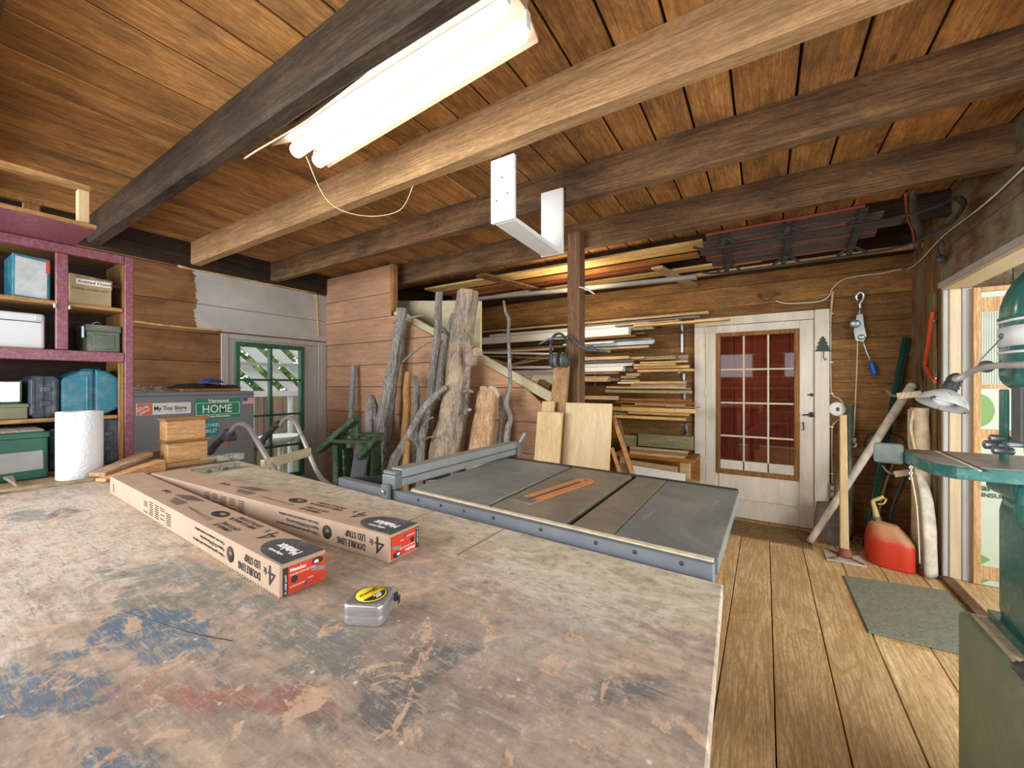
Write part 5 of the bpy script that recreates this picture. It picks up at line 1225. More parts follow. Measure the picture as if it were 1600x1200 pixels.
MB().tube([PY(842, 538, 2.56), PY(858, 530, 2.58), PY(878, 527, 2.62), PY(893, 527, 2.715), PY(900, 536, 2.70), PY(915, 545, 2.66), PY(932, 547, 2.62), PY(952, 549, 2.56)], [.006, .008, .010, .012, .012, .014, .013, .010], 12, .1, sub=6).build('antler', M['clampgrey'], hk)
MB().tube([PY(915, 545, 2.66), PY(925, 541, 2.6), PY(931, 548, 2.57)], [.010, .008, .005], 10, sub=4).build('tine', M['clampgrey'], hk)
tag(MB().tube([PY(904, 448, 2.74), PY(918, 452, 2.66), PY(928, 459, 2.62)], [.006, .009, .005], 10, sub=5, flat=.6).build('metal_hook', M['whiteb']), 'small white hook sticking out of the post above the antler', 'hook')

# ------------------------------------------------------------------ lumber on the wall rack
LR = thing('lumber_rack', (-.8, 4.3, 0), 'steel shelf brackets carrying the lumber on the back wall', 'rack')
for (u, v0, v1) in ((1066, 505, 548), (1069, 583, 605), (1070, 612, 625), (1073, 660, 682), (800, 520, 560), (930, 560, 600)):
    p, q = PY(u, v0, 4.42), PY(u, v1, 4.42)
    m = MB(); m.box((p.x - .012, 4.405, q.z - .02), (p.x + .012, 4.429, p.z), bev=.002); m.bar((p.x, 4.42, p.z - .004), (p.x, 4.13, p.z - .002), .02, .006); m.bar((p.x, 4.42, p.z - .12), (p.x, 4.2, p.z - .008), .006, .014, up=(1, 0, 0)); m.build('bracket', M['steel'], LR)
LROWS = {
'top': [ # (uL, uR, v centre at right end, h px, mat, y depth front, description)
 (742,1107,487.7,4,'tan',4.30,'long tan board, uppermost of the whole lumber rack'),
 (900,1093,494,3,'greyb',4.25,'dark-ended thin board just under the uppermost tan one'),
 (990,1140,497.6,3.6,'yellow',4.12,'thin orange-tan strip whose tip crosses the white door casing'),
 (960,1062,500.5,2.6,'tan',4.16,'thin pale lath lying on the long orange-tan strip'),
 (760,1011,503.5,5,'whiteb',4.18,'off-white board with a square end directly above the wide white ones'),
 (738,992,512,9,'whiteb',4.16,'white painted board peeping out behind the widest white board'),
 (735,982,517,12,'whiteb',4.04,'widest white painted board on the rack with a slanted end'),
 (985,1020,511.5,5,'greyb',4.14,'short grey board with a pointed end beyond the widest white board'),
 (970,1008,520,3.4,'brownb',4.15,'short reddish brown piece below the grey pointed board'),
 (900,992,524.5,2.6,'orange',4.12,'thin rust-brown lath under the widest white board'),
 (880,1019,529,3.6,'greyb',4.22,'weathered strip above the dark grey metal channel'),
 (885,1022,534,6.5,'rail',4.14,'dark blue-grey channel with a round open end'),
 (880,958,534,2.6,'whiteb',4.05,'short whitish lath in front of the dark grey channel'),
 (900,1013,541,4,'tan',4.14,'light brown board under the dark grey channel'),
 (905,1002,545,3.6,'brownb',4.18,'dull brown board under the light brown one'),
 (740,900,533,4,'brownb',4.16,'brown weathered board behind the ear muffs'),
 (742,895,540,3.5,'greyb',4.2,'grey shadowed board behind the ear muffs, under the brown one'),
 (742,860,545,4,'tan',4.12,'tan board left of the ear muffs above the white strips')],
'second': [
 (880,982,558,5,'tan',4.04,'squared tan stick at the top of the second stack by the post'),
 (965,1006,558.5,3.4,'tan',4.12,'short pinkish lath at the top of the second stack'),
 (990,1054.7,558,6,'olive',4.16,'olive board with a dark end notch on the second stack'),
 (1040,1074,558,9,'greyb',4.24,'wide grey-brown board end at the back of the second stack'),
 (900,990,563.5,4,'greyb',4.14,'grey slat wedged under the squared tan stick'),
 (1000,1074,564.5,3,'yellow',4.14,'thin yellow lath under the wide grey-brown board end'),
 (878,988,569,5,'whiteb',4.10,'white board with a slanted tip in the second stack'),
 (990,1054,568.8,3.6,'yellow',4.05,'bright yellow board with dark knots in the second stack'),
 (990,1076,572.6,4.6,'yellow',4.14,'second bright yellow board, longer and just below the knotty one'),
 (876,973,576,8,'whiteb',4.03,'bright white square board in the second stack by the post'),
 (960,988,577,5.4,'greyb',4.16,'grey-tan board behind the bright white square one'),
 (996,1083,578,4,'yellow',4.04,'lowest yellow strip of the second stack, nearest the door'),
 (880,964,582.6,2.6,'tan',4.10,'thin light lath right under the bright white square board'),
 (964,980,583.5,5,'brownb',4.14,'short brown offcut end beside the tan dowel'),
 (978,998,585,4,'tan',4.08,'short tan dowel piece in the middle of the second stack'),
 (970,992,589,3.4,'tan',4.10,'short light lath below the tan dowel piece'),
 (878,950,592,9,'plank',4.05,'wide tan-brown beam at the foot of the second stack'),
 (950,967,592.5,5,'greyb',4.14,'stubby grey block next to the wide tan-brown beam'),
 (970,997,594.5,3.4,'tan',4.12,'short tan stick right of the stubby grey block'),
 (965,992,598,2.6,'whiteb',4.10,'narrow pinkish-white lath under the stubby grey block')],
'third': [
 (992,1072,597.5,4,'yellow',4.08,'light yellow board topping the third stack'),
 (985,1071,602,3.6,'tan',4.14,'second board of the third stack, dusty tan'),
 (947,1070,605.6,3.2,'tan',4.10,'long dusty tan board reaching left to the post, third stack'),
 (946,1080,612.4,5,'olive',4.05,'olive-tan plank carrying the third stack'),
 (1046,1078,607,3,'greyb',4.22,'grey board end at the back corner of the third stack')],
'fourth': [
 (878,963,622,6,'tan',3.98,'pale board with a slanted tip resting behind the plywood sheet'),
 (965,1079,626,4,'orange',4.12,'orange-brown board, uppermost of the fourth stack'),
 (962,1084,630.4,4.2,'orange',4.16,'wider orange-brown board, second of the fourth stack'),
 (992,1070,633.4,2.6,'tan',4.10,'thin tan lath inside the fourth stack'),
 (970,1073,636.4,2.8,'orange',4.14,'thin orange lath above the long wide yellow board'),
 (1040,1093,636.6,2,'greyb',4.08,'thin grey tip sticking out past the door casing'),
 (957,1088,642.8,7,'yellow',4.04,'long wide yellow-orange board, widest of the fourth stack'),
 (958,979,647,5,'olive',4.12,'stubby olive block below the left end of the long wide yellow board'),
 (981,1076,648,4,'yellow',4.08,'yellow strip with a small hook hanging on it'),
 (960,1070,655.4,4.6,'yellow',4.03,'bright yellow strip, lowest of the fourth stack')],
'bottom': [
 (974,995,690,20,'olive',4.26,'short greenish treated board standing on edge behind the leaning strips'),
 (997,1082,693,22,'olive',4.24,'long greenish treated board standing on edge on the low bench'),
 (984,1073.7,707.5,3.4,'tan',4.10,'pale lath leaning flat at the foot of the greenish boards'),
 (984,1074,711,3,'greyb',4.06,'grey-tan lath in front of the pale one on the low bench'),
 (984,1069,715,3.8,'yellow',4.02,'yellow strip lying at the front edge of the low bench')]}
M['plank'] = M['tan']
names = {'top': 'boards on the highest rack level', 'second': 'boards in the second stack', 'third': 'boards in the third stack', 'fourth': 'boards in the fourth stack', 'bottom': 'boards on the low bench'}
used = []
for row, lst in LROWS.items():
    for (uL, uR, v, hp_, mat, y, lab) in lst:
        b = PY(uR, v, y); a = PY(uL, 600, y); dist = y / ray(uR, v).y; h = hp_ * dist / F * .92
        z = b.z; dep = R.uniform(.05, .10)
        # neighbours never share space
        x0, x1, y0, y1 = a.x, b.x, y, y + dep
        for _ in range(40):
            hit = [q for q in used if x0 < q[1] and x1 > q[0] and y0 < q[3] and y1 > q[2] and z - h/2 < q[5] and z + h/2 > q[4]]
            if not hit: break
            q = hit[0]
            if q[2] > y0 + .014: y1 = min(y1, q[2] - .001)
            else: y0 = q[3] + .001; y1 = max(y1, y0 + .03)
        if y1 > 4.40: y1 = 4.40
        if y1 - y0 < .012: y0 = y1 - .012
        used.append((x0, x1, y0, y1, z - h/2, z + h/2))
        tilt = R.uniform(-.004, .004); sl = R.choice((0, 0, .012, -.01))
        m = MB(); n = 6; co, fa = [], []
        for i in range(n + 1):
            x = x0 + (x1 - x0) * i / n; bow = math.sin(PI * i / n) * -.001 
            e = sl if i == n else 0
            co += [(x + e, y0, z - h/2 + bow), (x, y1, z - h/2 + bow), (x, y1, z + h/2 + bow), (x - e, y0, z + h/2 + bow)]
        for i in range(n):
            for k in range(4): fa.append((i*4+k, i*4+(k+1)%4, (i+1)*4+(k+1)%4, (i+1)*4+k))
        fa += [(0, 1, 2, 3), (n*4, n*4+1, n*4+2, n*4+3)]
        m.mesh(co, fa)
        tag(m.build('lumber_board', M[mat]), lab, 'board', names[row])
# loose white sticks fanning between trunk and ear muffs
for i, (a, b, w, mat, lab) in enumerate([((742, 551), (868, 553), .022, 'whiteb', 'upper white moulding strip between the trunk and the ear muffs'),
      ((745, 556), (860, 560), .018, 'greyb', 'grey moulding strip under the upper white one left of the ear muffs'),
      ((800, 569), (862, 552), .016, 'greyb', 'slanting grey moulding stick pointing up to the ear muffs'),
      ((790, 573), (868, 556), .018, 'yellow', 'slanting yellowish stick below the grey slanting one'),
      ((770, 562), (795, 570), .03, 'tan', 'tan piece with a white face left of the slanting sticks'),
      ((797, 574), (866, 574), .03, 'whiteb', 'wide white strip above the hanging grey-white panel')]):
    yy = 4.06 + .022 * i
    p, q = PY(a[0], a[1], yy), PY(b[0], b[1], yy)
    tag(MB().bar(p, q, .018, w, bev=.002).build('moulding_stick', M[mat]), lab, 'stick')
p, q = PY(800, 579, 4.25), PY(868, 600, 4.25)
tag(MB().box((p.x, 4.25, q.z), (q.x, 4.265, p.z), bev=.002).build('painted_sheet', M['white_paint']), 'blank white panel standing above the stair stringer, left of the tall plank', 'panel')
for (u, v, w_, mat, lab) in ((825, 588, .09, 'greyb', 'small grey block lying on the stair stringer edge'), (838, 594, .07, 'tan', 'small square wood block on the stair stringer'), (853, 601, .10, 'brownb', 'dark brown broken block at the lower end of the stair stringer')):
    c = PY(u, v, 2.84); tag(MB(Matrix.Translation(c) @ Matrix.Rotation(.5, 4, 'Y')).box((-w_/2, -.03, -.022), (w_/2, .03, .022), bev=.003).build('wood_block', M[mat]), lab, 'block')
# low bench below the rack and things on the floor
lb = thing('low_bench', (-.95, 4.2, 0), 'low wooden bench with a square leg carrying boards left of the back door', 'bench')
a, b = PY(960, 717, 4.0), PY(1085, 719, 4.0)
zB = b.z
MB().box((a.x, 4.0, zB - .035), (b.x, 4.40, zB), bev=.003).build('bench_top', M['orange'], lb)
for u in (1070, 975): x = PY(u, 700, 4.02).x; MB().box((x - .045, 4.01, 0), (x + .045, 4.08, zB - .036), bev=.004).build('leg', M['tan'], lb)
MB().box((a.x, 4.36, 0), (b.x, 4.40, zB - .036), bev=.003).build('back_panel', M['orange'], lb)
a, b = PY(985, 724, 3.9), PY(1058, 735, 3.9)
tag(MB().bar(a, b, .03, .06, bev=.003).build('sloping_board', M['tan']), 'pale board sloping down in front of the low bench leg', 'board')
pw = [PY(985, 727, 3.75), PY(1070, 741, 3.75), PY(1070, 790, 3.75), PY(985, 790, 3.75)]
pw[2].z = pw[3].z = .004
tag(MB().prism(pw, (0, .02, 0), bev=.002).build('painted_sheet', M['white_paint']), 'white sheet leaning low in front of the bench, just behind the saw', 'panel')
tag(MB().box((PY(1040, 760, 3.95).x, 3.92, .001), (PY(1093, 760, 3.95).x, 4.0, PY(1080, 752, 3.92).z), bev=.003).build('floor_board', M['tan']), 'pale board lying on the floor under the low bench by the door casing', 'board')
tag(MB().box((-1.9, 2.95, .001), (-1.0, 3.3, .55), bev=.01).build('storage_chest', M['whiteb']), 'whitish chest below the partition end, behind the rip fence', 'chest')

# ------------------------------------------------------------------ overhead lumber
OV = [((600, 3.22), (1098, 3.22), 2.37, .16, .02, 'yellow', 'wide yellow board stored overhead, front one under the dark beams'),
      ((640, 3.52), (1090, 3.52), 2.375, .09, .018, 'orange', 'brown board stored overhead behind the wide yellow one'),
      ((640, 3.68), (1030, 3.68), 2.36, .05, .03, 'redov', 'reddish board stored overhead in the dark'),
      ((630, 3.82), (1190, 3.82), 2.345, .09, .018, 'yellow', 'yellow board stored overhead nearest the back wall')]
M['redov'] = wood('reddish_overhead_board', '#8c4a2c', '#6b3520', 'X', vary=.05)
# rack arms
am_ = thing('overhead_rack', (-1.5, 3.5, 2.3), 'two short boards hung under the beams as arms for the overhead lumber', 'rack')
MB().bar((-2.22, 2.95, 2.308), (-2.0, 4.0, 2.308), .13, .018, bev=.003).build('arm', M['post'], am_)
MB().bar((-.80, 3.62, 2.322), (-.62, 4.40, 2.30), .10, .018, bev=.003).build('arm', M['tan'], am_)
for (a, b, z, w, th, mat, lab) in OV:
    p, q = PY(a[0], 500, a[1]), PY(b[0], 500, b[1])
    tag(MB().box((max(p.x, -3.2), a[1], z - th/2 - .01), (q.x, a[1] + w + .04, z + th/2 - .01), bev=.003).build('overhead_board', M[mat]), lab, 'board')
p, q = PY(617, 480, 3.62), PY(1089, 433, 3.62)
tag(MB().bar(p, q, .06, .035, bev=.006).build('metal_trim', M['greymetal2'] if 'greymetal2' in M else M['greysign']), 'long grey-white metal trim hanging slanted below the overhead boards', 'trim')
tag(MB().box((-1.2, 4.13, 2.325), (1.0, 4.19, 2.352), bev=.004).build('wall_ledger', M['yellow'], base=(0, 4.16, 2.325)), 'pale ledger strip along the top of the back wall beneath the beam', 'ledger')

# ------------------------------------------------------------------ white bracket and ceiling light
wbk = thing('hanging_bracket', (-1.02, 1.8, 2.05), 'white painted U-shaped wooden bracket hanging from two ceiling beams', 'bracket')
zb0 = PY(787, 346, 1.53).z
MB().box((-1.085, 1.522, zb0), (-.955, 1.542, 2.345), bev=.003).build('side_board', M['white_paint'], wbk)
MB().box((-1.115, 2.075, zb0), (-.975, 2.095, PY(868, 296, 2.08).z), bev=.003).build('side_board', M['white_paint'], wbk)
MB().hexa([(-1.075, 1.543, zb0), (-.965, 1.543, zb0), (-.985, 2.074, zb0), (-1.105, 2.074, zb0), (-1.075, 1.543, zb0 + .02), (-.965, 1.543, zb0 + .02), (-.985, 2.074, zb0 + .02), (-1.105, 2.074, zb0 + .02)], bev=.003).build('bottom_board', M['white_paint'], wbk)
for (x, y, z) in ((-1.05, 1.521, zb0 + .10), (-.99, 1.521, zb0 + .12), (-1.02, 1.521, zb0 + .2)): MB().cyl((x, y + .001, z), (x, y - .002, z), .004, 8).build('nail', M['rust'], wbk)
fx = thing('fluorescent_light', (-1.27, 1.045, 2.4), 'lit two-tube fluorescent fixture hanging between the first two ceiling beams', 'ceiling light')
e0, e1 = V((-1.876, 1.090, 2.40)), V((-.62, 1.007, 2.40)); fd_ = (e1 - e0).normalized(); fs_ = V((-fd_.y, fd_.x, 0))
M['tube'] = emit('lit_tube', '#fffdf8', 4.0); M['fixbounce'] = plain('fixture_bounce_tan', '#b49478', .4, var=.04)  # tan puts the warm bounce light on the white fixture into its colour
prof = [(-.150, 2.375), (-.150, 2.40), (-.055, 2.455), (-.055, 2.50), (.055, 2.50), (.055, 2.455), (.115, 2.41), (.115, 2.395), (.108, 2.404), (.050, 2.448), (-.050, 2.448), (-.143, 2.384)]
pp = [e0 + fs_ * a + V((0, 0, z - e0.z)) for (a, z) in prof]
MB().prism(pp, e1 - e0).build('reflector', M['fixbounce'], fx)
for s_ in (-1, 1):
    o_ = fs_ * (s_ * .052)
    MB().cyl(e0 + o_ + fd_ * .012 + V((0,0,-.005)), e1 + o_ - fd_ * .012 + V((0,0,-.005)), .030, 20, bev=.008).build('tube', M['tube'], fx)
    for e_ in (e0, e1): MB().box(e_ + o_ + V((-.006, -.012, -.01)), e_ + o_ + V((.006, .012, .045)), bev=.002).build('socket', M['white_paint'], fx)
for k in (.2, .8): c = e0.lerp(e1, k); MB().cyl((c.x, c.y, 2.50), (c.x, c.y, 2.539), .006, 8).build('hanger', M['steel'], fx)
tag(MB().tube([V((-2.05, .90, 2.352)), V((-1.9, .893, 2.345)), V((-1.6, .893, 2.338)), V((-1.3, .893, 2.345)), V((-.9, .893, 2.35)), V((.6, .893, 2.347))], .004, 6, sub=5).build('light_cable', M['cable']), 'thin pale cable clipped along the first dark beam beside the ceiling light', 'cable')
MB().tube([V((-1.87, 1.09, 2.40)), V((-1.86, 1.2, 2.22)), V((-1.75, 1.33, 2.17)), V((-1.6, 1.43, 2.20)), V((-1.5, 1.430, 2.3))], .0018, 6, sub=6).build('loose_wire', M['rope'], fx)

# ------------------------------------------------------------------ sleds under the beams
def sled(lab, x0, x1, wd, base, tilt, name='sled'):
    t = thing(name, base, lab, 'sled'); Mx = Matrix.Translation(base) @ Matrix.Rotation(tilt, 4, 'X')
    B = lambda: MB(Mx); h = .062; y0, y1 = 0, wd
    for y in (y0 + .05, y1 - .05):
        sg = 1 if y < wd / 2 else -1
        B().tube([V((x0 - .02, y, .03)), V((x0 + .10, y, .0)), V((x0 + .5, y, -.004)), V((x1 - .35, y, -.002)), V((x1 - .12, y, .02)), V((x1, y + .02 * sg, .075))], [.012] * 6, 8, sub=5, flat=.6).build('runner', M['sledblack'], t)
        for fx_ in (.14, .42, .70):
            x = x0 + (x1 - x0) * fx_
            B().bar((x - .02, y, .006), (x, y, h), .024, .03, bev=.003).bar((x + .07, y, .006), (x + .005, y, h), .012, .016, bev=.002).bar((x - .08, y, .006), (x - .01, y, h), .012, .016, bev=.002).build('strut', M['sledblack'], t)
    for fx_ in (.14, .42, .70):
        x = x0 + (x1 - x0) * fx_; B().box((x - .018, y0 + .01, h), (x + .018, y1 - .01, h + .018), bev=.003).build('cross_bar', M['sledblack'], t)
    n = 5; w = wd / n
    for k in range(n):
        yy = w * k; e = .20 * abs(k - 2) / 2
        B().box((x0 + e * .3, yy + .003, h + .019), (x0 + (x1-x0)*.86 - e, yy + w - .004, h + .031), bev=.003).build('slat', M['sledwood'], t)
    for (yy, e, w_) in ((.0, .2, .010), (.15, .1, .004), (.30, .1, .004), (wd - .01, .22, .010)):
        B().box((x0 + e * .3, yy, h + .014), (x0 + (x1-x0)*.86 - e, yy + w_, h + .026), bev=.001).build('red_stripe', M['sledred'], t)
    c = V((x1 - .10, wd / 2, h + .01))
    B().tube([c + V((-.10, -wd*.66, -.01)), c + V((-.06, -wd*.3, 0)), c + V((-.02, 0, .005)), c + V((.03, wd*.3, 0)), c + V((.06, wd*.66, -.02))], [.014, .024, .028, .024, .016], 10, sub=5, flat=.35).build('steering_bar', M['sledwood'], t)
    B().tube([c + V((-.128, -wd*.66, -.01)), c + V((-.088, -wd*.3, 0)), c + V((-.050, 0, .005)), c + V((.0, wd*.3, 0)), c + V((.04, wd*.66, -.02))], .006, 8, sub=5).build('bar_edge', M['sledred'], t)
    B().tube([V((x1, y0 + .07, .075)), V((x1 + .05, wd/2 - .08, .075)), V((x1 + .05, wd/2 + .08, .075)), V((x1, y1 - .07, .075))], .016, 10, sub=4, flat=.6).build('front_bumper', M['sledblack'], t)
    return t
sled('dark wooden runner sled with red-edged slats hung upside down under the beams', -.40, .86, .46, V((0, 2.965, 2.235)), math.radians(-14))
tag(MB().tube([PX(1478, 385, .97), PX(1470, 375, .965), PX(1465, 388, .96), PX(1472, 402, .965), PX(1478, 395, .97)], .004, 8, sub=5).ball(PX(1470, 405, .96), .028, (1, .8, 1.1), 12).build('wire_bundle', M['black']), 'tangle of black and white wires on the right wall under the sled bumper', 'wire')

# ------------------------------------------------------------------ on the back wall right of the door
BW = 4.424
W2 = lambda u, v, y=BW: PY(u, v, y)
tree = [(1286, 525), (1280, 531), (1283, 531), (1277, 537), (1281, 537), (1275, 543), (1279, 543), (1273, 549), (1300, 549), (1294, 543), (1297, 543), (1291, 537), (1294, 537), (1289, 531), (1291, 531)]
tt = thing('tree_hook', W2(1286, 549, 4.38), 'dark green pine-tree-shaped key hook on the door casing', 'hook')
M['treegreen'] = plain('dark_tree_green', '#2e362a', .5)
MB().prism([W2(u, v, 4.375) for (u, v) in tree], (0, .006, 0), bev=.0008).build('tree_shape', M['treegreen'], tt)
MB().tube([W2(1287, 549, 4.372), W2(1287, 558, 4.370), W2(1289, 563, 4.35), W2(1291, 559, 4.345)], .003, 8, sub=4).build('hook', M['darkmetal'], tt)
cb = tag(MB().tube([W2(1212, 470), W2(1222, 473), W2(1240, 474), W2(1280, 471), W2(1296, 462), W2(1300, 452), W2(1312, 440), W2(1330, 433), W2(1376, 427), W2(1400, 422), W2(1421, 419), PX(1440, 405, .99), PX(1475, 368, .99), PX(1540, 318, .99), PX(1600, 262, .99)], .0055, 8, sub=4).build('wall_cable', M['cable']), 'cream electrical cable running over the door and up the right wall', 'cable')
tag(MB().tube([W2(1186, 464, 4.40), W2(1196, 470, 4.40), W2(1205, 466, 4.41), W2(1214, 459, 4.41), W2(1218, 462, 4.41)], .003, 6, sub=4).ball(W2(1188, 462, 4.405), .014, (1, 1, 1), 10).build('fuse_wire', M['black']), 'short dark wire with a knob above the back door', 'wire')
tag(MB().tube([W2(1302, 455, 4.40), W2(1299, 480, 4.405), W2(1297, 520, 4.41)], [.010, .009, .006], 8, sub=3).build('wooden_batten', M['tan']), 'short pale batten holding the cable at the casing top', 'batten')
cd = thing('conduit_wire', W2(1300, 770), 'cream cable dropping from the batten to the round switch and outlet', 'cable')
MB().tube([W2(1299, 470), W2(1298, 520), W2(1298, 590), W2(1300, 615), W2(1312, 624), W2(1320, 634)], .0055, 8, sub=5).build('upper_run', M['cable'], cd)
MB().tube([W2(1319, 644), W2(1314, 653), W2(1302, 663), W2(1300, 675), W2(1300, 755)], .0055, 8, sub=5).build('lower_run', M['cable'], cd)
for v in (490, 566, 615, 667, 740): p = W2(1299, v, 4.41); MB().box(p + V((-.014, -.008, -.004)), p + V((.014, .004, .004)), bev=.001).build('clip', M['white_paint'], cd)
sw = thing('round_switch', W2(1307, 650), 'round white surface switch on the wall beside the door casing', 'switch')
p = W2(1308, 639, 4.42); MB().lathe([(0, 0), (.062, 0), (.062, .018), (.052, .032), (0, .034)], p, (0, -1, 0), 28).build('housing', M['white_paint'], sw)
MB().box(p + V((-.010, -.044, -.016)), p + V((.010, -.033, .016)), bev=.002).build('rocker', M['black'], sw)
ol = thing('outlet', W2(1301, 776), 'grey double socket outlet low beside the door casing', 'outlet')
p = W2(1301, 766, 4.42); MB().box(p + V((-.037, -.045, -.062)), p + V((.037, .003, .062)), bev=.004).build('box', M['greysign'], ol)
for s_ in (-1, 1):
    q = p + V((0, -.046, s_ * .027)); MB().lathe([(0, 0), (.018, 0), (.018, .003), (0, .003)], q, (0, -1, 0), 20).build('socket', M['white_paint'], ol)
    for k in (-1, 1): MB().box(q + V((k * .006 - .0015, -.0045, -.004)), q + V((k * .006 + .0015, -.003, .006))).build('slot', M['black'], ol)
# come-along hoist
ca = thing('cable_puller', W2(1345, 545), 'steel hand cable puller with a blue handle hanging on the back wall', 'cable puller')
Y2 = 4.36
D = lambda u, v: PY(u, v, Y2)
MB().tube([D(1340, 470), D(1338, 463), D(1343, 457), D(1349, 459), D(1349, 466), D(1344, 474), D(1344, 482)], [.006, .009, .011, .010, .009, .009, .008], 10, sub=4).build('top_hook', M['chrome'], ca)
MB().tube([D(1344, 482), D(1343, 490), D(1341, 498)], .007, 8, sub=3).build('link', M['steel'], ca)
for dy in (-.018, .018):
    m = MB(); m.prism([PY(u, v, Y2 + dy) for (u, v) in ((1339, 492), (1348, 490), (1350, 508), (1354, 525), (1349, 534), (1337, 532), (1334, 518), (1336, 505))], (0, .004, 0)); m.build('side_plate', M['zinc'], ca)
MB().cyl(PY(1336, 506, Y2 - .03), PY(1336, 506, Y2 + .03), .035, 20, bev=.006).build('ratchet_wheel', M['steel'], ca)
MB().cyl(PY(1346, 527, Y2 - .03), PY(1346, 527, Y2 + .03), .024, 16, bev=.005).build('drum', M['zinc'], ca)
MB().tube([D(1348, 532), D(1354, 550), D(1361, 565)], .006, 8, sub=2).build('lever', M['zinc'], ca)
MB().tube([D(1361, 565), D(1363, 573), D(1367, 586)], [.016, .021, .020], 14, sub=3).build('blue_grip', M['blue'], ca)
MB().tube([D(1340, 532), D(1339, 570), D(1336, 640), D(1334, 682)], .0035, 8, sub=4).build('rope', M['rope'], ca)
p = D(1334, 688); MB().box(p + V((-.018, -.01, -.014)), p + V((.018, .01, .022)), bev=.004).build('block', M['zinc'], ca)
MB().tube([p + V((0, 0, -.014)), p + V((.016, 0, -.03)), p + V((.010, 0, -.052)), p + V((-.012, 0, -.05)), p + V((-.014, 0, -.032))], .006, 10, sub=4).build('lower_hook', M['chrome'], ca)
# T-post, poles and tools standing in the corner
def floorp(u, v): q = PZ(u, v, 0); return q
tp = thing('fence_post', (.73, 4.2, 0), 'long green steel fence post leaning into the corner', 'post')
a, b = PY(1416, 527, 4.38), V((PY(1352, 820, 4.15).x, 4.15, .01))
M['tgreen'] = plain('post_green', '#123f33', .5, .2)
MB().bar(a, b, .045, .008, up=(0, 1, 0), bev=.001).build('flange', M['tgreen'], tp); MB().bar(a, b, .008, .04, up=(0, 1, 0), bev=.001).build('stem', M['tgreen'], tp)
for k in range(14): c = a.lerp(b, .05 + k * .065); MB().ball(c + V((0, -.024, 0)), .007, seg=8).build('stud', M['tgreen'], tp)
pk = thing('pole_handle', (.35, 4.1, 0), 'thick weathered wooden pole leaning diagonally across the corner', 'pole')
a = PY(1424, 604, 4.20); b = PY(1312, 775, 4.05); d = b - a; b2 = a + d * ((a.z - .03) / (a.z - b.z))
MB().tube([a, a.lerp(b2, .3), a.lerp(b2, .7), b2], [.030, .028, .026, .024], 16, .03, sub=6).build('shaft', M['whiteboard_bark'], pk)
MB().ball(a, .031, (1, 1, 1), 14).build('rounded_end', M['whiteboard_bark'], pk)
ml = thing('tamper', (.47, 3.9, 0), 'long pale wooden handle standing in a rusty cast base plate', 'tamper')
bb = floorp(1320, 872); yy = bb.y; tpz = PY(1318, 648, yy + .12)
m = MB(); m.hexa([(bb.x - .030, yy - .022, .035), (bb.x + .024, yy - .022, .035), (bb.x + .024, yy + .022, .035), (bb.x - .030, yy + .022, .035), (tpz.x - .024, yy + .10, tpz.z), (tpz.x + .018, yy + .10, tpz.z), (tpz.x + .018, yy + .135, tpz.z), (tpz.x - .024, yy + .135, tpz.z)], bev=.008, seg=2); m.build('handle', M['pine_z'], ml)
M['rustred'] = plain('rusty_red_iron', '#8a5848', .8, .2, var=.2)
MB().lathe([(0, .012), (.045, .012), (.042, .035), (.035, .06), (.034, .075), (0, .075)], (bb.x, yy, 0), seg=20).build('collar', M['rustred'], ml)
MB().box((bb.x - .12, yy - .12, .001), (bb.x + .105, yy + .12, .010), bev=.002).build('plate', M['whiteboard_bark'], ml)
for (sx_, sy_) in ((1, 1), (1, -1), (-1, 1), (-1, -1)): MB().bar((bb.x, yy, .016), (bb.x - .005 + sx_ * .10, yy + sy_ * .105, .013), .012, .008, bev=.002).build('rib', M['rustred'], ml)
pp_ = thing('steel_pipe', (.45, 4.3, 0), 'dark green capped pipe standing behind the pale handle', 'pipe')
a = PY(1328, 634, 4.34); MB().tube([a, V((a.x, 4.32, .005))], .017, 14).build('pipe', M['ammo'], pp_); MB().lathe([(0, 0), (.026, 0), (.028, .01), (.022, .022), (0, .024)], a, (0, 0, 1), 18).build('cap', M['ammo'], pp_)
sv = thing('shovel', (.36, 4.2, 0), 'old rusty shovel blade leaning behind the pale handle', 'shovel')
n_ = 14; co, fa = [], []
pc = PY(1300, 860, 4.05); tp_ = PY(1303, 790, 4.28)
for i in range(n_ + 1):
    s_ = i / n_; w = .125 * (1 - (1 - min(1, s_ * 2.2)) ** 2) ** .5 if s_ < .45 else .125 * (1 - .12 * (s_ - .45))
    c = V((pc.x, pc.y, .015)).lerp(V((tp_.x, tp_.y, tp_.z + .02)), s_)
    for j in range(9):
        a = (j - 4) / 4; co.append(c + V((a * w, (1 - a*a) * .035 , 0)))
for i in range(n_):
    for j in range(8): fa.append((i*9+j, i*9+j+1, (i+1)*9+j+1, (i+1)*9+j))
N = len(co); co2 = [c + V((0, -.004, 0)) for c in co]; fa2 = fa + [tuple(N + k for k in f[::-1]) for f in fa]
bd = [j for j in range(9)] + [i*9+8 for i in range(1, n_+1)] + [n_*9+j for j in range(7, -1, -1)] + [i*9 for i in range(n_-1, 0, -1)]
for k in range(len(bd)): p, q = bd[k], bd[(k+1) % len(bd)]; fa2.append((p, q, N+q, N+p))
MB().mesh(co + co2, fa2, smooth=True).build('blade', M['rust'], sv)
MB().tube([V((tp_.x, tp_.y, tp_.z - .05)), V((tp_.x + .02, tp_.y + .03, tp_.z + .06)), V((tp_.x + .06, 4.37, 1.0))], [.026, .020, .016], 14, sub=4).build('shaft', M['post'], sv)
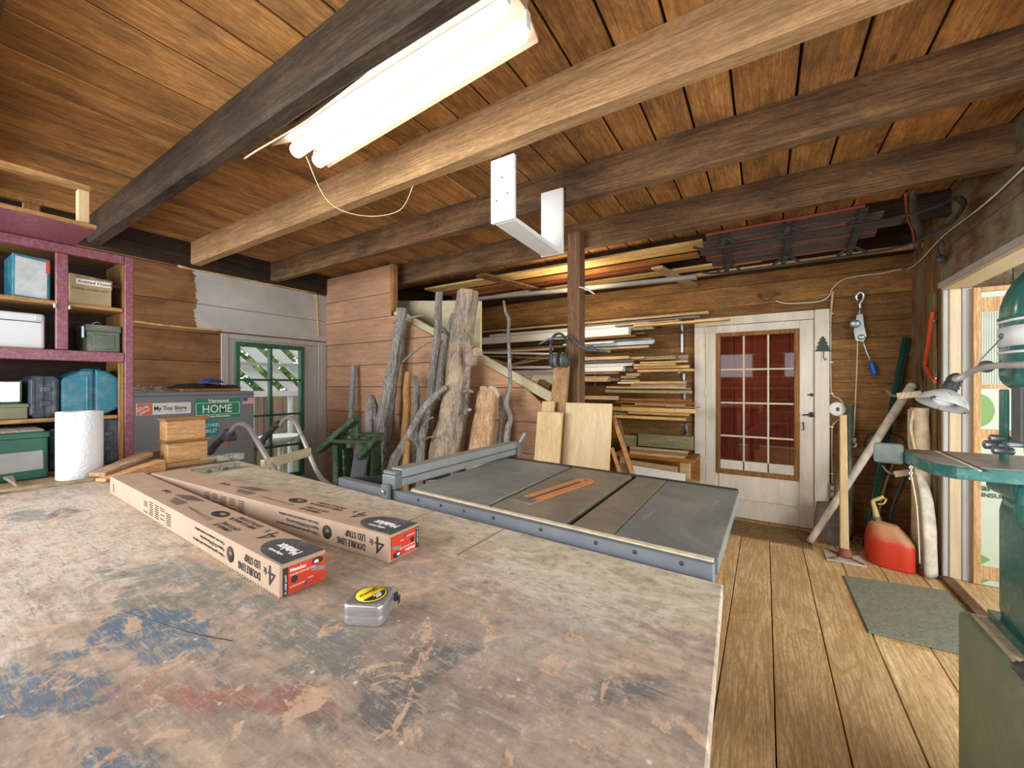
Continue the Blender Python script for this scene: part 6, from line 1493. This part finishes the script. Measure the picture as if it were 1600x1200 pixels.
tag(MB().prism([PY(1272, 838, 4.28), PY(1290, 842, 4.28), PY(1284, 828, 4.28), PY(1277, 826, 4.28)], (0, .06, 0), bev=.004).build('iron_wedge', M['clampgrey']), 'small grey iron wedge on the floor against the door casing', 'wedge')
# wire loops and crate-hooks between corner and canvas
tag(MB().tube([W2(1352, 700, 4.40) + .0 * V((1,0,0)), W2(1350, 690, 4.40), W2(1360, 678, 4.40), W2(1385, 675, 4.39), W2(1408, 684, 4.38), W2(1416, 700, 4.37)], .005, 8, sub=6).build('iron_hoop', M['darkmetal']), 'dark bent iron hoop on the back wall behind the green fence post', 'hoop')
def tine_tool(lab, a, b, c, d, y):
    t = thing('rasp_hook', PY(*c, y), lab, 'hook')
    MB().tube([PY(*a, y), PY((a[0]+b[0])/2 - 1, (a[1]+b[1])/2 + 3, y), PY(*b, y)], [.005, .009, .008], 8, sub=4).build('prong', M['rust'], t)
    m = MB(); m.bar(PY(*b, y), PY(*c, y), .02, .045, bev=.004); m.build('plate', M['canvas'], t)
    for k in range(4):
        p = PY(*b, y).lerp(PY(*c, y), .15 + k * .2); MB().bar(p + V((-.008, -.012, -.018)), p + V((.008, -.012, .018)), .008, .004).build('tooth', M['whiteboard_bark'], t)
    MB().tube([PY(*c, y), PY(*d, 4.2)], .007, 8).build('rod', M['rust'], t)
tine_tool('upper toothed metal climbing hook near the right corner', (1384, 609), (1401, 619), (1440, 615), (1441, 576), 3.95)
tine_tool('lower toothed metal climbing hook behind the rounded block', (1378, 727), (1397, 741), (1422, 738), (1378, 830), 4.0)
tag(MB().tube([PY(1398, 720, 4.1), PY(1378, 775, 4.08), V((PY(1366, 850, 4.0).x, 4.0, .01))], .008, 8, sub=3).build('iron_rod', M['rust']), 'thin rusty rod leaning behind the gas can', 'rod')
tag(MB().tube([PY(1416, 740, 4.0), PY(1392, 800, 4.02), V((PY(1375, 850, 4.0).x + .05, 4.05, .01))], .010, 8, sub=3).build('iron_rod', M['darkmetal']), 'thicker dark rod leaning right of the thin rusty one', 'rod')
# bow saw on the right wall
bs = thing('bow_saw', PX(1455, 600, .98), 'orange-red bow saw hanging on the right wall', 'saw')
Q = lambda u, v, x=.975: PX(u, v, x)
MB().tube([Q(1458, 487), Q(1456, 500), Q(1450, 545), Q(1446, 570), Q(1449, 577), Q(1461, 597)], [.012, .015, .015, .014, .014, .010], 14, sub=5).build('frame', M['orange_saw'], bs)
MB().bar(Q(1460, 500), Q(1463, 590), .002, .018, up=(0, 1, 0)).build('blade', M['rust'], bs)
MB().box(Q(1461, 586) + V((-.006, -.015, -.03)), Q(1461, 586) + V((.006, .015, .02)), bev=.003).build('clamp', M['steel'], bs)
MB().box(Q(1459, 502) + V((-.006, -.012, -.006)), Q(1459, 502) + V((.006, .012, .006)), bev=.002).build('pin', M['steel'], bs)
# gas can
gz_ = thing('gas_can', (.74, 3.86, 0), 'dusty red plastic fuel can with a yellow spout on the floor', 'fuel can')
b0 = [(.625, 3.97), (.655, 3.80), (.865, 3.74), (.90, 3.90)]
def lerp2(p, c, k): return (c[0] + (p[0] - c[0]) * k, c[1] + (p[1] - c[1]) * k)
cen = (.765, 3.86); lvl = [(0, .96, 0, 0), (.012, 1.0, 0, 0), (.16, 1.0, 0, 0), (.185, .97, 0, 0), (.22, .86, -.01, .01), (.275, .62, -.028, .02), (.292, .50, -.03, .02)]
co, fa = [], []; n4 = 24
def rr_(k, i):  # rounded quad sample
    q = [lerp2(p, cen, k) for p in b0]; s_ = i / n4 * 4; e = int(s_) % 4; f_ = s_ - int(s_); a, b = q[e], q[(e+1) % 4]
    x, y = a[0] + (b[0]-a[0])*f_, a[1] + (b[1]-a[1])*f_; pull = 1 - .16 * (abs(f_ - .5) * 2) ** 6
    return lerp2((x, y), cen, pull)
for (z, k, ox, oy) in lvl:
    for i in range(n4): x, y = rr_(k, i); co.append((x + ox, y + oy, z))
for j in range(len(lvl) - 1):
    for i in range(n4): fa.append((j*n4+i, j*n4+(i+1)%n4, (j+1)*n4+(i+1)%n4, (j+1)*n4+i))
fa += [tuple(range(n4))[::-1], tuple((len(lvl)-1)*n4 + i for i in range(n4))]
t = NT('dusty_red_plastic'); co_ = t.coord(); g_ = t.n('ShaderNodeNewGeometry'); sp = t.n('ShaderNodeSeparateXYZ'); t.l(g_, 'Normal', sp, 0); nn = t.noise(None, 9, 6, .7); t.l(co_, 'Object', nn, 'Vector')
f_ = t.math('ADD', (sp, 2), t.math('MULTIPLY', nn, .5)); x = t.mix(t.ramp(f_, 0, [(.45, 0), (.75, .85)]), lin('#cc3d22'), lin('#b8946a')); t.setc(x); M['redcan'] = t.done(.5)
MB().mesh(co, fa, smooth=True).build('body', M['redcan'], gz_)
MB().bar((.69, 3.92, .285), (.80, 3.83, .275), .04, .035, bev=.012).build('handle', M['redcan'], gz_)
MB().cyl((.70, 3.93, .285), (.70, 3.93, .32), .026, 18, bev=.004).build('cap', M['ammo'], gz_)
M['spout'] = plain('dull_yellow_plastic', '#c9b26a', .5)
MB().tube([V((.70, 3.93, .315)), V((.69, 3.93, .37)), V((.68, 3.93, .43)), V((.70, 3.92, .45)), V((.735, 3.91, .475))], [.020, .016, .013, .012, .014], 14, sub=4).build('spout', M['spout'], gz_)
MB().tube([V((.70, 3.90, .42)), V((.73, 3.89, .43)), V((.745, 3.89, .47))], .005, 8, sub=4).build('spout_loop', M['spout'], gz_)
# pale leaning slab, canvas roll
sl_ = tag(MB().tube([PX(1424, 640, .93) , PX(1428, 700, .93), V((.93, 3.80, .5)), V((.945, 3.76, .01))], [.03, .045, .055, .05], 14, .12, sub=8, flat=.45).build('pale_slab', M['whiteboard_bark']), 'whitewashed slab of wood standing right beside the gas can', 'slab')
cr = thing('canvas_roll', (.94, 3.9, 0), 'tall roll of beige canvas standing in the corner by the right wall', 'canvas')
a = PX(1438, 637, .93); MB().tube([a, a.lerp(V((.935, a.y + .01, .01)), .5), V((.935, a.y + .01, .005))], [.050, .053, .052], 28, .12, (10, 5), sub=12).build('roll', M['canvas'], cr)
MB().tube([a + V((-.04, -.03, -.02)), a + V((-.055, -.035, -.15)), a + V((-.035, -.05, -.32)), a + V((-.03, -.045, -.5))], [.012, .014, .010, .006], 10, sub=5, flat=.4).build('loose_fold', M['canvas'], cr)
ch = thing('hanging_chain', PX(1422, 715, .80), 'short bright chain and cord hanging at the machine table corner', 'chain')
for k in range(9):
    c = PX(1423, 713, .62) + V((0, 0, -.014 * k)); MB().lathe([(.004, -.002), (.008, -.002), (.008, .002), (.004, .002), (.004, -.002)], c, (1, 0, 0) if k % 2 else (0, 1, 0), 10).build('link', M['chrome'], ch)
MB().tube([PX(1423, 740, .62), PX(1428, 765, .63), PX(1433, 800, .64), PX(1437, 880, .66)], .003, 6, sub=5).build('cord', M['rope'], ch)
# mats
tag(MB().prism([(.448, 3.47, .001), (.457, 2.75, .001), (.965, 2.77, .001), (.962, 3.56, .001)], (0, 0, .008), bev=.003).build('floor_mat', M['matgrey']), 'worn grey-green carpet mat on the floorboards before the gas can', 'mat')
tag(MB().prism([(-.55, 3.93, .001), (.32, 3.90, .001), (.333, 4.33, .001), (-.55, 4.34, .001)], (0, 0, .010), bev=.003).build('door_mat', M['doormat']), 'brown worn doormat in front of the back door', 'mat')

# ------------------------------------------------------------------ framed insulation panel beyond the opening
ip = thing('insulation_panel', (1.5, 3.74, .02), 'tall wood-framed panel of printed green and white insulation beyond the right opening', 'panel')
IY = 3.735; I = lambda u, v: PY(u, v, IY)
px0, px1, pz0, pz1 = I(1520, 600).x, 1.92, .025, 1.915
M['yframe'] = wood('yellow_frame', '#d2ab7c', '#b98f60', 'Z', vary=.02); M['wrapwhite'] = plain('pale_green_wrap', '#b4bda6', .45, bump=0, var=.03); M['wrapgreen'] = plain('leaf_green_ink', '#6f934f', .5, bump=0, var=.05)
xf = I(1532, 600).x
MB().box((px0, IY - .01, pz0), (xf, IY + .03, pz1), bev=.003).build('frame_upright', M['yframe'], ip); MB().box((xf, IY - .01, pz1 - .03), (px1, IY + .03, pz1), bev=.003).build('frame_rail', M['yframe'], ip)
MB().box((px1, IY - .01, pz0), (px1 + .05, IY + .03, pz1), bev=.003).build('frame_upright', M['yframe'], ip)
MB().box((xf, IY + .004, pz0), (px1, IY + .025, pz1 - .031)).build('wrap', M['wrapwhite'], ip)
for (v0, v1) in ((465, 487), (601, 607), (671, 693), (885, 905)): MB().box((xf, IY - .004, I(1540, v1).z), (px1, IY + .0035, I(1540, v0).z), bev=.001).build('orange_band', M['yframe'], ip)
m = MB(); 
for k in range(16): m.box((xf + .004 + k * .011, IY + .0022, I(1540, 600).z), (xf + .007 + k * .011, IY + .0035, I(1540, 488).z))
m.build('fine_stripes', M['greysign'], ip)
c = I(1528, 641); MB().prism([c + V((.072 * math.cos(a), 0, .105 * math.sin(a))) for a in [(-PI/2 + PI * k / 20) for k in range(21)]], (0, .004, 0)).build('green_circle', M['wrapgreen'], ip)
MB().prism([I(1533, 866), I(1548, 875), I(1533, 882)], (0, .004, 0)).build('green_leaf', M['wrapgreen'], ip)
MB().prism([I(1533, 906), I(1548, 906), I(1533, 912)], (0, .004, 0)).build('green_leaf', M['wrapgreen'], ip)
M['darkgreenink'] = plain('dark_green_ink', '#2c4a34', .5, bump=0)
text('uard', .050, I(1533, 757 - 4) + V((0, -.002, .05)), (1, 0, 0), (0, 0, 1), M['darkgreenink'], ip, name='printed_words', bold=.001)
text('ard', .060, I(1533, 766) + V((0, -.002, 0)), (1, 0, 0), (0, 0, 1), M['darkgreenink'], ip, name='printed_words', bold=.001)
text('INSULATION', .038, I(1533, 776) + V((0, -.002, 0)), (1, 0, 0), (0, 0, 1), M['darkgreenink'], ip, name='printed_words', bold=.0006)

# ------------------------------------------------------------------ band saw
bn = thing('band_saw', (.75, 1.7, 0), 'green cast-iron band saw with a rounded wheel guard on its stand at the right edge', 'band saw')
# upper wheel guard: a domed drum with rounded edges, built from rounded slices
gx0, gx1, gy0, gy1 = .572, .975, 1.60, 1.78
zt_, zbot = 1.690, 1.275; rad_ = (gx1 - gx0) / 2; cxm, czm = (gx0 + gx1) / 2, zt_ - rad_
def slice_(z, e=0):
    hw = rad_; ins = 0
    if z > czm: hw = max(.004, math.sqrt(max(0, rad_**2 - (z - czm)**2)))
    k = min(z - zbot, zt_ - z); 
    if k < .05: ins = .05 - math.sqrt(max(0, .05**2 - (.05 - max(k, 0))**2))
    yi = ins; xi = ins if z < czm else 0
    hw = max(.003, hw - xi + e); y0, y1 = gy0 + yi - e, gy1 - yi + e; r = min(.06, hw * .95, (y1 - y0) * .45); pts = []
    for (sx, sy, a0) in ((1, 1, 0), (-1, 1, PI/2), (-1, -1, PI), (1, -1, 3*PI/2)):
        cx_ = cxm + sx * (hw - r); cy_ = (y1 - r) if sy > 0 else (y0 + r)
        for q in range(9): a_ = a0 + PI/2 * q / 8; pts.append(V((cx_ + r * math.cos(a_), cy_ + r * math.sin(a_), z)))
    return pts
def loft(zs, e, nm, mat):
    co, fa = [], []; n = 36
    for z in zs: co += slice_(z, e)
    for j in range(len(zs) - 1):
        for i in range(n): fa.append((j*n+i, j*n+(i+1)%n, (j+1)*n+(i+1)%n, (j+1)*n+i))
    fa += [tuple(range(n))[::-1], tuple((len(zs)-1)*n + i for i in range(n))]
    o = MB().mesh(co, fa).build(nm, M[mat], bn)
    for p in o.data.polygons: p.use_smooth = len(p.vertices) == 4
ds = NT('machine_enamel'); co_ = ds.coord(); n1 = ds.noise(None, 6, 8, .7, .5); ds.l(co_, 'Object', n1, 'Vector'); n2 = ds.noise(None, 26, 8, .8); ds.l(co_, 'Object', n2, 'Vector')
x = ds.mix(ds.ramp(n1, 0, [(.3, 0), (.7, 1.0)]), lin('#24564e'), lin('#3d7f75')); x = ds.mix(ds.ramp(n2, 0, [(.52, 0), (.70, .6)]), x, lin('#93a69a'))
ds.setc(x); M['bandgreen'] = ds.done(.22, .1, .6)
loft([zbot + .05 * (1 - math.cos(PI/2 * k / 6)) for k in range(7)] + [1.33 + (czm - 1.33) * k / 6 for k in range(1, 7)] + [czm + (zt_ - .0005 - czm) * math.sin(PI/2 * k / 16) for k in range(1, 17)], 0, 'upper_guard', 'bandgreen')
M['bandwhite'] = plain('white_stripe', '#dfe4e2', .3, var=.05, dust=.2)
for (z0, z1, mt, nm, e) in ((1.405, 1.460, 'bandwhite', 'white_band', .0015), (1.385, 1.392, 'bandwhite', 'thin_white_line', .0015), (1.473, 1.480, 'bandwhite', 'thin_white_line', .0015), (1.482, 1.488, 'bandgreen', 'rim', .003)): loft([z0, z1], e, nm, mt)
MB().ball(PX(1566, 525, .570), .008, (1, 1, 1), 12).build('hinge_knob', M['clampgrey'], bn)
# round boss the lamp arm is fixed to
c = PX(1542, 573, .562); MB().lathe([(0, 0), (.018, 0), (.018, .006), (.013, .010), (.007, .014), (0, .014)], c, (-.5, -.8, .1), 22).build('lamp_boss', M['steel'], bn)
# column
MB().box((.575, 1.70, 1.05), (.5845, 1.74, zbot + .01), bev=.006, seg=2).build('column_edge', M['bandgreen'], bn)
MB().box((.585, 1.645, 1.13), (.74, 1.70, zbot + .02), bev=.004).build('blade_guard', M['greyguard'] if 'greyguard' in M else M['clampgrey'], bn)
MB().box((.588, 1.63, 1.115), (.602, 1.644, zbot + .01), bev=.003).build('guide_post', M['steel'], bn)
for (u, v, r_, l_) in ((1555, 685, .011, .03), (1546, 695, .013, .03), (1560, 704, .011, .03)):
    c = PX(u, v, .565); MB().cyl(c + V((-.012, 0, 0)), c + V((l_, 0, 0)), r_, 16, bev=.003).build('guide_screw', M['steel'], bn)
MB().box((.560, 1.64, 1.128), (.605, 1.67, 1.142), bev=.003).build('guide_arm', M['steel'], bn)
q = PZ(1568, 711, 1.081); MB().bar((q.x, q.y, .9), (q.x, q.y, 1.20), .0012, .008, up=(0, 1, 0)).build('blade', M['darkmetal'], bn)
MB().box((.885, 1.64, .96), (.965, 1.76, 1.34), bev=.015, seg=3).build('spine', M['bandgreen'], bn)
# table
TZ = 1.08
tpz_ = [(.384, 1.82), (.387, 1.66), (.40, 1.575), (.435, 1.54), (.98, 1.53), (.98, 1.88), (.42, 1.86)]
M['bandtop'] = plain('dusty_machine_top', '#8b857c', .4, .5, var=.15, scale=9, dust=.6, dustc='#b9ada0')
MB().prism([(x, y, TZ - .036) for (x, y) in tpz_], (0, 0, .034), bev=.004, seg=2).build('table', M['bandgreen'], bn)
MB().prism([(x + (.004 if x < .5 else 0), y + (.004 if y < 1.6 else -.004), TZ - .0018) for (x, y) in tpz_], (0, 0, .0022)).build('table_surface', M['bandtop'], bn)
a, b = PZ(1468, 706, TZ), PZ(1538, 737, TZ); MB().bar(a + V((0,0,.0008)), b + V((0,0,.0008)), .016, .0012).build('mitre_slot', M['darkmetal'], bn); MB().bar(a + V((-.007, 0,.0016)), b + V((-.007, 0,.0016)), .006, .003).build('sawdust', M['sawdust'], bn)
M['blockgrey'] = plain('block_grey', '#7b8580', .9, scale=30, bump=.4, var=.12); M['ribbed'] = plain('ribbed_metal_hose', '#aeaba2', .4, .25)
# grey rounded block at the table's left corner
c = PY(1388, 708, 1.80); MB(Matrix.Translation(c) @ Matrix.Rotation(YAW - .75, 4, 'Z')).box((-.037, -.018, -.033), (.037, .018, .033), bev=.014, seg=4).build('rounded_block', M['blockgrey'] if 'blockgrey' in M else M['bandgrey'], bn)
MB().bar(c + V((.03, .0, -.01)), (.41, 1.80, TZ - .012), .02, .012).build('block_arm', M['bandgreen'], bn)
# trunnion and lower wheel housing
MB().box((.56, 1.60, .985), (.90, 1.78, TZ - .037), bev=.015, seg=3).build('trunnion', M['bandgreen'], bn)
MB().lathe([(0, -.02), (.16, -.02), (.17, 0), (.16, .02), (0, .02)], (.72, 1.58, .99), (0, 1, 0), 32).build('tilt_sector', M['bandgreen'], bn)
MB().hexa([(.58, 1.56, .97), (.68, 1.56, .97), (.68, 1.74, .97), (.58, 1.74, .97), (.59, 1.58, 1.03), (.68, 1.58, 1.03), (.68, 1.72, 1.03), (.59, 1.72, 1.03)], bev=.006).build('casting', M['bandgreen'], bn)
o = MB().box((.572, 1.52, .604), (.975, 1.76, .985), bev=.05, seg=6).build('lower_guard', M['bandgreen'], bn)
for p in o.data.polygons: p.use_smooth = True
MB().box((.625, 1.515, .84), (.76, 1.5215, .93), bev=.008).build('recess', M['black'], bn)
MB().cyl((.655, 1.514, .895), (.655, 1.49, .895), .014, 14, bev=.003).build('bolt', M['white_paint'], bn)
# stand
sx0 = .508
MB().hexa([(sx0, 1.24, 0), (1.0 - .02, 1.24, 0), (.98, 1.80, 0), (sx0, 1.80, 0), (sx0, 1.24, .598), (.98, 1.24, .598), (.98, 1.80, .598), (sx0, 1.80, .598)], bev=.02, seg=3).build('stand', M['bandgrey'], bn)
MB().hexa([(sx0 + .02, 1.27, .598), (.96, 1.27, .598), (.96, 1.78, .598), (sx0 + .02, 1.78, .598), (sx0 + .03, 1.28, .604), (.95, 1.28, .604), (.95, 1.77, .604), (sx0 + .03, 1.77, .604)], bev=.002).build('sawdust', M['sawdust'], bn)
MB().box((.56, 1.54, .604), (.93, 1.76, .63)).build('guard_foot', M['bandgreen'], bn)
# rag on the stand
M['greycloth'] = plain('grey_cloth', '#62656c', .9, scale=30, var=.35, bump=.4)
rag('cleaning_rag', 1.33, 1.505, .515, .66, .605, .11, 'greycloth', 'dark grey crumpled cloth lying on the band saw stand at the picture edge', 'cloth', 11, .45)
# lamp
lp = thing('gooseneck_lamp', PX(1474, 635, .46), 'dented enamel lamp shade on a gooseneck arm beside the band saw', 'lamp')
LX = .46
c0_ = PY(1490, 607, 1.74)
ax_ = V((-.30, -.05, -1)).normalized()
LY = 1.74
top = PY(1487, 602, LY); n_ax = V((-.42, -.22, -1)).normalized()
t = NT('chipped_enamel'); co_ = t.coord(); n1 = t.noise(None, 35, 5, .6); t.l(co_, 'Object', n1, 'Vector'); t.setc(t.mix(t.ramp(n1, 0, [(.60, 0), (.64, .9)]), lin('#b9bab4'), lin('#2c3542'))); M['enamel'] = t.done(.25, 0, .6)
MB().lathe([(k_ * .72, h_ * .85) for (k_, h_) in [(.018, .0), (.026, .006), (.045, .016), (.072, .036), (.080, .056), (.083, .062), (.079, .061), (.070, .038), (.043, .019), (.020, .009), (.018, .0)]], top + n_ax * .015, n_ax, 36).build('shade', M['enamel'], lp)
MB().lathe([(0, -.036), (.010, -.036), (.016, -.028), (.019, -.016), (.016, -.011), (.020, -.005), (.017, 0), (.020, .006), (.016, .011), (.018, .016), (0, .016)], top, n_ax, 24).build('lamp_socket', M['black'], lp)
M['bulb'] = plain('frosted_bulb', '#e9e9e6', .3, bump=0, var=.02)
MB().ball(top + n_ax * .045, .026, (1, 1, 1), 20).build('bulb', M['bulb'], lp)
s0 = top - n_ax * .034
MB().tube([s0, PY(1494, 593, 1.72), PY(1512, 584, 1.70), PY(1530, 576, 1.64), PY(1560, 571, 1.56), PY(1600, 570, 1.48), PY(1650, 566, 1.45), V((.75, 1.5, 1.36)), V((.80, 1.625, 1.36))], .0085, 14, .0, sub=8).build('gooseneck', M['ribbed'] if 'ribbed' in M else M['steel'], lp)
MB().tube([PY(1491, 605, 1.74), PX(1566, 527, .569)], .0015, 6).build('stay_wire', M['steel'], lp)

# ------------------------------------------------------------------ bare bulb behind the post
bb_ = thing('light_bulb', (-1.50, 3.45, 2.2), 'bare warm bulb on a cord just behind the timber post', 'light bulb')
M['bulbglow'] = emit('warm_bulb', '#ffd9a0', 12)
MB().ball((-1.497, 3.45, 2.17), .028, (1, 1, 1.15), 16).build('bulb', M['bulbglow'], bb_)
MB().cyl((-1.497, 3.45, 2.20), (-1.497, 3.45, 2.25), .018, 14, bev=.003).build('lamp_holder', M['black'], bb_)
MB().cyl((-1.497, 3.45, 2.25), (-1.497, 3.45, ZC), .003, 8).build('cord', M['black'], bb_)
pl = bpy.data.lights.new('bulb_light', 'POINT'); pl.energy = 13; pl.color = (1, .80, .52); pl.shadow_soft_size = .05
po2 = bpy.data.objects.new('bulb_light', pl); COL.objects.link(po2); po2.parent = bb_; po2.location = (0, 0, -.09)

# ------------------------------------------------------------------ details that belong to a part move under that part
UNDER = {'light_carton': {'end_label': ('label_', 'badge_', 'lamp_picture'), 'dark_panel': ('printed_name',)},
 'metal_cabinet': {'bumper_sticker': ('orange_logo', 'logo_word', 'underline'), 'licence_plate': ('plate_',), 'flag_sticker': ('flag_stripes', 'flag_canton')},
 'tape_measure': {'yellow_disc': ('black_segment', 'label_name', 'label_words', 'label_number')},
 'door_1': {'sash': ('pane',)}, 'door_2': {'sash': ('pane', 'glazing_bars'), 'door_leaf': ('latch', 'bolt', 'pull_handle')},
 'cardboard_box': {'paper_label': ('label_words',), 'lid': ('handwriting',)}, 'ammunition_can': {'lid': ('handle',)},
 'rip_fence': {'clamp_head': ('clamp_bolt',), 'rear_clamp': ('lever',)}, 'gas_can': {'spout': ('spout_loop',)},
 'band_saw': {'upper_guard': ('white_band', 'thin_white_line', 'rim', 'hinge_knob', 'lamp_boss'), 'lower_guard': ('recess', 'bolt'), 'table': ('table_surface', 'mitre_slot')},
 'garden_tiller': {'control_box': ('red_lever',)}, 'insulation_panel': {'wrap': ('printed_words', 'green_circle', 'green_leaf', 'fine_stripes')},
 'table_saw': {'throat_plate': ('plate_end', 'blade_slot', 'finger_hole'), 'front_rail': ('rail_hole',)}, 'round_switch': {'housing': ('rocker',)}, 'outlet': {'box': ('socket', 'slot')},
 'metal_tin': {'body': ('grey_plate',)}, 'hanging_bracket': {'side_board': ('nail',)}, 'fluorescent_light': {'reflector': ('socket',)}}
for root in [o for o in bpy.data.objects if o.parent is None and o.name.split('.')[0] in UNDER]:
    kids = list(root.children)
    for host, pre in UNDER[root.name.split('.')[0]].items():
        h_ = [k for k in kids if k.name.split('.')[0] == host]
        if not h_: continue
        for k in kids:
            if k not in h_ and any(k.name.startswith(p) for p in pre): k.parent = h_[0]
